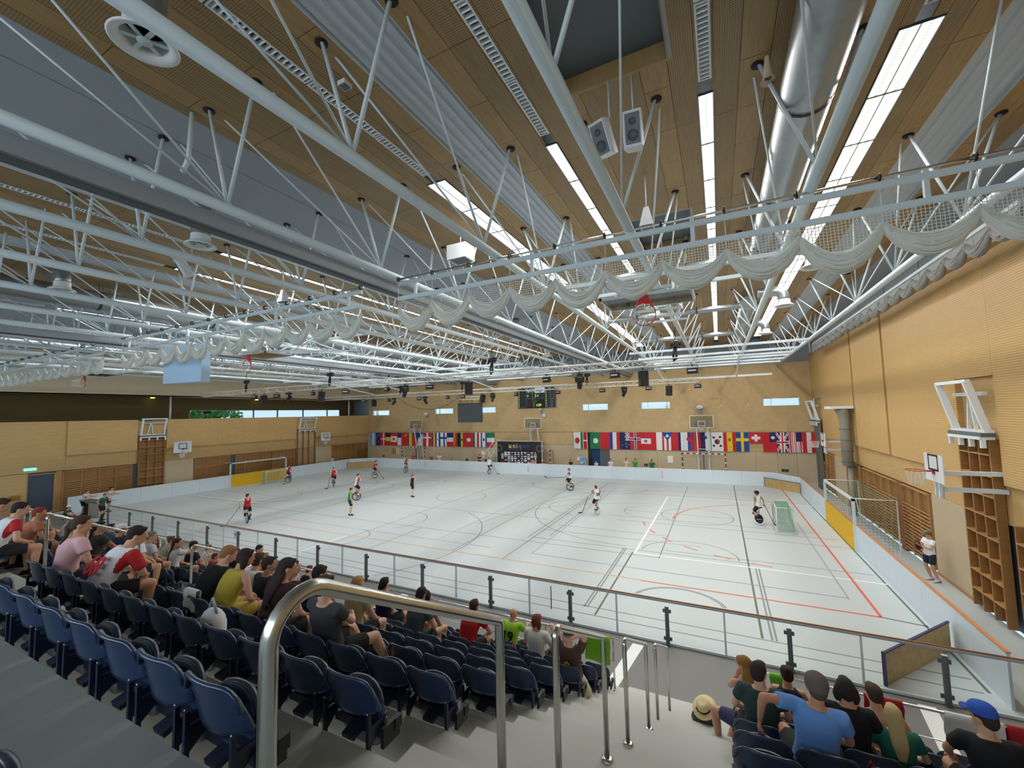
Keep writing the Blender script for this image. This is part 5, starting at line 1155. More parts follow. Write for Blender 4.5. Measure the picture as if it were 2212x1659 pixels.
def block(nm, x_right, n, rows, dirn=-1, phrase='', ends=True):
    for k in rows:
        for j in range(n):
            if (nm, k, j) in SKIP: continue
            x = x_right+dirn*(.235+.47*j)
            c = chair(x, k, 'navy tip-up chair in the %s row, %s %s' % (NROW[k], ORD[j], phrase), (nm, k, j) in OCC)
            if j == 0: inst(CH[4], 'end_bracket', c, (-dirn*.222, 0, 0))
SKIP = set()
# ================================================================ people
V3 = Vector
SKIN = {'fair': (222, 176, 150), 'tan': (190, 136, 104), 'mid': (206, 156, 126), 'pale': (232, 196, 176)}
def smat(rgb, nm='cloth'): return mat('%s %d %d %d' % (nm, *rgb), rgb, .85 if nm != 'skin' else .55, var=.04, scale=9)
def ik(a, c, L1, L2, hint):
    """middle joint between a and c with the given bone lengths; returns (joint, reachable end)"""
    a = V3(a); c = V3(c); d = c-a; D = d.length
    if D > (L1+L2)*.995: c = a+d*((L1+L2)*.995/D); d = c-a; D = d.length
    u = d/D; x = (L1*L1-L2*L2+D*D)/(2*D); h = math.sqrt(max(0, L1*L1-x*x)); n = V3(hint)-u*V3(hint).dot(u)
    if n.length < 1e-5: n = u.orthogonal()
    return a+u*x+n.normalized()*h, c
def rounded(P, R, k=2):
    """round both ends of a limb"""
    P = [V3(p) for p in P]; a = (P[0]-P[1]).normalized(); b_ = (P[-1]-P[-2]).normalized(); r0 = R[0]; r1 = R[-1]
    f = lambda r: (r if not isinstance(r, tuple) else min(r))
    s = lambda r, t: r*t if not isinstance(r, tuple) else (r[0]*t, r[1]*t)
    return [P[0]+a*f(r0)*.9, P[0]+a*f(r0)*.6]+P+[P[-1]+b_*f(r1)*.6, P[-1]+b_*f(r1)*.9], [s(r0, .35), s(r0, .8)]+list(R)+[s(r1, .8), s(r1, .35)]
def limb(q, P, R, n=10, mi=0): P, R = rounded(P, R); q.path(P, R, n, mi)
def hand(q, w, d, pn, mi=0, s=1.0, curl=.5, fine=True, side=1):
    """palm from wrist w along d, palm normal pn (fingers curl towards pn)"""
    w = V3(w); d = V3(d).normalized(); pn = (V3(pn)-d*V3(pn).dot(d))
    pn = pn.normalized() if pn.length > 1e-4 else d.orthogonal().normalized(); lat = d.cross(pn)*side
    L = .085*s
    q.path([w, w+d*L*.3, w+d*L*.75, w+d*L], [(.017*s, .026*s), (.016*s, .036*s), (.015*s, .040*s), (.010*s, .038*s)], 10, mi, side=pn)
    if not fine: curl = .3
    for i, (fl, off) in enumerate(((.068, -.030), (.077, -.010), (.072, .010), (.056, .029))):
        b0 = w+d*L*.92+lat*off*s; P = [b0-d*.012]; dd = d.copy(); a = curl*(.55+.1*i)
        P.append(b0); cur = b0
        for seg in (.45, .32, .23):
            dd = (dd*math.cos(a)+pn*math.sin(a)).normalized(); pnn = pn; cur = cur+dd*fl*seg*s; P.append(cur)
        q.path(P, [.0088*s, .0092*s, .0084*s, .0078*s, .006*s], 6 if fine else 4, mi)
    b0 = w+d*L*.28-lat*.026*s; t1 = b0+(-lat*.8+d*.7+pn*.3).normalized()*.034*s; t2 = t1+(-lat*.25+d*.9+pn*.6*(.5+curl)).normalized()*.032*s; t3 = t2+(d*.8+lat*.2+pn*.5*(.5+curl)).normalized()*.024*s
    q.path([b0, t1, t2, t3], [.013*s, .0115*s, .0098*s, .0075*s], 6 if fine else 4, mi)

def person(label, loc, rz=0.0, pose='sit', lean=.1, side_lean=0, head=(0, 0), arms=('lap', 'lap'), shirt=(120, 120, 120), shorts=(30, 30, 34), skin='mid', hair=(50, 36, 28), hairstyle='short',
           sleeve=.55, legs='shorts', shoes=(30, 30, 32), socks=None, scale=1.0, vox=.016, hat=None, number=None, sleeve_c=None, female=False, J=None, shorts_len=.75, group=None, fine=True, name='person', twist=0, front=None):
    """builds one person; origin on the floor under the hips, facing +Y before rz"""
    S = scale; t = thing(name, label, 'person', loc, rz, group); t.scale = (S, S, S)
    sk = smat(SKIN[skin], 'skin'); fw_ = .94 if female else 1.0
    sw = .175*fw_; hw = .095
    # ---------------- joints
    if pose == 'sit':
        hip = V3((0, 0, .53)); feet = [V3((s*.14, .40, .08)) for s in (-1, 1)]; kh = (0, .6, 1)
    elif pose == 'stand':
        hip = V3((0, 0, .93)); feet = [V3((s*.11, .02*s, .08)) for s in (-1, 1)]; kh = (0, 1, 0)
    elif pose == 'crouch':
        hip = V3((0, -.1, .35)); feet = [V3((s*.14, .10, .08)) for s in (-1, 1)]; kh = (0, 1, .4)
    elif pose == 'ride':
        hip = V3((0, 0, .95)); feet = [V3((-.13, .12, .20)), V3((.13, -.10, .42))]; kh = (0, 1, .2)
    J = J or {}
    if 'hip' in J: hip = V3(J['hip'])
    if 'feet' in J: feet = [V3(f) for f in J['feet']]
    if 'kh' in J: kh = J['kh']
    up = V3((math.sin(side_lean), math.sin(lean)*math.cos(side_lean), math.cos(lean)*math.cos(side_lean)))
    lat0 = V3((1, 0, 0)); lat = V3((math.cos(twist), math.sin(twist), 0)); lat = (lat-up*lat.dot(up)).normalized(); fwd = up.cross(lat)
    curve = .05*lean
    def sp(h, lt=None): return hip+up*h+V3((0, -curve*math.sin(PI*h/.5), 0))
    sh = [sp(.445)+lat*s*sw for s in (-1, 1)]; neck = sp(.50)+fwd*-.005
    hipj = [hip+lat0*s*hw+V3((0, 0, -.01)) for s in (-1, 1)]
    yaw, pitch = head; hd = (up*.55+V3((0, 0, 1))*.45).normalized()
    hc = neck+hd*.125+fwd*.022+V3((0, 1, 0))*(.06*max(0, math.sin(pitch)))
    RH = Matrix.Rotation(yaw, 3, 'Z') @ Matrix.Rotation(-pitch, 3, 'X')
    knees = []; ank = []
    for i, s in enumerate((-1, 1)):
        hnt = V3(kh) if not isinstance(kh, list) else V3(kh[i]); hnt = hnt+V3((s*.25, 0, 0))*(1 if pose == 'sit' else .3)
        k, a = ik(hipj[i], feet[i], .44, .42, hnt); knees.append(k); ank.append(a)
    hands = []; elbows = []; hdir = []; pns = []
    for i, s in enumerate((-1, 1)):
        a = arms[i]; S0 = sh[i]
        if a == 'lap': tg = hipj[i]+(knees[i]-hipj[i])*.75+V3((-s*.02, 0, .085)); ht = V3((s*.8, -.5, -.3)); pn = V3((0, 0, -1))
        elif a == 'knee': tg = knees[i]+V3((-s*.03, .02, .07)); ht = V3((s*.9, -.2, -.3)); pn = V3((0, 0, -1))
        elif a == 'clasp': tg = (knees[0]+knees[1])/2+V3((s*.035, .02, .05)); ht = V3((s*.9, -.1, -.5)); pn = V3((-s, 0, 0))
        elif a == 'behind': tg = hc+RH @ V3((s*.05, -.115, .0)); ht = V3((s*1, .25, .6)); pn = V3((0, 1, 0))
        elif a == 'chin': tg = hc+RH @ V3((s*.03, .10, -.11)); ht = V3((s*.5, .2, -1)); pn = V3((0, -1, 0))
        elif a == 'crossed': tg = sp(.24)+fwd*.17+lat*(-s*.07); ht = V3((s*.8, .2, -1)); pn = V3((0, -1, 0))
        elif a == 'down': tg = S0+V3((s*.07, .06, -.52)); ht = V3((s*.3, -1, 0)); pn = V3((-s, 0, 0))
        elif a == 'hip': tg = hip+V3((s*.17, .02, .10)); ht = V3((s*1, -.6, 0)); pn = V3((-s, 0, 0))
        elif a == 'rail': tg = S0+V3((-s*.02, .42, -.18)); ht = V3((s*.5, 0, -1)); pn = V3((0, 0, -1))
        elif a == 'phone': tg = sp(.25)+fwd*.30+lat*(s*.05); ht = V3((s*.5, -.2, -1)); pn = V3((-s*.4, 0, .8))
        else: tg = V3(a[:3]); ht = V3(a[3:6]) if len(a) >= 6 else V3((s*.5, -.6, -.6)); pn = V3(a[6:9]) if len(a) >= 9 else V3((-s, 0, -.2))
        e, w = ik(S0, tg, .285, .25, ht); elbows.append(e); hands.append(w); dd = (w-e).normalized()
        hdir.append(dd); pns.append(pn)
    # ---------------- body (one voxel-fused surface)
    q = MB()
    def torso(q, g, h0=-.06, h1=.47, mi=0, flare=0):
        prof = [(-.06, .150, .100), (.0, .165, .112), (.08, .155, .105), (.16, .138 if female else .146, .098), (.24, .146 if female else .155, .104), (.32, .158 if female else .170, .114), (.39, .168*fw_, .108), (.435, .165*fw_, .088), (.465, .115, .068), (.485, .07, .058)]
        P = []; R = []
        for h, a, b_ in prof:
            if h < h0-.001 or h > h1+.001: continue
            fl = flare*max(0, (.2-h))/.2
            P.append(sp(h)); R.append((a+g+fl, b_+g+fl))
        q.path(P, R, 16, mi, side=lat)
    torso(q, 0); 
    limb(q, [sp(.46), neck+hd*.05], [.060, .055], 10)
    # head: skull, jaw, nose, ears
    def hp(x, y, z): return hc+RH @ V3((x, y, z))
    q.ell(hc+RH @ V3((0, -.008, .020)), (.074, .092, .092), 14, 10, 0, RH); q.ell(hc+RH @ V3((0, .022, -.045)), (.055, .066, .070), 12, 8, 0, RH)
    q.path([hp(0, .086, .02), hp(0, .106, -.022), hp(0, .088, -.032)], [.009, .015, .010], 6)
    for s in (-1, 1): q.ell(hp(s*.076, -.008, -.008), (.012, .020, .031), 8, 6, 0, RH)
    for i, s in enumerate((-1, 1)):
        sv = (sh[i]-sp(.42)).normalized()
        limb(q, [sp(.425)+lat*s*.08, sh[i]-V3((0, 0, .012)), sh[i]+(elbows[i]-sh[i])*.35, elbows[i]], [.060, .052, .046*fw_, .038*fw_], 10)
        limb(q, [elbows[i], elbows[i]+(hands[i]-elbows[i])*.3, hands[i]], [.038*fw_, .038*fw_, .024], 10)
        limb(q, [hipj[i]+V3((0, 0, .02)), hipj[i]+(knees[i]-hipj[i])*.3, hipj[i]+(knees[i]-hipj[i])*.75, knees[i]], [.088, .086, .062, .055], 12)
        limb(q, [knees[i], knees[i]+(ank[i]-knees[i])*.3-V3((0, .012, 0)), knees[i]+(ank[i]-knees[i])*.75, ank[i]], [.053, .057, .038, .032], 12)
        fd = V3((s*.12, 1, 0)).normalized()
        if 'foot_dir' in J: fd = V3(J['foot_dir'][i]).normalized()
        if not shoes: q.path([ank[i]-fd*.06-V3((0, 0, .055)), ank[i]-V3((0, 0, .045)), ank[i]+fd*.10-V3((0, 0, .060)), ank[i]+fd*.17-V3((0, 0, .068))], [(.022, .028), (.035, .036), (.022, .044), (.012, .036)], 10, side=(0, 0, 1))
    body = q.build('body', [sk, M_BLACK, smat((170, 96, 90), 'lip')], t); remesh_later(body, vox, 3 if vox < .02 else 1)
    fq = MB()
    for i, s in enumerate((-1, 1)): hand(fq, hands[i]-hdir[i]*.005, hdir[i], pns[i], 0, 1.0, .75 if arms[i] != 'lap' else .35, fine, s)
    for s in (-1, 1): fq.ell(hp(s*.030, .082, .018), (.011, .007, .007), 6, 5, 3, RH); fq.ell(hp(s*.030, .087, .018), (.0055, .004, .0055), 6, 4, 1, RH); fq.path([hp(s*.014, .093, .038), hp(s*.032, .092, .042), hp(s*.047, .082, .037)], .0038, 4, 1)
    fq.path([hp(-.024, .084, -.062), hp(0, .092, -.060), hp(.024, .084, -.062)], [.004, .006, .004], 5, 2)
    def join(body=body, fq=fq, sk=sk):
        bm = bmesh.new(); bm.from_mesh(body.data)
        m2 = fq.mesh('tmp', [sk]); bm.from_mesh(m2); bm.to_mesh(body.data); bm.free(); bpy.data.meshes.remove(m2)
        while len(body.data.materials): body.data.materials.pop()
        for m_ in (sk, M_BLACK, smat((170, 96, 90), 'lip'), M_WHITE): body.data.materials.append(m_)
    POST.append(join)
    # ---------------- clothes
    if shirt:
        q = MB(); torso(q, .014, -.06 if pose != 'sit' else -.03, .465, flare=.012)
        for i, s in enumerate((-1, 1)):
            if sleeve > 0:
                mi = 1 if sleeve_c else 0
                if sleeve <= 1: P = [sp(.425)+lat*s*.09, sh[i]-V3((0, 0, .008)), sh[i]+(elbows[i]-sh[i])*sleeve]; q.path(P, [.066, .067, .066], 12)
                else: q.path([sp(.425)+lat*s*.09, sh[i], elbows[i]], [.066, .064, .052], 12); limb(q, [elbows[i], hands[i]-hdir[i]*.03], [.050, .036], 10)
            else: q.path([sp(.40)+lat*s*.06, sp(.47)+lat*s*.11], [.06, .045], 10)
        o = q.build('shirt', [smat(shirt), smat(sleeve_c or shirt)], t); remesh_later(o, vox*.9, 2)
        if sleeve_c or front:
            def paint(o=o, c=sp(.4), lat=lat, fwd=fwd, up=up, hip=hip):
                me = o.data
                while len(me.materials): me.materials.pop()
                me.materials.append(smat(shirt)); me.materials.append(smat(sleeve_c or shirt)); me.materials.append(smat(front or shirt))
                for p in me.polygons:
                    d = p.center-c; dl = abs(d.dot(lat)); dz = (p.center-hip).dot(up)
                    if sleeve_c and dl > .160 and dz > .20: p.material_index = 1
                    elif front and d.dot(fwd) > .015: p.material_index = 2
            POST.append(paint)
        if number:
            body_, size, col = number
            Rt = Matrix((-lat, up, -fwd)).transposed()      # text x = towards -lat seen from behind
            Rt = Matrix((lat, up, lat.cross(up))).transposed()
            c0 = sp(.22)-fwd*.162
            o = text('shirt_number', body_, size, smat(col), t, c0, (0, 0, 0), .004, bold=.008); o.rotation_euler = Rt.to_euler()
    if legs != 'none':
        L = {'shorts': shorts_len, 'pants': 1.0, 'brief': .25}[legs]; q = MB()
        P = [sp(-.075 if pose != 'sit' else -.06), sp(.0), sp(.07)]; q.path(P, [(.165, .118), (.178, .124), (.166, .115)], 16, side=lat)
        for i, s in enumerate((-1, 1)):
            k = knees[i]; h = hipj[i]; q.path([h+(h-k).normalized()*.03, h+(k-h)*.25, h+(k-h)*L], [.095, .103, (.082 if L > .5 else .098)], 14)
            if legs == 'pants': limb(q, [k, k+(ank[i]-k)*.5, ank[i]], [.070, .062, .052], 12)
        o = q.build('trousers' if legs == 'pants' else 'shorts', smat(shorts), t); remesh_later(o, vox*.9, 2)
    if socks:
        q = MB(); hh = socks[3] if len(socks) > 3 else .35
        for i in (0, 1): q.path([ank[i]-V3((0, 0, .01)), ank[i]+(knees[i]-ank[i])*hh*.6, ank[i]+(knees[i]-ank[i])*hh], [.037, .05 if hh > .5 else .042, .060 if hh > .5 else .045], 12)
        q.build('socks', smat(socks[:3]), t)
    if shoes:
        for i, s in enumerate((-1, 1)):
            fd = V3((s*.12, 1, 0)).normalized()
            if 'foot_dir' in J: fd = V3(J['foot_dir'][i]).normalized()
            a = ank[i]; q = MB(); dn = V3((0, 0, -1))
            P = [a-fd*.075+dn*.035, a-fd*.05+dn*.030, a+fd*.02+dn*.028, a+fd*.10+dn*.045, a+fd*.165+dn*.055, a+fd*.195+dn*.06]
            q.path(P, [(.02, .02), (.045, .036), (.05, .040), (.036, .046), (.024, .042), (.008, .02)], 10, side=(0, 0, 1)); q.path([a+dn*.02, a+V3((0, 0, .02))], [.045, .042], 10)
            q.path([p+dn*(.028 if j not in (0, 5) else .016) for j, p in enumerate(P)], [(.006, .02), (.012, .038), (.012, .042), (.012, .048), (.012, .042), (.006, .02)], 8, mi=1, side=(0, 0, 1))
            q.build('shoe', [smat(shoes), M_WHITE if sum(shoes) < 500 else M_GREYP], t)
    # ---------------- hair and headwear
    hm = smat(hair, 'hair')
    if hairstyle != 'bald':
        q = MB(); g = .0
        q.ell(hp(0, -.018, .033), (.082, .094, .087), 14, 9, 0, RH); q.ell(hp(0, -.045, -.005), (.076, .066, .080), 12, 8, 0, RH)
        q.path([hp(-.045, .052, .080), hp(0, .064, .086), hp(.045, .052, .080)], [.014, .018, .014], 8)
        def down(pts, rr_, n=10): q.path([hp(*p) if len(p) == 3 else p for p in pts], rr_, n)
        if hairstyle == 'long':
            b0 = hp(0, -.07, -.03); b1 = neck-fwd*.075+V3((0, 0, .0)); b2 = sp(.36)-fwd*.125; b3 = sp(.22)-fwd*.13
            q.path([hp(0, -.05, .03), b0, b1, b2, b3], [(.06, .08), (.055, .085), (.04, .085), (.03, .08), (.015, .04)], 12, side=fwd)
        elif hairstyle == 'bob':
            for a in (-1, 0, 1): q.path([hp(a*.05, -.05+.02*abs(a), .02), hp(a*.075, -.05+.03*abs(a), -.06), hp(a*.07, -.055+.03*abs(a), -.12)], [.05, .045, .028], 9)
        elif hairstyle == 'tail':
            q.ell(hp(0, -.10, .035), (.03, .03, .03), 8, 6); q.path([hp(0, -.11, .03), hp(0, -.135, -.02), neck-fwd*.10, sp(.38)-fwd*.13], [.026, .032, .028, .010], 9)
        elif hairstyle == 'bun': q.ell(hp(0, -.09, .075), (.042, .042, .042), 10, 7)
        elif hairstyle == 'braid': q.path([hp(0, -.10, -.02), neck-fwd*.09, sp(.36)-fwd*.125, sp(.2)-fwd*.12, sp(.12)-fwd*.12], [.028, .026, .022, .018, .008], 8)
        elif hairstyle == 'curly':
            rg = random.Random(int(loc[0]*100))
            for _ in range(22):
                a = rg.uniform(0, 2*PI); z = rg.uniform(-.03, .11); rr_ = math.sqrt(max(.0, 1-((z-.03)/.1)**2))*.09
                if math.sin(a) < .35 or z > .06: q.ell(hp(math.cos(a)*rr_, -.025+math.sin(a)*rr_, z), (.03, .03, .03), 7, 5)
        o = q.build('hair', hm, t); remesh_later(o, vox*.8, 1)
    if hat:
        kind, c1, c2 = hat; q = MB()
        if kind == 'cap' or kind == 'cap_back':
            s = 1 if kind == 'cap' else -1
            prof = [(.094, 0), (.095, .03), (.088, .06), (.065, .085), (.03, .098), (0, .1)]; q.lathe(prof, 16, hp(0, -.005, .045), 0, RH @ Matrix.Diagonal((.95, 1.12, 1)))
            P = [hp(x, s*(.09+y), .05-.01*abs(x)/.06) for x, y in ((-.07, .0), (-.055, .05), (-.02, .075), (.02, .075), (.055, .05), (.07, 0))]
            q.add([tuple(p) for p in P]+[tuple(p+V3((0, 0, .008))) for p in P], [tuple(range(6))[::-1], tuple(range(6, 12))]+[(j, (j+1) % 6, 6+(j+1) % 6, 6+j) for j in range(6)])
        elif kind == 'brim':
            prof = [(.175, -.004), (.17, .006), (.098, .004), (.096, .05), (.088, .075), (.05, .085), (0, .08)]; q.lathe([(.0975, .006), (.0985, .03)], 24, hp(0, -.01, .05), 1, RH @ Matrix.Diagonal((.98, 1.1, 1))); q.lathe(prof, 24, hp(0, -.01, .05), 0, RH @ Matrix.Diagonal((.98, 1.1, 1)))
        elif kind == 'beanie': q.lathe([(.09, -.03), (.096, .0), (.094, .035), (.08, .07), (.045, .095), (0, .105)], 18, hp(0, -.015, .03), 0, RH @ Matrix.Diagonal((.95, 1.12, 1)))
        elif kind == 'helmet':
            q.lathe([(.098, -.03), (.108, .01), (.104, .05), (.085, .085), (.045, .105), (0, .11)], 18, hp(0, -.015, .03), 0, RH @ Matrix.Diagonal((.95, 1.15, 1)))
            for z in (-.0, -.03, -.06, -.09): q.path([hp(-.075, .04, z), hp(-.05, .105, z), hp(0, .125, z), hp(.05, .105, z), hp(.075, .04, z)], .005, 5, 1)
            for x in (-.04, 0, .04): q.path([hp(x, .115, .03), hp(x, .12, -.05), hp(x*.8, .10, -.11)], .005, 5, 1)
        q.build('hat' if kind != 'helmet' else 'helmet', [smat(c1, 'hatc'), smat(c2, 'hatc')], t)
    info = dict(t=t, hands=hands, hip=hip, sh=sh, knees=knees, ank=ank, hc=hc)
    return info
def towel(label, x0, x1, drop, rgb, y=8.3, z=1.612, cat='towel', name='towel', seed=0, back=.8, txt=None):
    rg = random.Random(seed); n = 10; m = 8; vs = []; fs = []; rows = []
    L = x1-x0
    path_ = [(-.03, -drop*(1-i/5)) for i in range(5)]+[(-.02, .0), (.02, .0)]+[(.03, -drop*back*i/5) for i in range(1, 6)]
    for (yy, zz) in path_:
        for i in range(n+1): u = i/n; vs.append((L*u+rg.uniform(-.01, .01), yy*(1+.4*math.sin(u*9+seed)*min(1, abs(zz)*3))+(.0), zz+.02*math.sin(u*5+seed)*min(1, abs(zz)*4)))
    for j in range(len(path_)-1):
        for i in range(n): a = j*(n+1)+i; fs.append((a, a+1, a+n+2, a+n+1))
    q = MB(); q.add(vs, fs, 0, True); o = q.build(name, smat(rgb), loc=(x0, y, z)); tag(o, label, cat); o.modifiers.new('t', 'SOLIDIFY').thickness = .006
    if txt: text('towel_print', txt, .16, M_BLACK, o, (L*.6, -.05, -drop*.75), (PI/2, 0, 0), .002, bold=.004)
    return o
# ---------------------------------------------------------------- unicycles and sticks
def unicycle(label, loc, rz, col=(26, 26, 28), rim=(200, 204, 206), seat_h=.86, crank=0.6, r=.30, tire=.030, tilt=0, disc=False):
    """wheel rolls along local Y"""
    t = thing('unicycle', label, 'unicycle', loc, rz, 'unicycles on the rink'); t.rotation_euler = (0, tilt, rz)
    q = MB(); q.path([(0, (r-tire)*math.cos(a*PI/18), r+(r-tire)*math.sin(a*PI/18)) for a in range(36)], tire, 8, closed=True, cap=False, side=(1, 0, 0)); q.build('tyre', smat(col, 'tyre'), t)
    q = MB(); q.path([(0, (r-tire*2)*math.cos(a*PI/18), r+(r-tire*2)*math.sin(a*PI/18)) for a in range(36)], .014, 6, closed=True, cap=False); q.build('rim', smat(rim, 'rim'), t)
    q = MB()
    for k in range(16): a = k*PI/8; q.tube(((-.025 if k % 2 else .025), .02*math.cos(a+.6), r+.02*math.sin(a+.6)), (0, (r-.06)*math.cos(a), r+(r-.06)*math.sin(a)), .003, n=3, cap=False)
    if disc:
        for s in (-.02, .02): q.lathe([(.03, 0), (r-.065, 0)], 24, (s, 0, r), 1, Matrix.Rotation(PI/2, 3, 'Y'))
    q.build('spokes', [M_STEEL, M_BLACK], t); q = MB(); q.tube((-.06, 0, r), (.06, 0, r), .025, n=12); q.build('hub', M_STEEL, t)
    q = MB()
    for s in (-1, 1): q.path([(s*.05, 0, r), (s*.05, 0, 2*r+.03), (s*.03, 0, 2*r+.05)], .012, 8)
    q.tube((-.05, 0, 2*r+.045), (.05, 0, 2*r+.045), .014); q.tube((0, 0, 2*r+.04), (0, -.02, seat_h-.03), .014); q.build('fork', M_BLACK, t)
    q = MB(); q.path([(0, -.15, seat_h+.03), (0, -.08, seat_h+.005), (0, 0, seat_h-.01), (0, .08, seat_h+.01), (0, .15, seat_h+.05)], [(.025, .06), (.03, .075), (.028, .04), (.026, .035), (.018, .022)], 10, side=(0, 0, 1)); q.build('saddle', M_BLACK, t)
    for s in (-1, 1):
        e = (s*.07, s*.125*math.cos(crank), r+s*.125*math.sin(crank)); q = MB(); q.bar((s*.065, 0, r), e, .014, .022, up=(1, 0, 0)); q.build('crank', M_STEEL, t); q = MB(); q.box((s*.125, e[1], e[2]), (.09, .09, .022)); q.build('pedal', M_BLACK, t)
    return t
def stick(label, top, foot, loc, rz, blade_dir=(1, 0, 0), col=(24, 24, 26)):
    """hockey stick from its butt end to the heel, in the frame of its holder"""
    t = thing('hockey_stick', label, 'hockey stick', loc, rz, 'hockey sticks'); a = V3(top); b_ = V3(foot); q = MB(); q.bar(a, b_, .028, .020); q.build('shaft', smat(col, 'stick'), t)
    d = V3(blade_dir).normalized(); q = MB(); q.bar(b_-d*.01+V3((0, 0, .015)), b_+d*.15+V3((0, 0, -.0)), .012, .06); q.bar(b_+d*.14+V3((0, 0, 0)), b_+d*.26+V3((0, 0, .02)), .012, .05); q.build('blade', M_BLACK, t); q = MB(); q.bar(a, a+(b_-a)*.12, .034, .026); q.build('grip_tape', M_GREYP, t)
# ================================================================ spectators
BX = {'B1': (-1.97, -1), 'B2': (-9.72, -1), 'B3': (-17.5, -1), 'R': (-.05, 1)}
def seatx(bk, j): x, d = BX[bk]; return x+d*(.235+.47*j)
def sit(label, bk, k, j, dx=0, dy=0, dz=0, rz=0, **kw):
    OCC.add((bk, k, j)); kw.setdefault('group', 'spectators in the stand')
    return person(label, (seatx(bk, j)+dx, 1.17+.8*k+.25+dy, 3.986-.412*k+dz), rz, 'sit', **kw)
WT, RDc = (226, 228, 230), (184, 34, 40)
sit('spectator in white jersey with red sleeve and large red 68, leaning forward', 'B1', 1, 9, lean=.62, head=(-.5, .2), arms=('knee', 'clasp'), shirt=WT, sleeve_c=RDc, shorts=(22, 22, 26), number=('68', .30, RDc), hair=(38, 28, 24), skin='mid', sleeve=.75, J=dict(kh=(0, .3, 1)))
sit('girl in pale pink striped tee with brown ponytail beside the 68 jersey', 'B1', 1, 11, lean=.25, head=(-.6, .05), shirt=(222, 176, 180), shorts=(60, 60, 80), hair=(70, 50, 36), hairstyle='tail', female=True)
sit('dark-haired spectator in white and red jersey behind the pink striped tee', 'B2', 1, 0, lean=.45, head=(-.4, .1), shirt=WT, sleeve_c=RDc, hair=(40, 32, 28))
sit('spectator in grey tee at the picture edge behind the dark-haired jersey wearer', 'B2', 1, 2, lean=.5, head=(-.3, .2), shirt=(150, 146, 150), shorts=(50, 50, 60), hair=(60, 46, 36))
sit('spectator in orange tee among the crowd past the second stair', 'B3', 3, 0, lean=.3, shirt=(220, 112, 50), hair=(70, 56, 40))
sit('spectator in white tee just past the long stair rail, dark short hair', 'B2', 3, 0, lean=.35, head=(-.6, 0), arms=('knee', 'lap'), shirt=WT, hair=(34, 28, 26), shorts=(40, 44, 60))
sit('grey-haired spectator in white tee past the long stair rail', 'B2', 4, 3, lean=.3, head=(-.7, 0), shirt=(214, 216, 222), hair=(128, 122, 116))
sit('spectator in white cap and navy top deeper in the second block', 'B2', 4, 6, lean=.3, head=(-.5, 0), shirt=(44, 50, 70), hat=('cap', (228, 228, 232), (228, 228, 232)))
sit('girl in white tee with a long dark braid before the third handrail', 'B2', 5, 4, lean=.15, head=(-.8, -.05), shirt=WT, hair=(52, 38, 30), hairstyle='braid', female=True, arms=('lap', 'chin'))
sit('small child in red and white shirt with red hair beyond the braided girl', 'B2', 7, 7, lean=.2, head=(-.6, 0), shirt=(196, 60, 70), hair=(120, 50, 40), scale=.85)
sit('broad man in black tee with ginger hair, bent forward', 'B1', 2, 8, lean=.62, head=(-.5, .3), arms=('knee', 'knee'), shirt=(20, 20, 24), hair=(150, 104, 66), skin='fair')
sit('woman in yellow-green patterned tank top with dark hair, next to the black tee', 'B1', 2, 7, lean=.5, head=(-.4, .2), arms=('knee', 'lap'), shirt=(196, 178, 66), sleeve=0, hair=(48, 32, 26), hairstyle='bob', female=True, shorts=(200, 180, 80))
sit('spectator in white tee hidden behind the yellow tank top', 'B1', 3, 9, lean=.45, arms=('clasp', 'clasp'), shirt=(232, 228, 232), hair=(60, 44, 34))
sit('girl in red top with light brown ponytail near the glass', 'B2', 7, 2, dz=.12, lean=.1, shirt=(190, 44, 50), hair=(140, 106, 74), hairstyle='tail', female=True)
sit('man with glasses in dark grey tee, short dark hair', 'B1', 3, 8, lean=.2, head=(-.7, -.05), shirt=(52, 54, 60), hair=(58, 50, 46), skin='mid')
sit('woman with long dark hair in maroon top, beyond the dark grey tee', 'B1', 3, 7, lean=.25, head=(-.6, 0), shirt=(70, 24, 34), hair=(42, 28, 26), hairstyle='long', female=True)
sit('woman with long dark hair in dark top, closest behind the big handrail bend', 'B1', 2, 5, lean=.35, head=(-.6, .1), shirt=(46, 20, 26), hair=(44, 30, 28), hairstyle='long', female=True)
sit('red-haired spectator in black tank top resting arms on the front rail', 'B2', 8, 1, lean=.4, head=(-.3, 0), arms=('rail', 'rail'), shirt=(20, 20, 22), sleeve=0, hair=(110, 56, 44), skin='fair')
sit('dark-haired spectator in black top just above the big handrail', 'B1', 3, 6, lean=.35, head=(-.3, .25), shirt=(26, 30, 30), hair=(36, 34, 30), arms=('phone', 'phone'))
sit('spectator with sandy blond bob above the big handrail', 'B1', 4, 6, lean=.15, shirt=(196, 182, 140), hair=(168, 132, 84), hairstyle='bob', skin='fair', arms=('knee', 'lap'))
sit('upright spectator in navy blouse with dark tied-up hair', 'B1', 6, 8, dz=.06, lean=.05, shirt=(30, 34, 62), sleeve=1.5, hair=(28, 26, 32), hairstyle='tail', female=True, scale=1.04)
sit('shirtless dark-haired man looking aside near the front rows', 'B1', 6, 6, lean=.2, head=(.7, 0), shirt=None, hair=(36, 28, 26), shorts=(120, 130, 70))
sit('dark-haired spectator in grey-green shirt bowed beside the shirtless man', 'B1', 5, 5, lean=.3, head=(0, .35), shirt=(74, 88, 92), hair=(26, 24, 24), arms=('knee', 'lap'))
sit('spectator in charcoal tee and black shorts lounging below the big handrail', 'B1', 2, 3, lean=-.12, head=(-.3, .1), arms=('lap', (-.02, .32, .72, .8, -.3, -.3)), shirt=(64, 68, 72), sleeve=.5, shorts=(16, 16, 18), hair=(60, 46, 38), skin='fair', J=dict(feet=[(-.12, .62, .14), (.22, .60, .12)]))
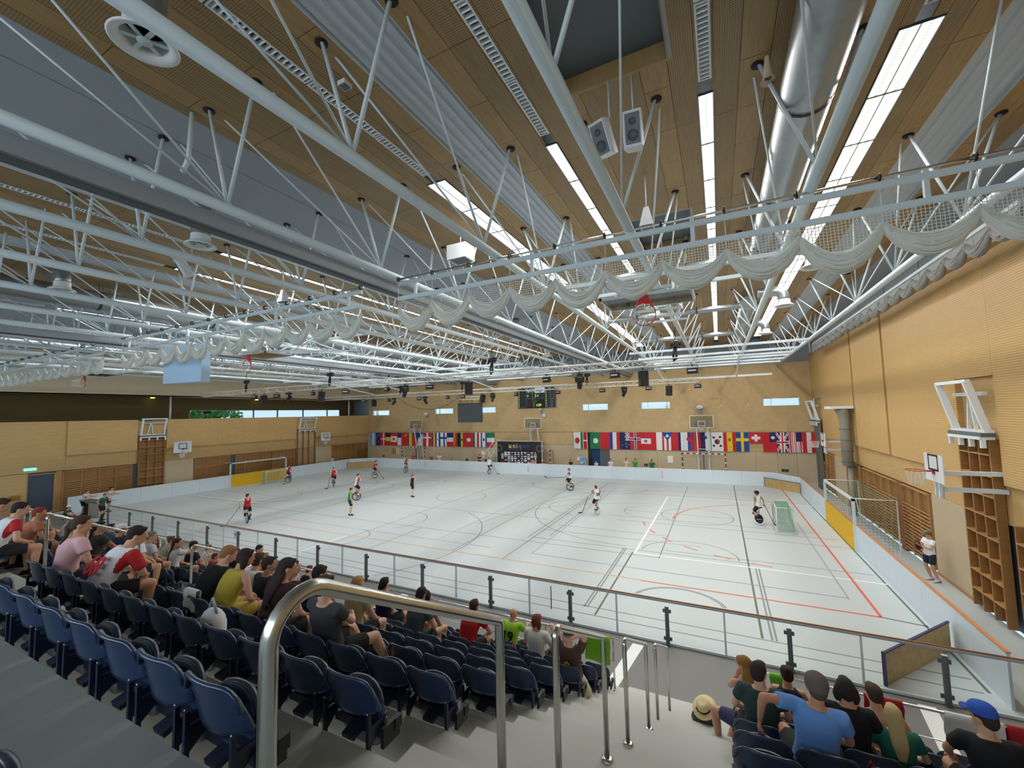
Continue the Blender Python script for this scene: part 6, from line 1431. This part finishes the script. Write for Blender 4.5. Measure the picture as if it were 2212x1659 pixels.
sit('spectator in bright red tee bent forward below the big handrail', 'B1', 6, 4, lean=.5, arms=('rail', 'knee'), shirt=(190, 28, 34), hair=(60, 40, 34))
sit('bald man in lime green jersey with 19, leaning on the front rail', 'B1', 8, 4, lean=.35, head=(-.2, .05), arms=('rail', 'rail'), shirt=(150, 206, 40), shorts=(24, 24, 26), number=('19', .26, (20, 24, 20)), hairstyle='bald', skin='mid')
sit('woman with auburn bob in white patterned tee before the stair aisle', 'B1', 7, 2, lean=.15, head=(-.4, .1), shirt=(214, 214, 206), hair=(112, 58, 30), hairstyle='bob', female=True, arms=('lap', 'lap'))
sit('man in brown tee with hands behind his head and beige shorts, at the stair aisle', 'B1', 6, 0, lean=-.12, head=(.1, -.1), arms=('behind', 'behind'), shirt=(84, 64, 52), shorts=(206, 196, 172), hair=(70, 62, 58), skin='fair', hat=('cap_back', (86, 84, 84), (60, 60, 60)), shoes=(26, 26, 28), J=dict(feet=[(.05, .45, .08), (.34, .35, -.33)]), number=('*', .2, (216, 190, 30)))
sit('girl with very long golden-brown hair, bare legs folded toward the stairs', 'R', 6, 0, rz=.35, lean=.3, head=(.6, .25), arms=('chin', 'knee'), shirt=(196, 150, 130), sleeve=0, shorts=(58, 60, 100), hair=(142, 104, 50), hairstyle='long', female=True, skin='mid', shoes=None, J=dict(feet=[(-.34, .22, .06), (-.20, .42, -.05)]))
sit('spectator in dark green tee with short dark hair right of the stairs', 'R', 5, 0, dx=.06, lean=.12, head=(-.5, 0), shirt=(44, 66, 64), hair=(44, 32, 28), skin='fair', arms=('lap', 'lap'))
sit('spectator with dark bun in navy tank top near the front rail', 'R', 7, 1, lean=.2, head=(.2, .2), shirt=(24, 34, 64), sleeve=0, hair=(48, 28, 26), hairstyle='bun', female=True, skin='mid')
sit('man in light blue tee with brown flat beanie, arm over the chair back', 'R', 4, 1, dx=-.05, lean=.08, side_lean=.08, head=(.1, .05), arms=((-.42, -.05, .80, -1, -.5, .2), 'lap'), shirt=(104, 150, 214), hair=(80, 68, 60), skin='tan', hat=('beanie', (96, 84, 80), (60, 50, 46)))
sit('dark-haired spectator in black top in front of the light blue tee', 'R', 5, 2, dx=-.1, lean=.25, shirt=(24, 22, 26), hair=(40, 30, 30), hairstyle='bob', female=True)
sit('bare-backed brown-haired youth with one arm raised along the rail', 'R', 6, 3, dx=-.1, lean=.3, side_lean=-.1, head=(.3, .05), arms=((-.35, .30, .95, -.5, .5, .8), 'lap'), shirt=None, hair=(74, 54, 40), skin='fair', shorts=(60, 20, 34))
sit('child with long pale blond hair in green top', 'R', 5, 3, dx=-.2, dy=.05, lean=.2, shirt=(40, 110, 90), hair=(196, 172, 116), hairstyle='long', female=True, skin='fair', scale=.86)
sit('spectator in black tee with bright blue cap worn backwards', 'R', 5, 4, lean=.3, head=(.7, .1), arms=('knee', 'lap'), shirt=(26, 26, 30), hair=(50, 40, 34), hat=('cap', (44, 84, 176), (220, 220, 224)), skin='mid')
sit('spectator with wide straw hat at the lower picture corner', 'R', 5, 5, dx=.1, lean=.15, shirt=(60, 130, 190), hair=(90, 60, 44), hat=('brim', (190, 170, 118), (50, 38, 50)), skin='tan', sleeve=0)
# denser crowd farther along the stand
rg = random.Random(11)
crowd = [('B3', 4, 0, (150, 60, 70), 'maroon shirt'), ('B3', 5, 1, (226, 228, 226), 'cream shirt'), ('B3', 3, 2, (90, 40, 50), 'wine red shirt'), ('B3', 6, 0, (60, 70, 96), 'steel blue shirt'), ('B3', 7, 2, (40, 44, 60), 'dark slate shirt'), ('B3', 6, 3, (200, 150, 130), 'salmon shirt'),
         ('B3', 8, 0, (96, 110, 120), 'grey-blue shirt'), ('B2', 5, 7, (120, 60, 60), 'brick red shirt'), ('B2', 6, 6, (50, 56, 70), 'dark denim shirt'), ('B2', 7, 10, (210, 210, 214), 'pearl grey shirt'), ('B2', 8, 8, (34, 34, 40), 'charcoal hoodie'), ('B2', 6, 9, (160, 152, 130), 'khaki shirt'), ('B2', 8, 11, (190, 190, 184), 'stone-coloured shirt'), ('B2', 3, 3, (66, 60, 60), 'dark brown shirt'), ('B2', 2, 4, (190, 120, 90), 'terracotta shirt'), ('B3', 5, 5, (40, 80, 70), 'bottle green shirt')]
hs = ['short', 'bob', 'long', 'short', 'curly', 'tail', 'short', 'bun']; hc_ = [(50, 36, 28), (96, 66, 44), (120, 90, 60), (34, 28, 26), (140, 60, 44)]
for n_, (bk, k, j, c, w) in enumerate(crowd):
    st_ = hs[n_ % 8]; hcol = hc_[n_ % 5]
    sit('%s wearer in the distant crowd, %s' % (w, ['short dark hair', 'brown bob', 'long fair hair', 'short black hair', 'red curls', 'dark ponytail', 'short brown hair', 'tied-up hair'][n_ % 8]), bk, k, j, lean=rg.uniform(.1, .45), head=(rg.uniform(-.8, 0), rg.uniform(-.1, .2)), arms=rg.choice((('lap', 'lap'), ('knee', 'knee'), ('chin', 'lap'))), shirt=c, hair=hcol, hairstyle=st_, female=st_ in ('bob', 'long', 'tail', 'bun'), shorts=rg.choice(((40, 44, 60), (24, 24, 28), (120, 110, 90))), skin=rg.choice(('fair', 'mid', 'tan')), vox=.022)
person('boy standing in red and white jersey by the glass', (-9.55, 6.0, 1.72), -.9, 'stand', shirt=WT, sleeve_c=RDc, front=(190, 40, 46), hair=(30, 26, 26), shorts=(20, 20, 22), arms=('phone', 'phone'), head=(-.3, .1), scale=.86, group='spectators in the stand')
# people at the far end of the glass
person('player in dark green camouflage jersey leaning on the end of the balustrade', (-34.3, 11.9, 0), -.9, 'stand', lean=.25, arms=('rail', 'hip'), shirt=(52, 84, 70), shorts=(24, 24, 26), hair=(90, 40, 34), socks=(40, 60, 50, .9), head=(-.4, 0), vox=.02)
person('helper with red hair behind the small grey table at the rink end', (-37.6, 12.1, 0), -.7, 'stand', lean=.35, arms=('rail', 'rail'), shirt=(226, 210, 200), hair=(120, 50, 36), vox=.02); person('dark-haired helper behind the small grey table at the rink end', (-37.2, 13.2, 0), -.7, 'stand', lean=.3, arms=('rail', 'rail'), shirt=(214, 200, 190), hair=(34, 30, 30), vox=.02)
person('figure in white cap crouching beside the balustrade end', (-35.4, 10.7, 0), -.6, 'crouch', lean=.3, arms=('knee', 'knee'), shirt=(60, 84, 66), hat=('cap', (230, 230, 230), (200, 200, 200)), vox=.022)
t = thing('side_table', 'small grey partition table at the rink end', 'table', (-36.4, 12.2, 0)); q = MB(); q.span((-1.1, -.05, 0), (1.1, .05, .95)); q.build('front_panel', mat('pale pinkish panel', (196, 180, 170), .7), t); q = MB(); q.span((-1.2, -.3, .95), (1.2, .3, 1.0)); q.build('table_top', M_GREYP, t); q = MB(); q.span((-1.15, -.06, 0), (-.5, -.052, .8)); q.build('dark_crate', M_BLACK, t)
# ---------------------------------------------------------------- belongings
towel('lime green jersey hanging over the front rail by the stairs', -2.62, -2.14, .5, (120, 190, 30), name='hung_jersey', cat='jersey', seed=1)
towel('white towel over the front rail beside the golden-haired girl', .05, .38, .35, (226, 228, 226), seed=2); towel('small lime green cloth over the front rail', .52, .78, .3, (110, 190, 50), seed=3, name='cloth', cat='cloth')
towel('dark red towel over the front rail behind the bare-backed youth', 1.75, 2.2, .5, (160, 24, 40), seed=4); towel('white printed towel with dark letters over the front rail', 2.65, 3.25, .42, (214, 216, 220), seed=5, txt='CBINK'); towel('dark red shirt over the front rail next to the printed towel', 3.28, 3.95, .5, (160, 20, 30), seed=6, name='hung_shirt', cat='shirt')
towel('white cloth draped over an empty navy chair back', -5.75, -5.5, .22, (232, 230, 226), y=2.77+.02, z=3.574+.46, name='cloth', cat='cloth', seed=7, back=.4)
def bag(name, label, loc, dims, rgb, cat='bag', seed=0):
    rg = random.Random(seed); t = thing(name, label, cat, loc); q = MB(); q.ell((0, 0, dims[2]*.5), (dims[0]/2, dims[1]/2, dims[2]*.52), 14, 9)
    q.v = [(v[0]*(1+.12*math.sin(9*v[2]+3*v[0]*8)), v[1]*(1+.1*math.sin(7*v[0]*6)), max(0, v[2])) for v in q.v]; q.build('bag_body', smat(rgb), t)
    q = MB(); q.path([(-dims[0]*.25, 0, dims[2]*.9), (0, 0, dims[2]*1.25), (dims[0]*.25, 0, dims[2]*.9)], .012, 6); q.build('bag_strap', smat(tuple(int(c*.7) for c in rgb)), t); return t
bag('plastic_bag', 'crumpled white plastic bag on a chair behind the big handrail bend', (-4.05, 1.97+.20, 4.02), (.26, .2, .34), (224, 226, 232)); bag('backpack', 'dark grey backpack on the stairs under the straw fedora', (-.42, 6.95, 1.31), (.38, .3, .34), (74, 78, 80), seed=2)
bag('satchel', 'dark brown bag beside the white plastic bag', (-4.5, 2.77+.2, 3.62), (.3, .2, .3), (60, 40, 24)); bag('pink_bottle_bag', 'small pink-red pouch on the seat by the patterned white tee', (-3.6, 7.02, 1.54), (.16, .12, .24), (230, 70, 84), 'pouch'); bag('red_pouch', 'small bright red pouch under the light blue tee', (.95, 4.45, 2.80), (.14, .12, .26), (190, 30, 40), 'pouch')
t = thing('straw_fedora', 'cream straw fedora with brown band on the grey backpack', 'hat', (-.42, 6.93, 1.64)); t.rotation_euler = (.35, -.3, 0); q = MB(); q.lathe([(.17, .0), (.165, .012), (.1, .008), (.095, .07), (.07, .11), (.03, .095), (0, .095)], 24, M=Matrix.Diagonal((1, 1.15, 1))); q.build('crown', smat((224, 210, 160)), t); q = MB(); q.lathe([(.102, .01), (.1, .04)], 24, M=Matrix.Diagonal((1, 1.15, 1))); q.build('hat_band', smat((90, 50, 30)), t)
towel('green sleeve end poking from the backpack', -.34, -.22, .12, (90, 150, 70), y=6.88, z=1.56, name='cloth', cat='cloth', seed=8)
bag('folded_cardboard', 'small tan cardboard piece on the top stair edge', (-2.0, 8.0, .70), (.14, .12, .12), (190, 160, 120), 'box')

# ================================================================ rink: riders, referees, far side
def rider(label, x, y, h, shirt, who, head=(0, 0), shorts=(20, 20, 24), skin='fair', hair=(60, 44, 34), hairstyle='short', col=(26, 26, 28), rim=(200, 204, 206), crank=.6, top=None, foot=None, bd=(1, 0, 0), arms=None, lean=.12, stickcol=(26, 26, 28), seat_h=.86, disc=False, ulabel='', slabel='', sidelean=0, **kw):
    r = .30; dz = seat_h-.86
    unicycle(ulabel or 'unicycle under the '+who, (x, y, 0), h, col, rim, seat_h, crank, disc=disc)
    f = []
    for s in (-1, 1): f.append((s*.13, s*.125*math.cos(crank)-.03, r+s*.125*math.sin(crank)+.095))
    hipz = seat_h+.10
    J = dict(hip=(0, -.02, hipz), feet=f, kh=(0, 1, .15))
    top = top or (.28, .20, 1.05); foot = foot or (.75, .55, .04)
    if arms is None: arms = ((-.1, .30, hipz+.22, -.8, -.5, -.6), (top[0]+(foot[0]-top[0])*.25, top[1]+(foot[1]-top[1])*.25, top[2]+(foot[2]-top[2])*.25, .8, -.5, -.6))
    person(label, (x, y, 0), h, 'ride', lean=lean, side_lean=sidelean, head=head, arms=arms, shirt=shirt, shorts=shorts, skin=skin, hair=hair, hairstyle=hairstyle, J=J, vox=.018, group='players riding unicycles', **kw)
    if top != 'none': stick(slabel or 'hockey stick held by the '+who, top, foot, (x, y, 0), h, bd, stickcol)
NV = (22, 22, 26)
rider('rider in red jersey with white sleeves drinking near the balustrade', -24.8, 15.0, -1.9, (184, 30, 36), 'drinking red jersey rider', sleeve_c=WT, hair=(24, 20, 20), head=(1.5, 0), socks=(24, 24, 26, .85), arms=('chin', (.38, -.02, .98, .8, -.4, -.3)), top=(.36, .0, 1.02), foot=(1.0, -.15, .04), bd=(1, -.2, 0), crank=1.3)
rider('rider in white jersey seen from behind next to the green referee', -23.7, 22.1, -.75, WT, 'white jersey rider beside the green referee', col=(46, 30, 30), rim=(226, 214, 214), hair=(66, 44, 36), front=(180, 40, 44), head=(-.6, .1), number=('1', .22, (30, 40, 90)), seat_h=.95, arms=((-.32, .05, .95, -.8, -.4, -.2), 'chin'), top=(-.33, .02, 1.1), foot=(-.34, -.05, .08), bd=(-.5, .5, 0), crank=-.5, scale=1.06, lean=.18)
rider('rider in red jersey waiting by the small goal at the gallery side', -30.2, 25.6, -2.2, (176, 34, 40), 'red jersey rider before the far gallery side', sleeve_c=(214, 214, 220), head=(.5, .1), hair=(60, 40, 34), crank=.2, foot=(.5, .8, .04))
rider('rider in red jersey near the far corner deflector', -30.4, 30.6, -1.2, (184, 34, 40), 'red jersey rider near the corner deflector', head=(0, 0), hair=(40, 30, 28), top=(.2, .25, 1.0), foot=(.5, 1.1, .04), crank=.3, lean=.3)
rider('rider in red jersey gliding along the far board', -30.25, 34.9, -1.5, (180, 36, 42), 'red jersey rider along the far board', sleeve_c=(214, 212, 216), hair=(70, 50, 40), crank=.9)
rider('grey-haired rider in white jersey facing the far board, left of centre', -20.8, 36.3, 0, (228, 230, 234), 'grey-haired white jersey rider', hair=(140, 130, 120), top=(.25, .12, 1.0), foot=(.75, .3, .04), crank=1.4, head=(0, .2))
rider('rider in white jersey with grey shoulders holding the stick level', -10.5, 30.7, 1.9, (228, 230, 234), 'white jersey rider with level stick', sleeve_c=(110, 110, 108), hair=(70, 44, 34), top=(-.05, .25, 1.02), foot=(-.35, 1.75, 1.02), bd=(-.2, .7, .6), arms=((-.15, .45, 1.02, -.8, -.4, -.6), (.28, .12, 1.0, .8, -.5, -.5)), crank=.4, socks=(40, 40, 44, .3))
rider('rider in white jersey with dark 24 pushing toward the centre', -6.65, 24.1, .85, (228, 230, 234), 'white jersey rider with number 24', sleeve_c=(150, 130, 110), hair=(110, 58, 40), number=('24', .24, (30, 36, 44)), top=(-.35, .35, 1.05), foot=(-.55, .75, .04), bd=(-.8, .2, 0), arms=((-.38, .40, .95, -.8, -.4, -.3), (.3, .05, .95, .8, -.6, -.3)), col=(200, 204, 208), rim=(120, 120, 124), crank=.1, socks=(228, 228, 230, .25), skin='pale')
rider('goalkeeper in white jersey and black cage helmet on a disc-wheeled unicycle', 1.55, 25.1, .9, (230, 232, 238), 'goalkeeper by the green goal', sleeve_c=(150, 150, 110), hat=('helmet', (24, 24, 26), (190, 190, 190)), socks=(18, 18, 20, 1.0), col=(226, 228, 230), rim=(226, 228, 230), disc=True, top=(.45, .05, 1.1), foot=(.62, -.35, .04), bd=(-.4, -.5, 0), arms=('lap', (.46, .02, .98, .8, -.5, -.4)), crank=.2, skin='mid')
rider('goalkeeper in red jersey by the small goal at the gallery side', -36.4, 25.75, -1.3, (190, 36, 40), 'red goalkeeper at the gallery side', sleeve_c=(226, 222, 224), hair=(30, 24, 24), socks=(18, 18, 22, .95), top=(.35, .05, 1.0), foot=(.75, .25, .04), skin='tan', crank=1.2)
person('referee in green shirt standing with a whistle on the rink', (-20.5, 18.6, 0), -.7, 'stand', shirt=(28, 120, 66), sleeve_c=(110, 190, 60), shorts=(20, 34, 28), hair=(80, 44, 34), arms=('down', 'down'), socks=(228, 228, 228, .12), skin='fair', vox=.018)
person('referee in black outfit with hand at the mouth on the rink', (-20.65, 24.5, 0), -1.0, 'stand', shirt=(28, 30, 24), shorts=(22, 24, 24), hair=(130, 90, 66), hairstyle='bun', arms=('down', 'chin'), female=True, skin='fair', front=(20, 20, 20), vox=.018, head=(.2, 0))
person('man in white tee and olive cap leaning on the beige wall board', (6.25, 19.3, 0), 1.9, 'stand', shirt=(232, 234, 238), shorts=(32, 42, 58), hat=('cap', (108, 106, 84), (90, 90, 70)), arms=('phone', 'phone'), lean=-.06, head=(.1, .35), shoes=(214, 200, 200), skin='mid', J=dict(hip=(0, .10, .92)), vox=.016)
bag('dark_pouch', 'dark red-brown bag held by the man at the wall board', (5.86, 19.22, 1.02), (.18, .2, .28), (70, 34, 30))
far = [(-31.9, (178, 40, 46), 'stand', 'red jersey', (60, 40, 30), 1.0), (-30.6, (190, 50, 40), 'sit', 'red training shirt', (40, 30, 28), 1.0), (-29.3, (196, 60, 44), 'stand', 'orange-red shirt', (190, 150, 100), .95), (-28.2, (226, 226, 230), 'stand', 'white jersey', (90, 50, 40), 1.05), (-26.6, (220, 220, 224), 'sit', 'white shirt and dark hair', (30, 26, 26), .95),
       (-23.0, (90, 30, 36), 'stand', 'dark red shirt', (60, 40, 34), 1.05), (-22.2, (60, 30, 30), 'stand', 'brown shirt', (50, 36, 30), .9), (-16.7, (232, 110, 50), 'sit', 'orange vest', (150, 120, 100), 1.05), (-15.8, (232, 110, 50), 'sit', 'orange vest and white cap', (120, 90, 70), 1.05), (-12.9, (60, 30, 34), 'stand', 'dark maroon shirt', (60, 40, 34), .9), (-11.6, (90, 36, 40), 'sit', 'maroon jersey', (40, 30, 30), 1.0),
       (-10.4, (214, 216, 220), 'stand', 'white jersey with dark straps', (60, 44, 40), .88), (-9.1, (222, 224, 230), 'stand', 'pale white vest', (100, 66, 50), 1.0), (-7.7, (214, 206, 190), 'stand', 'cream shirt', (24, 22, 22), 1.05), (-6.9, (60, 160, 50), 'stand', 'bright green hooded shirt', (60, 44, 40), 1.05), (-5.5, (40, 110, 60), 'stand', 'green referee shirt', (34, 28, 28), 1.02), (-39.7, (224, 222, 224), 'stand', 'white shirt at the gallery side board', (60, 44, 38), .95)]
for n_, (x, c, ps, w, hcol, sc) in enumerate(far):
    y = 38.15; hd = PI+random.uniform(-.5, .5)
    if x < -39: x, y, hd = -39.75, 33.5, -PI/2
    if ps == 'sit':
        t = thing('bench', 'low bench behind the far board under the person in '+w, 'bench', (x, y, 0)); q = MB(); q.span((-.3, -.15, .41), (.3, .2, .45)); q.build('seat_board', M_BARW, t); q = MB(); [q.span((a-.02, -.12, 0), (a+.02, .16, .41)) for a in (-.24, .24)]; q.build('leg', M_STEELD, t)
    person('person behind the far board in '+w, (x, y, 0), hd, ps, lean=.08, shirt=c, hair=hcol, arms=random.choice((('down', 'down'), ('crossed', 'crossed'), ('hip', 'down'))) if ps == 'stand' else ('lap', 'lap'), scale=sc, vox=.026, fine=False, shorts=(24, 24, 28), group='people behind the far board', skin=random.choice(('fair', 'mid', 'tan')), hat=('cap', (230, 230, 232), (200, 200, 200)) if 'cap' in w else None)
# ================================================================ chairs in place
q = MB(); q.span((-33, YB, 4.2), (-1.85, -.05, 4.76)); q.build('terrace', M_CONCD, st)
block('B1', BX['B1'][0], 12, range(0, 9), -1, 'from the stair aisle')
block('R', BX['R'][0], 7, range(2, 9), 1, 'beyond the pale stairs toward the side wall')
block('B2', BX['B2'][0], 9, range(1, 9), -1, 'past the second stair aisle')
block('B3', BX['B3'][0], 6, range(3, 9), -1, 'past the third stair aisle')
t = chair(-2.03, -1, 'navy tip-up chair above the dark walkway, closest to the camera'); t.location = (-1.98, .34, 4.70)
for s_ in (-.19, .19): q = MB(); q.span((s_-.015, -.01, -.302), (s_+.015, .03, 0)); q.build('leg', M_SEATD, t)
# number plate scuffs on the aisle-side brackets
flush_pending()
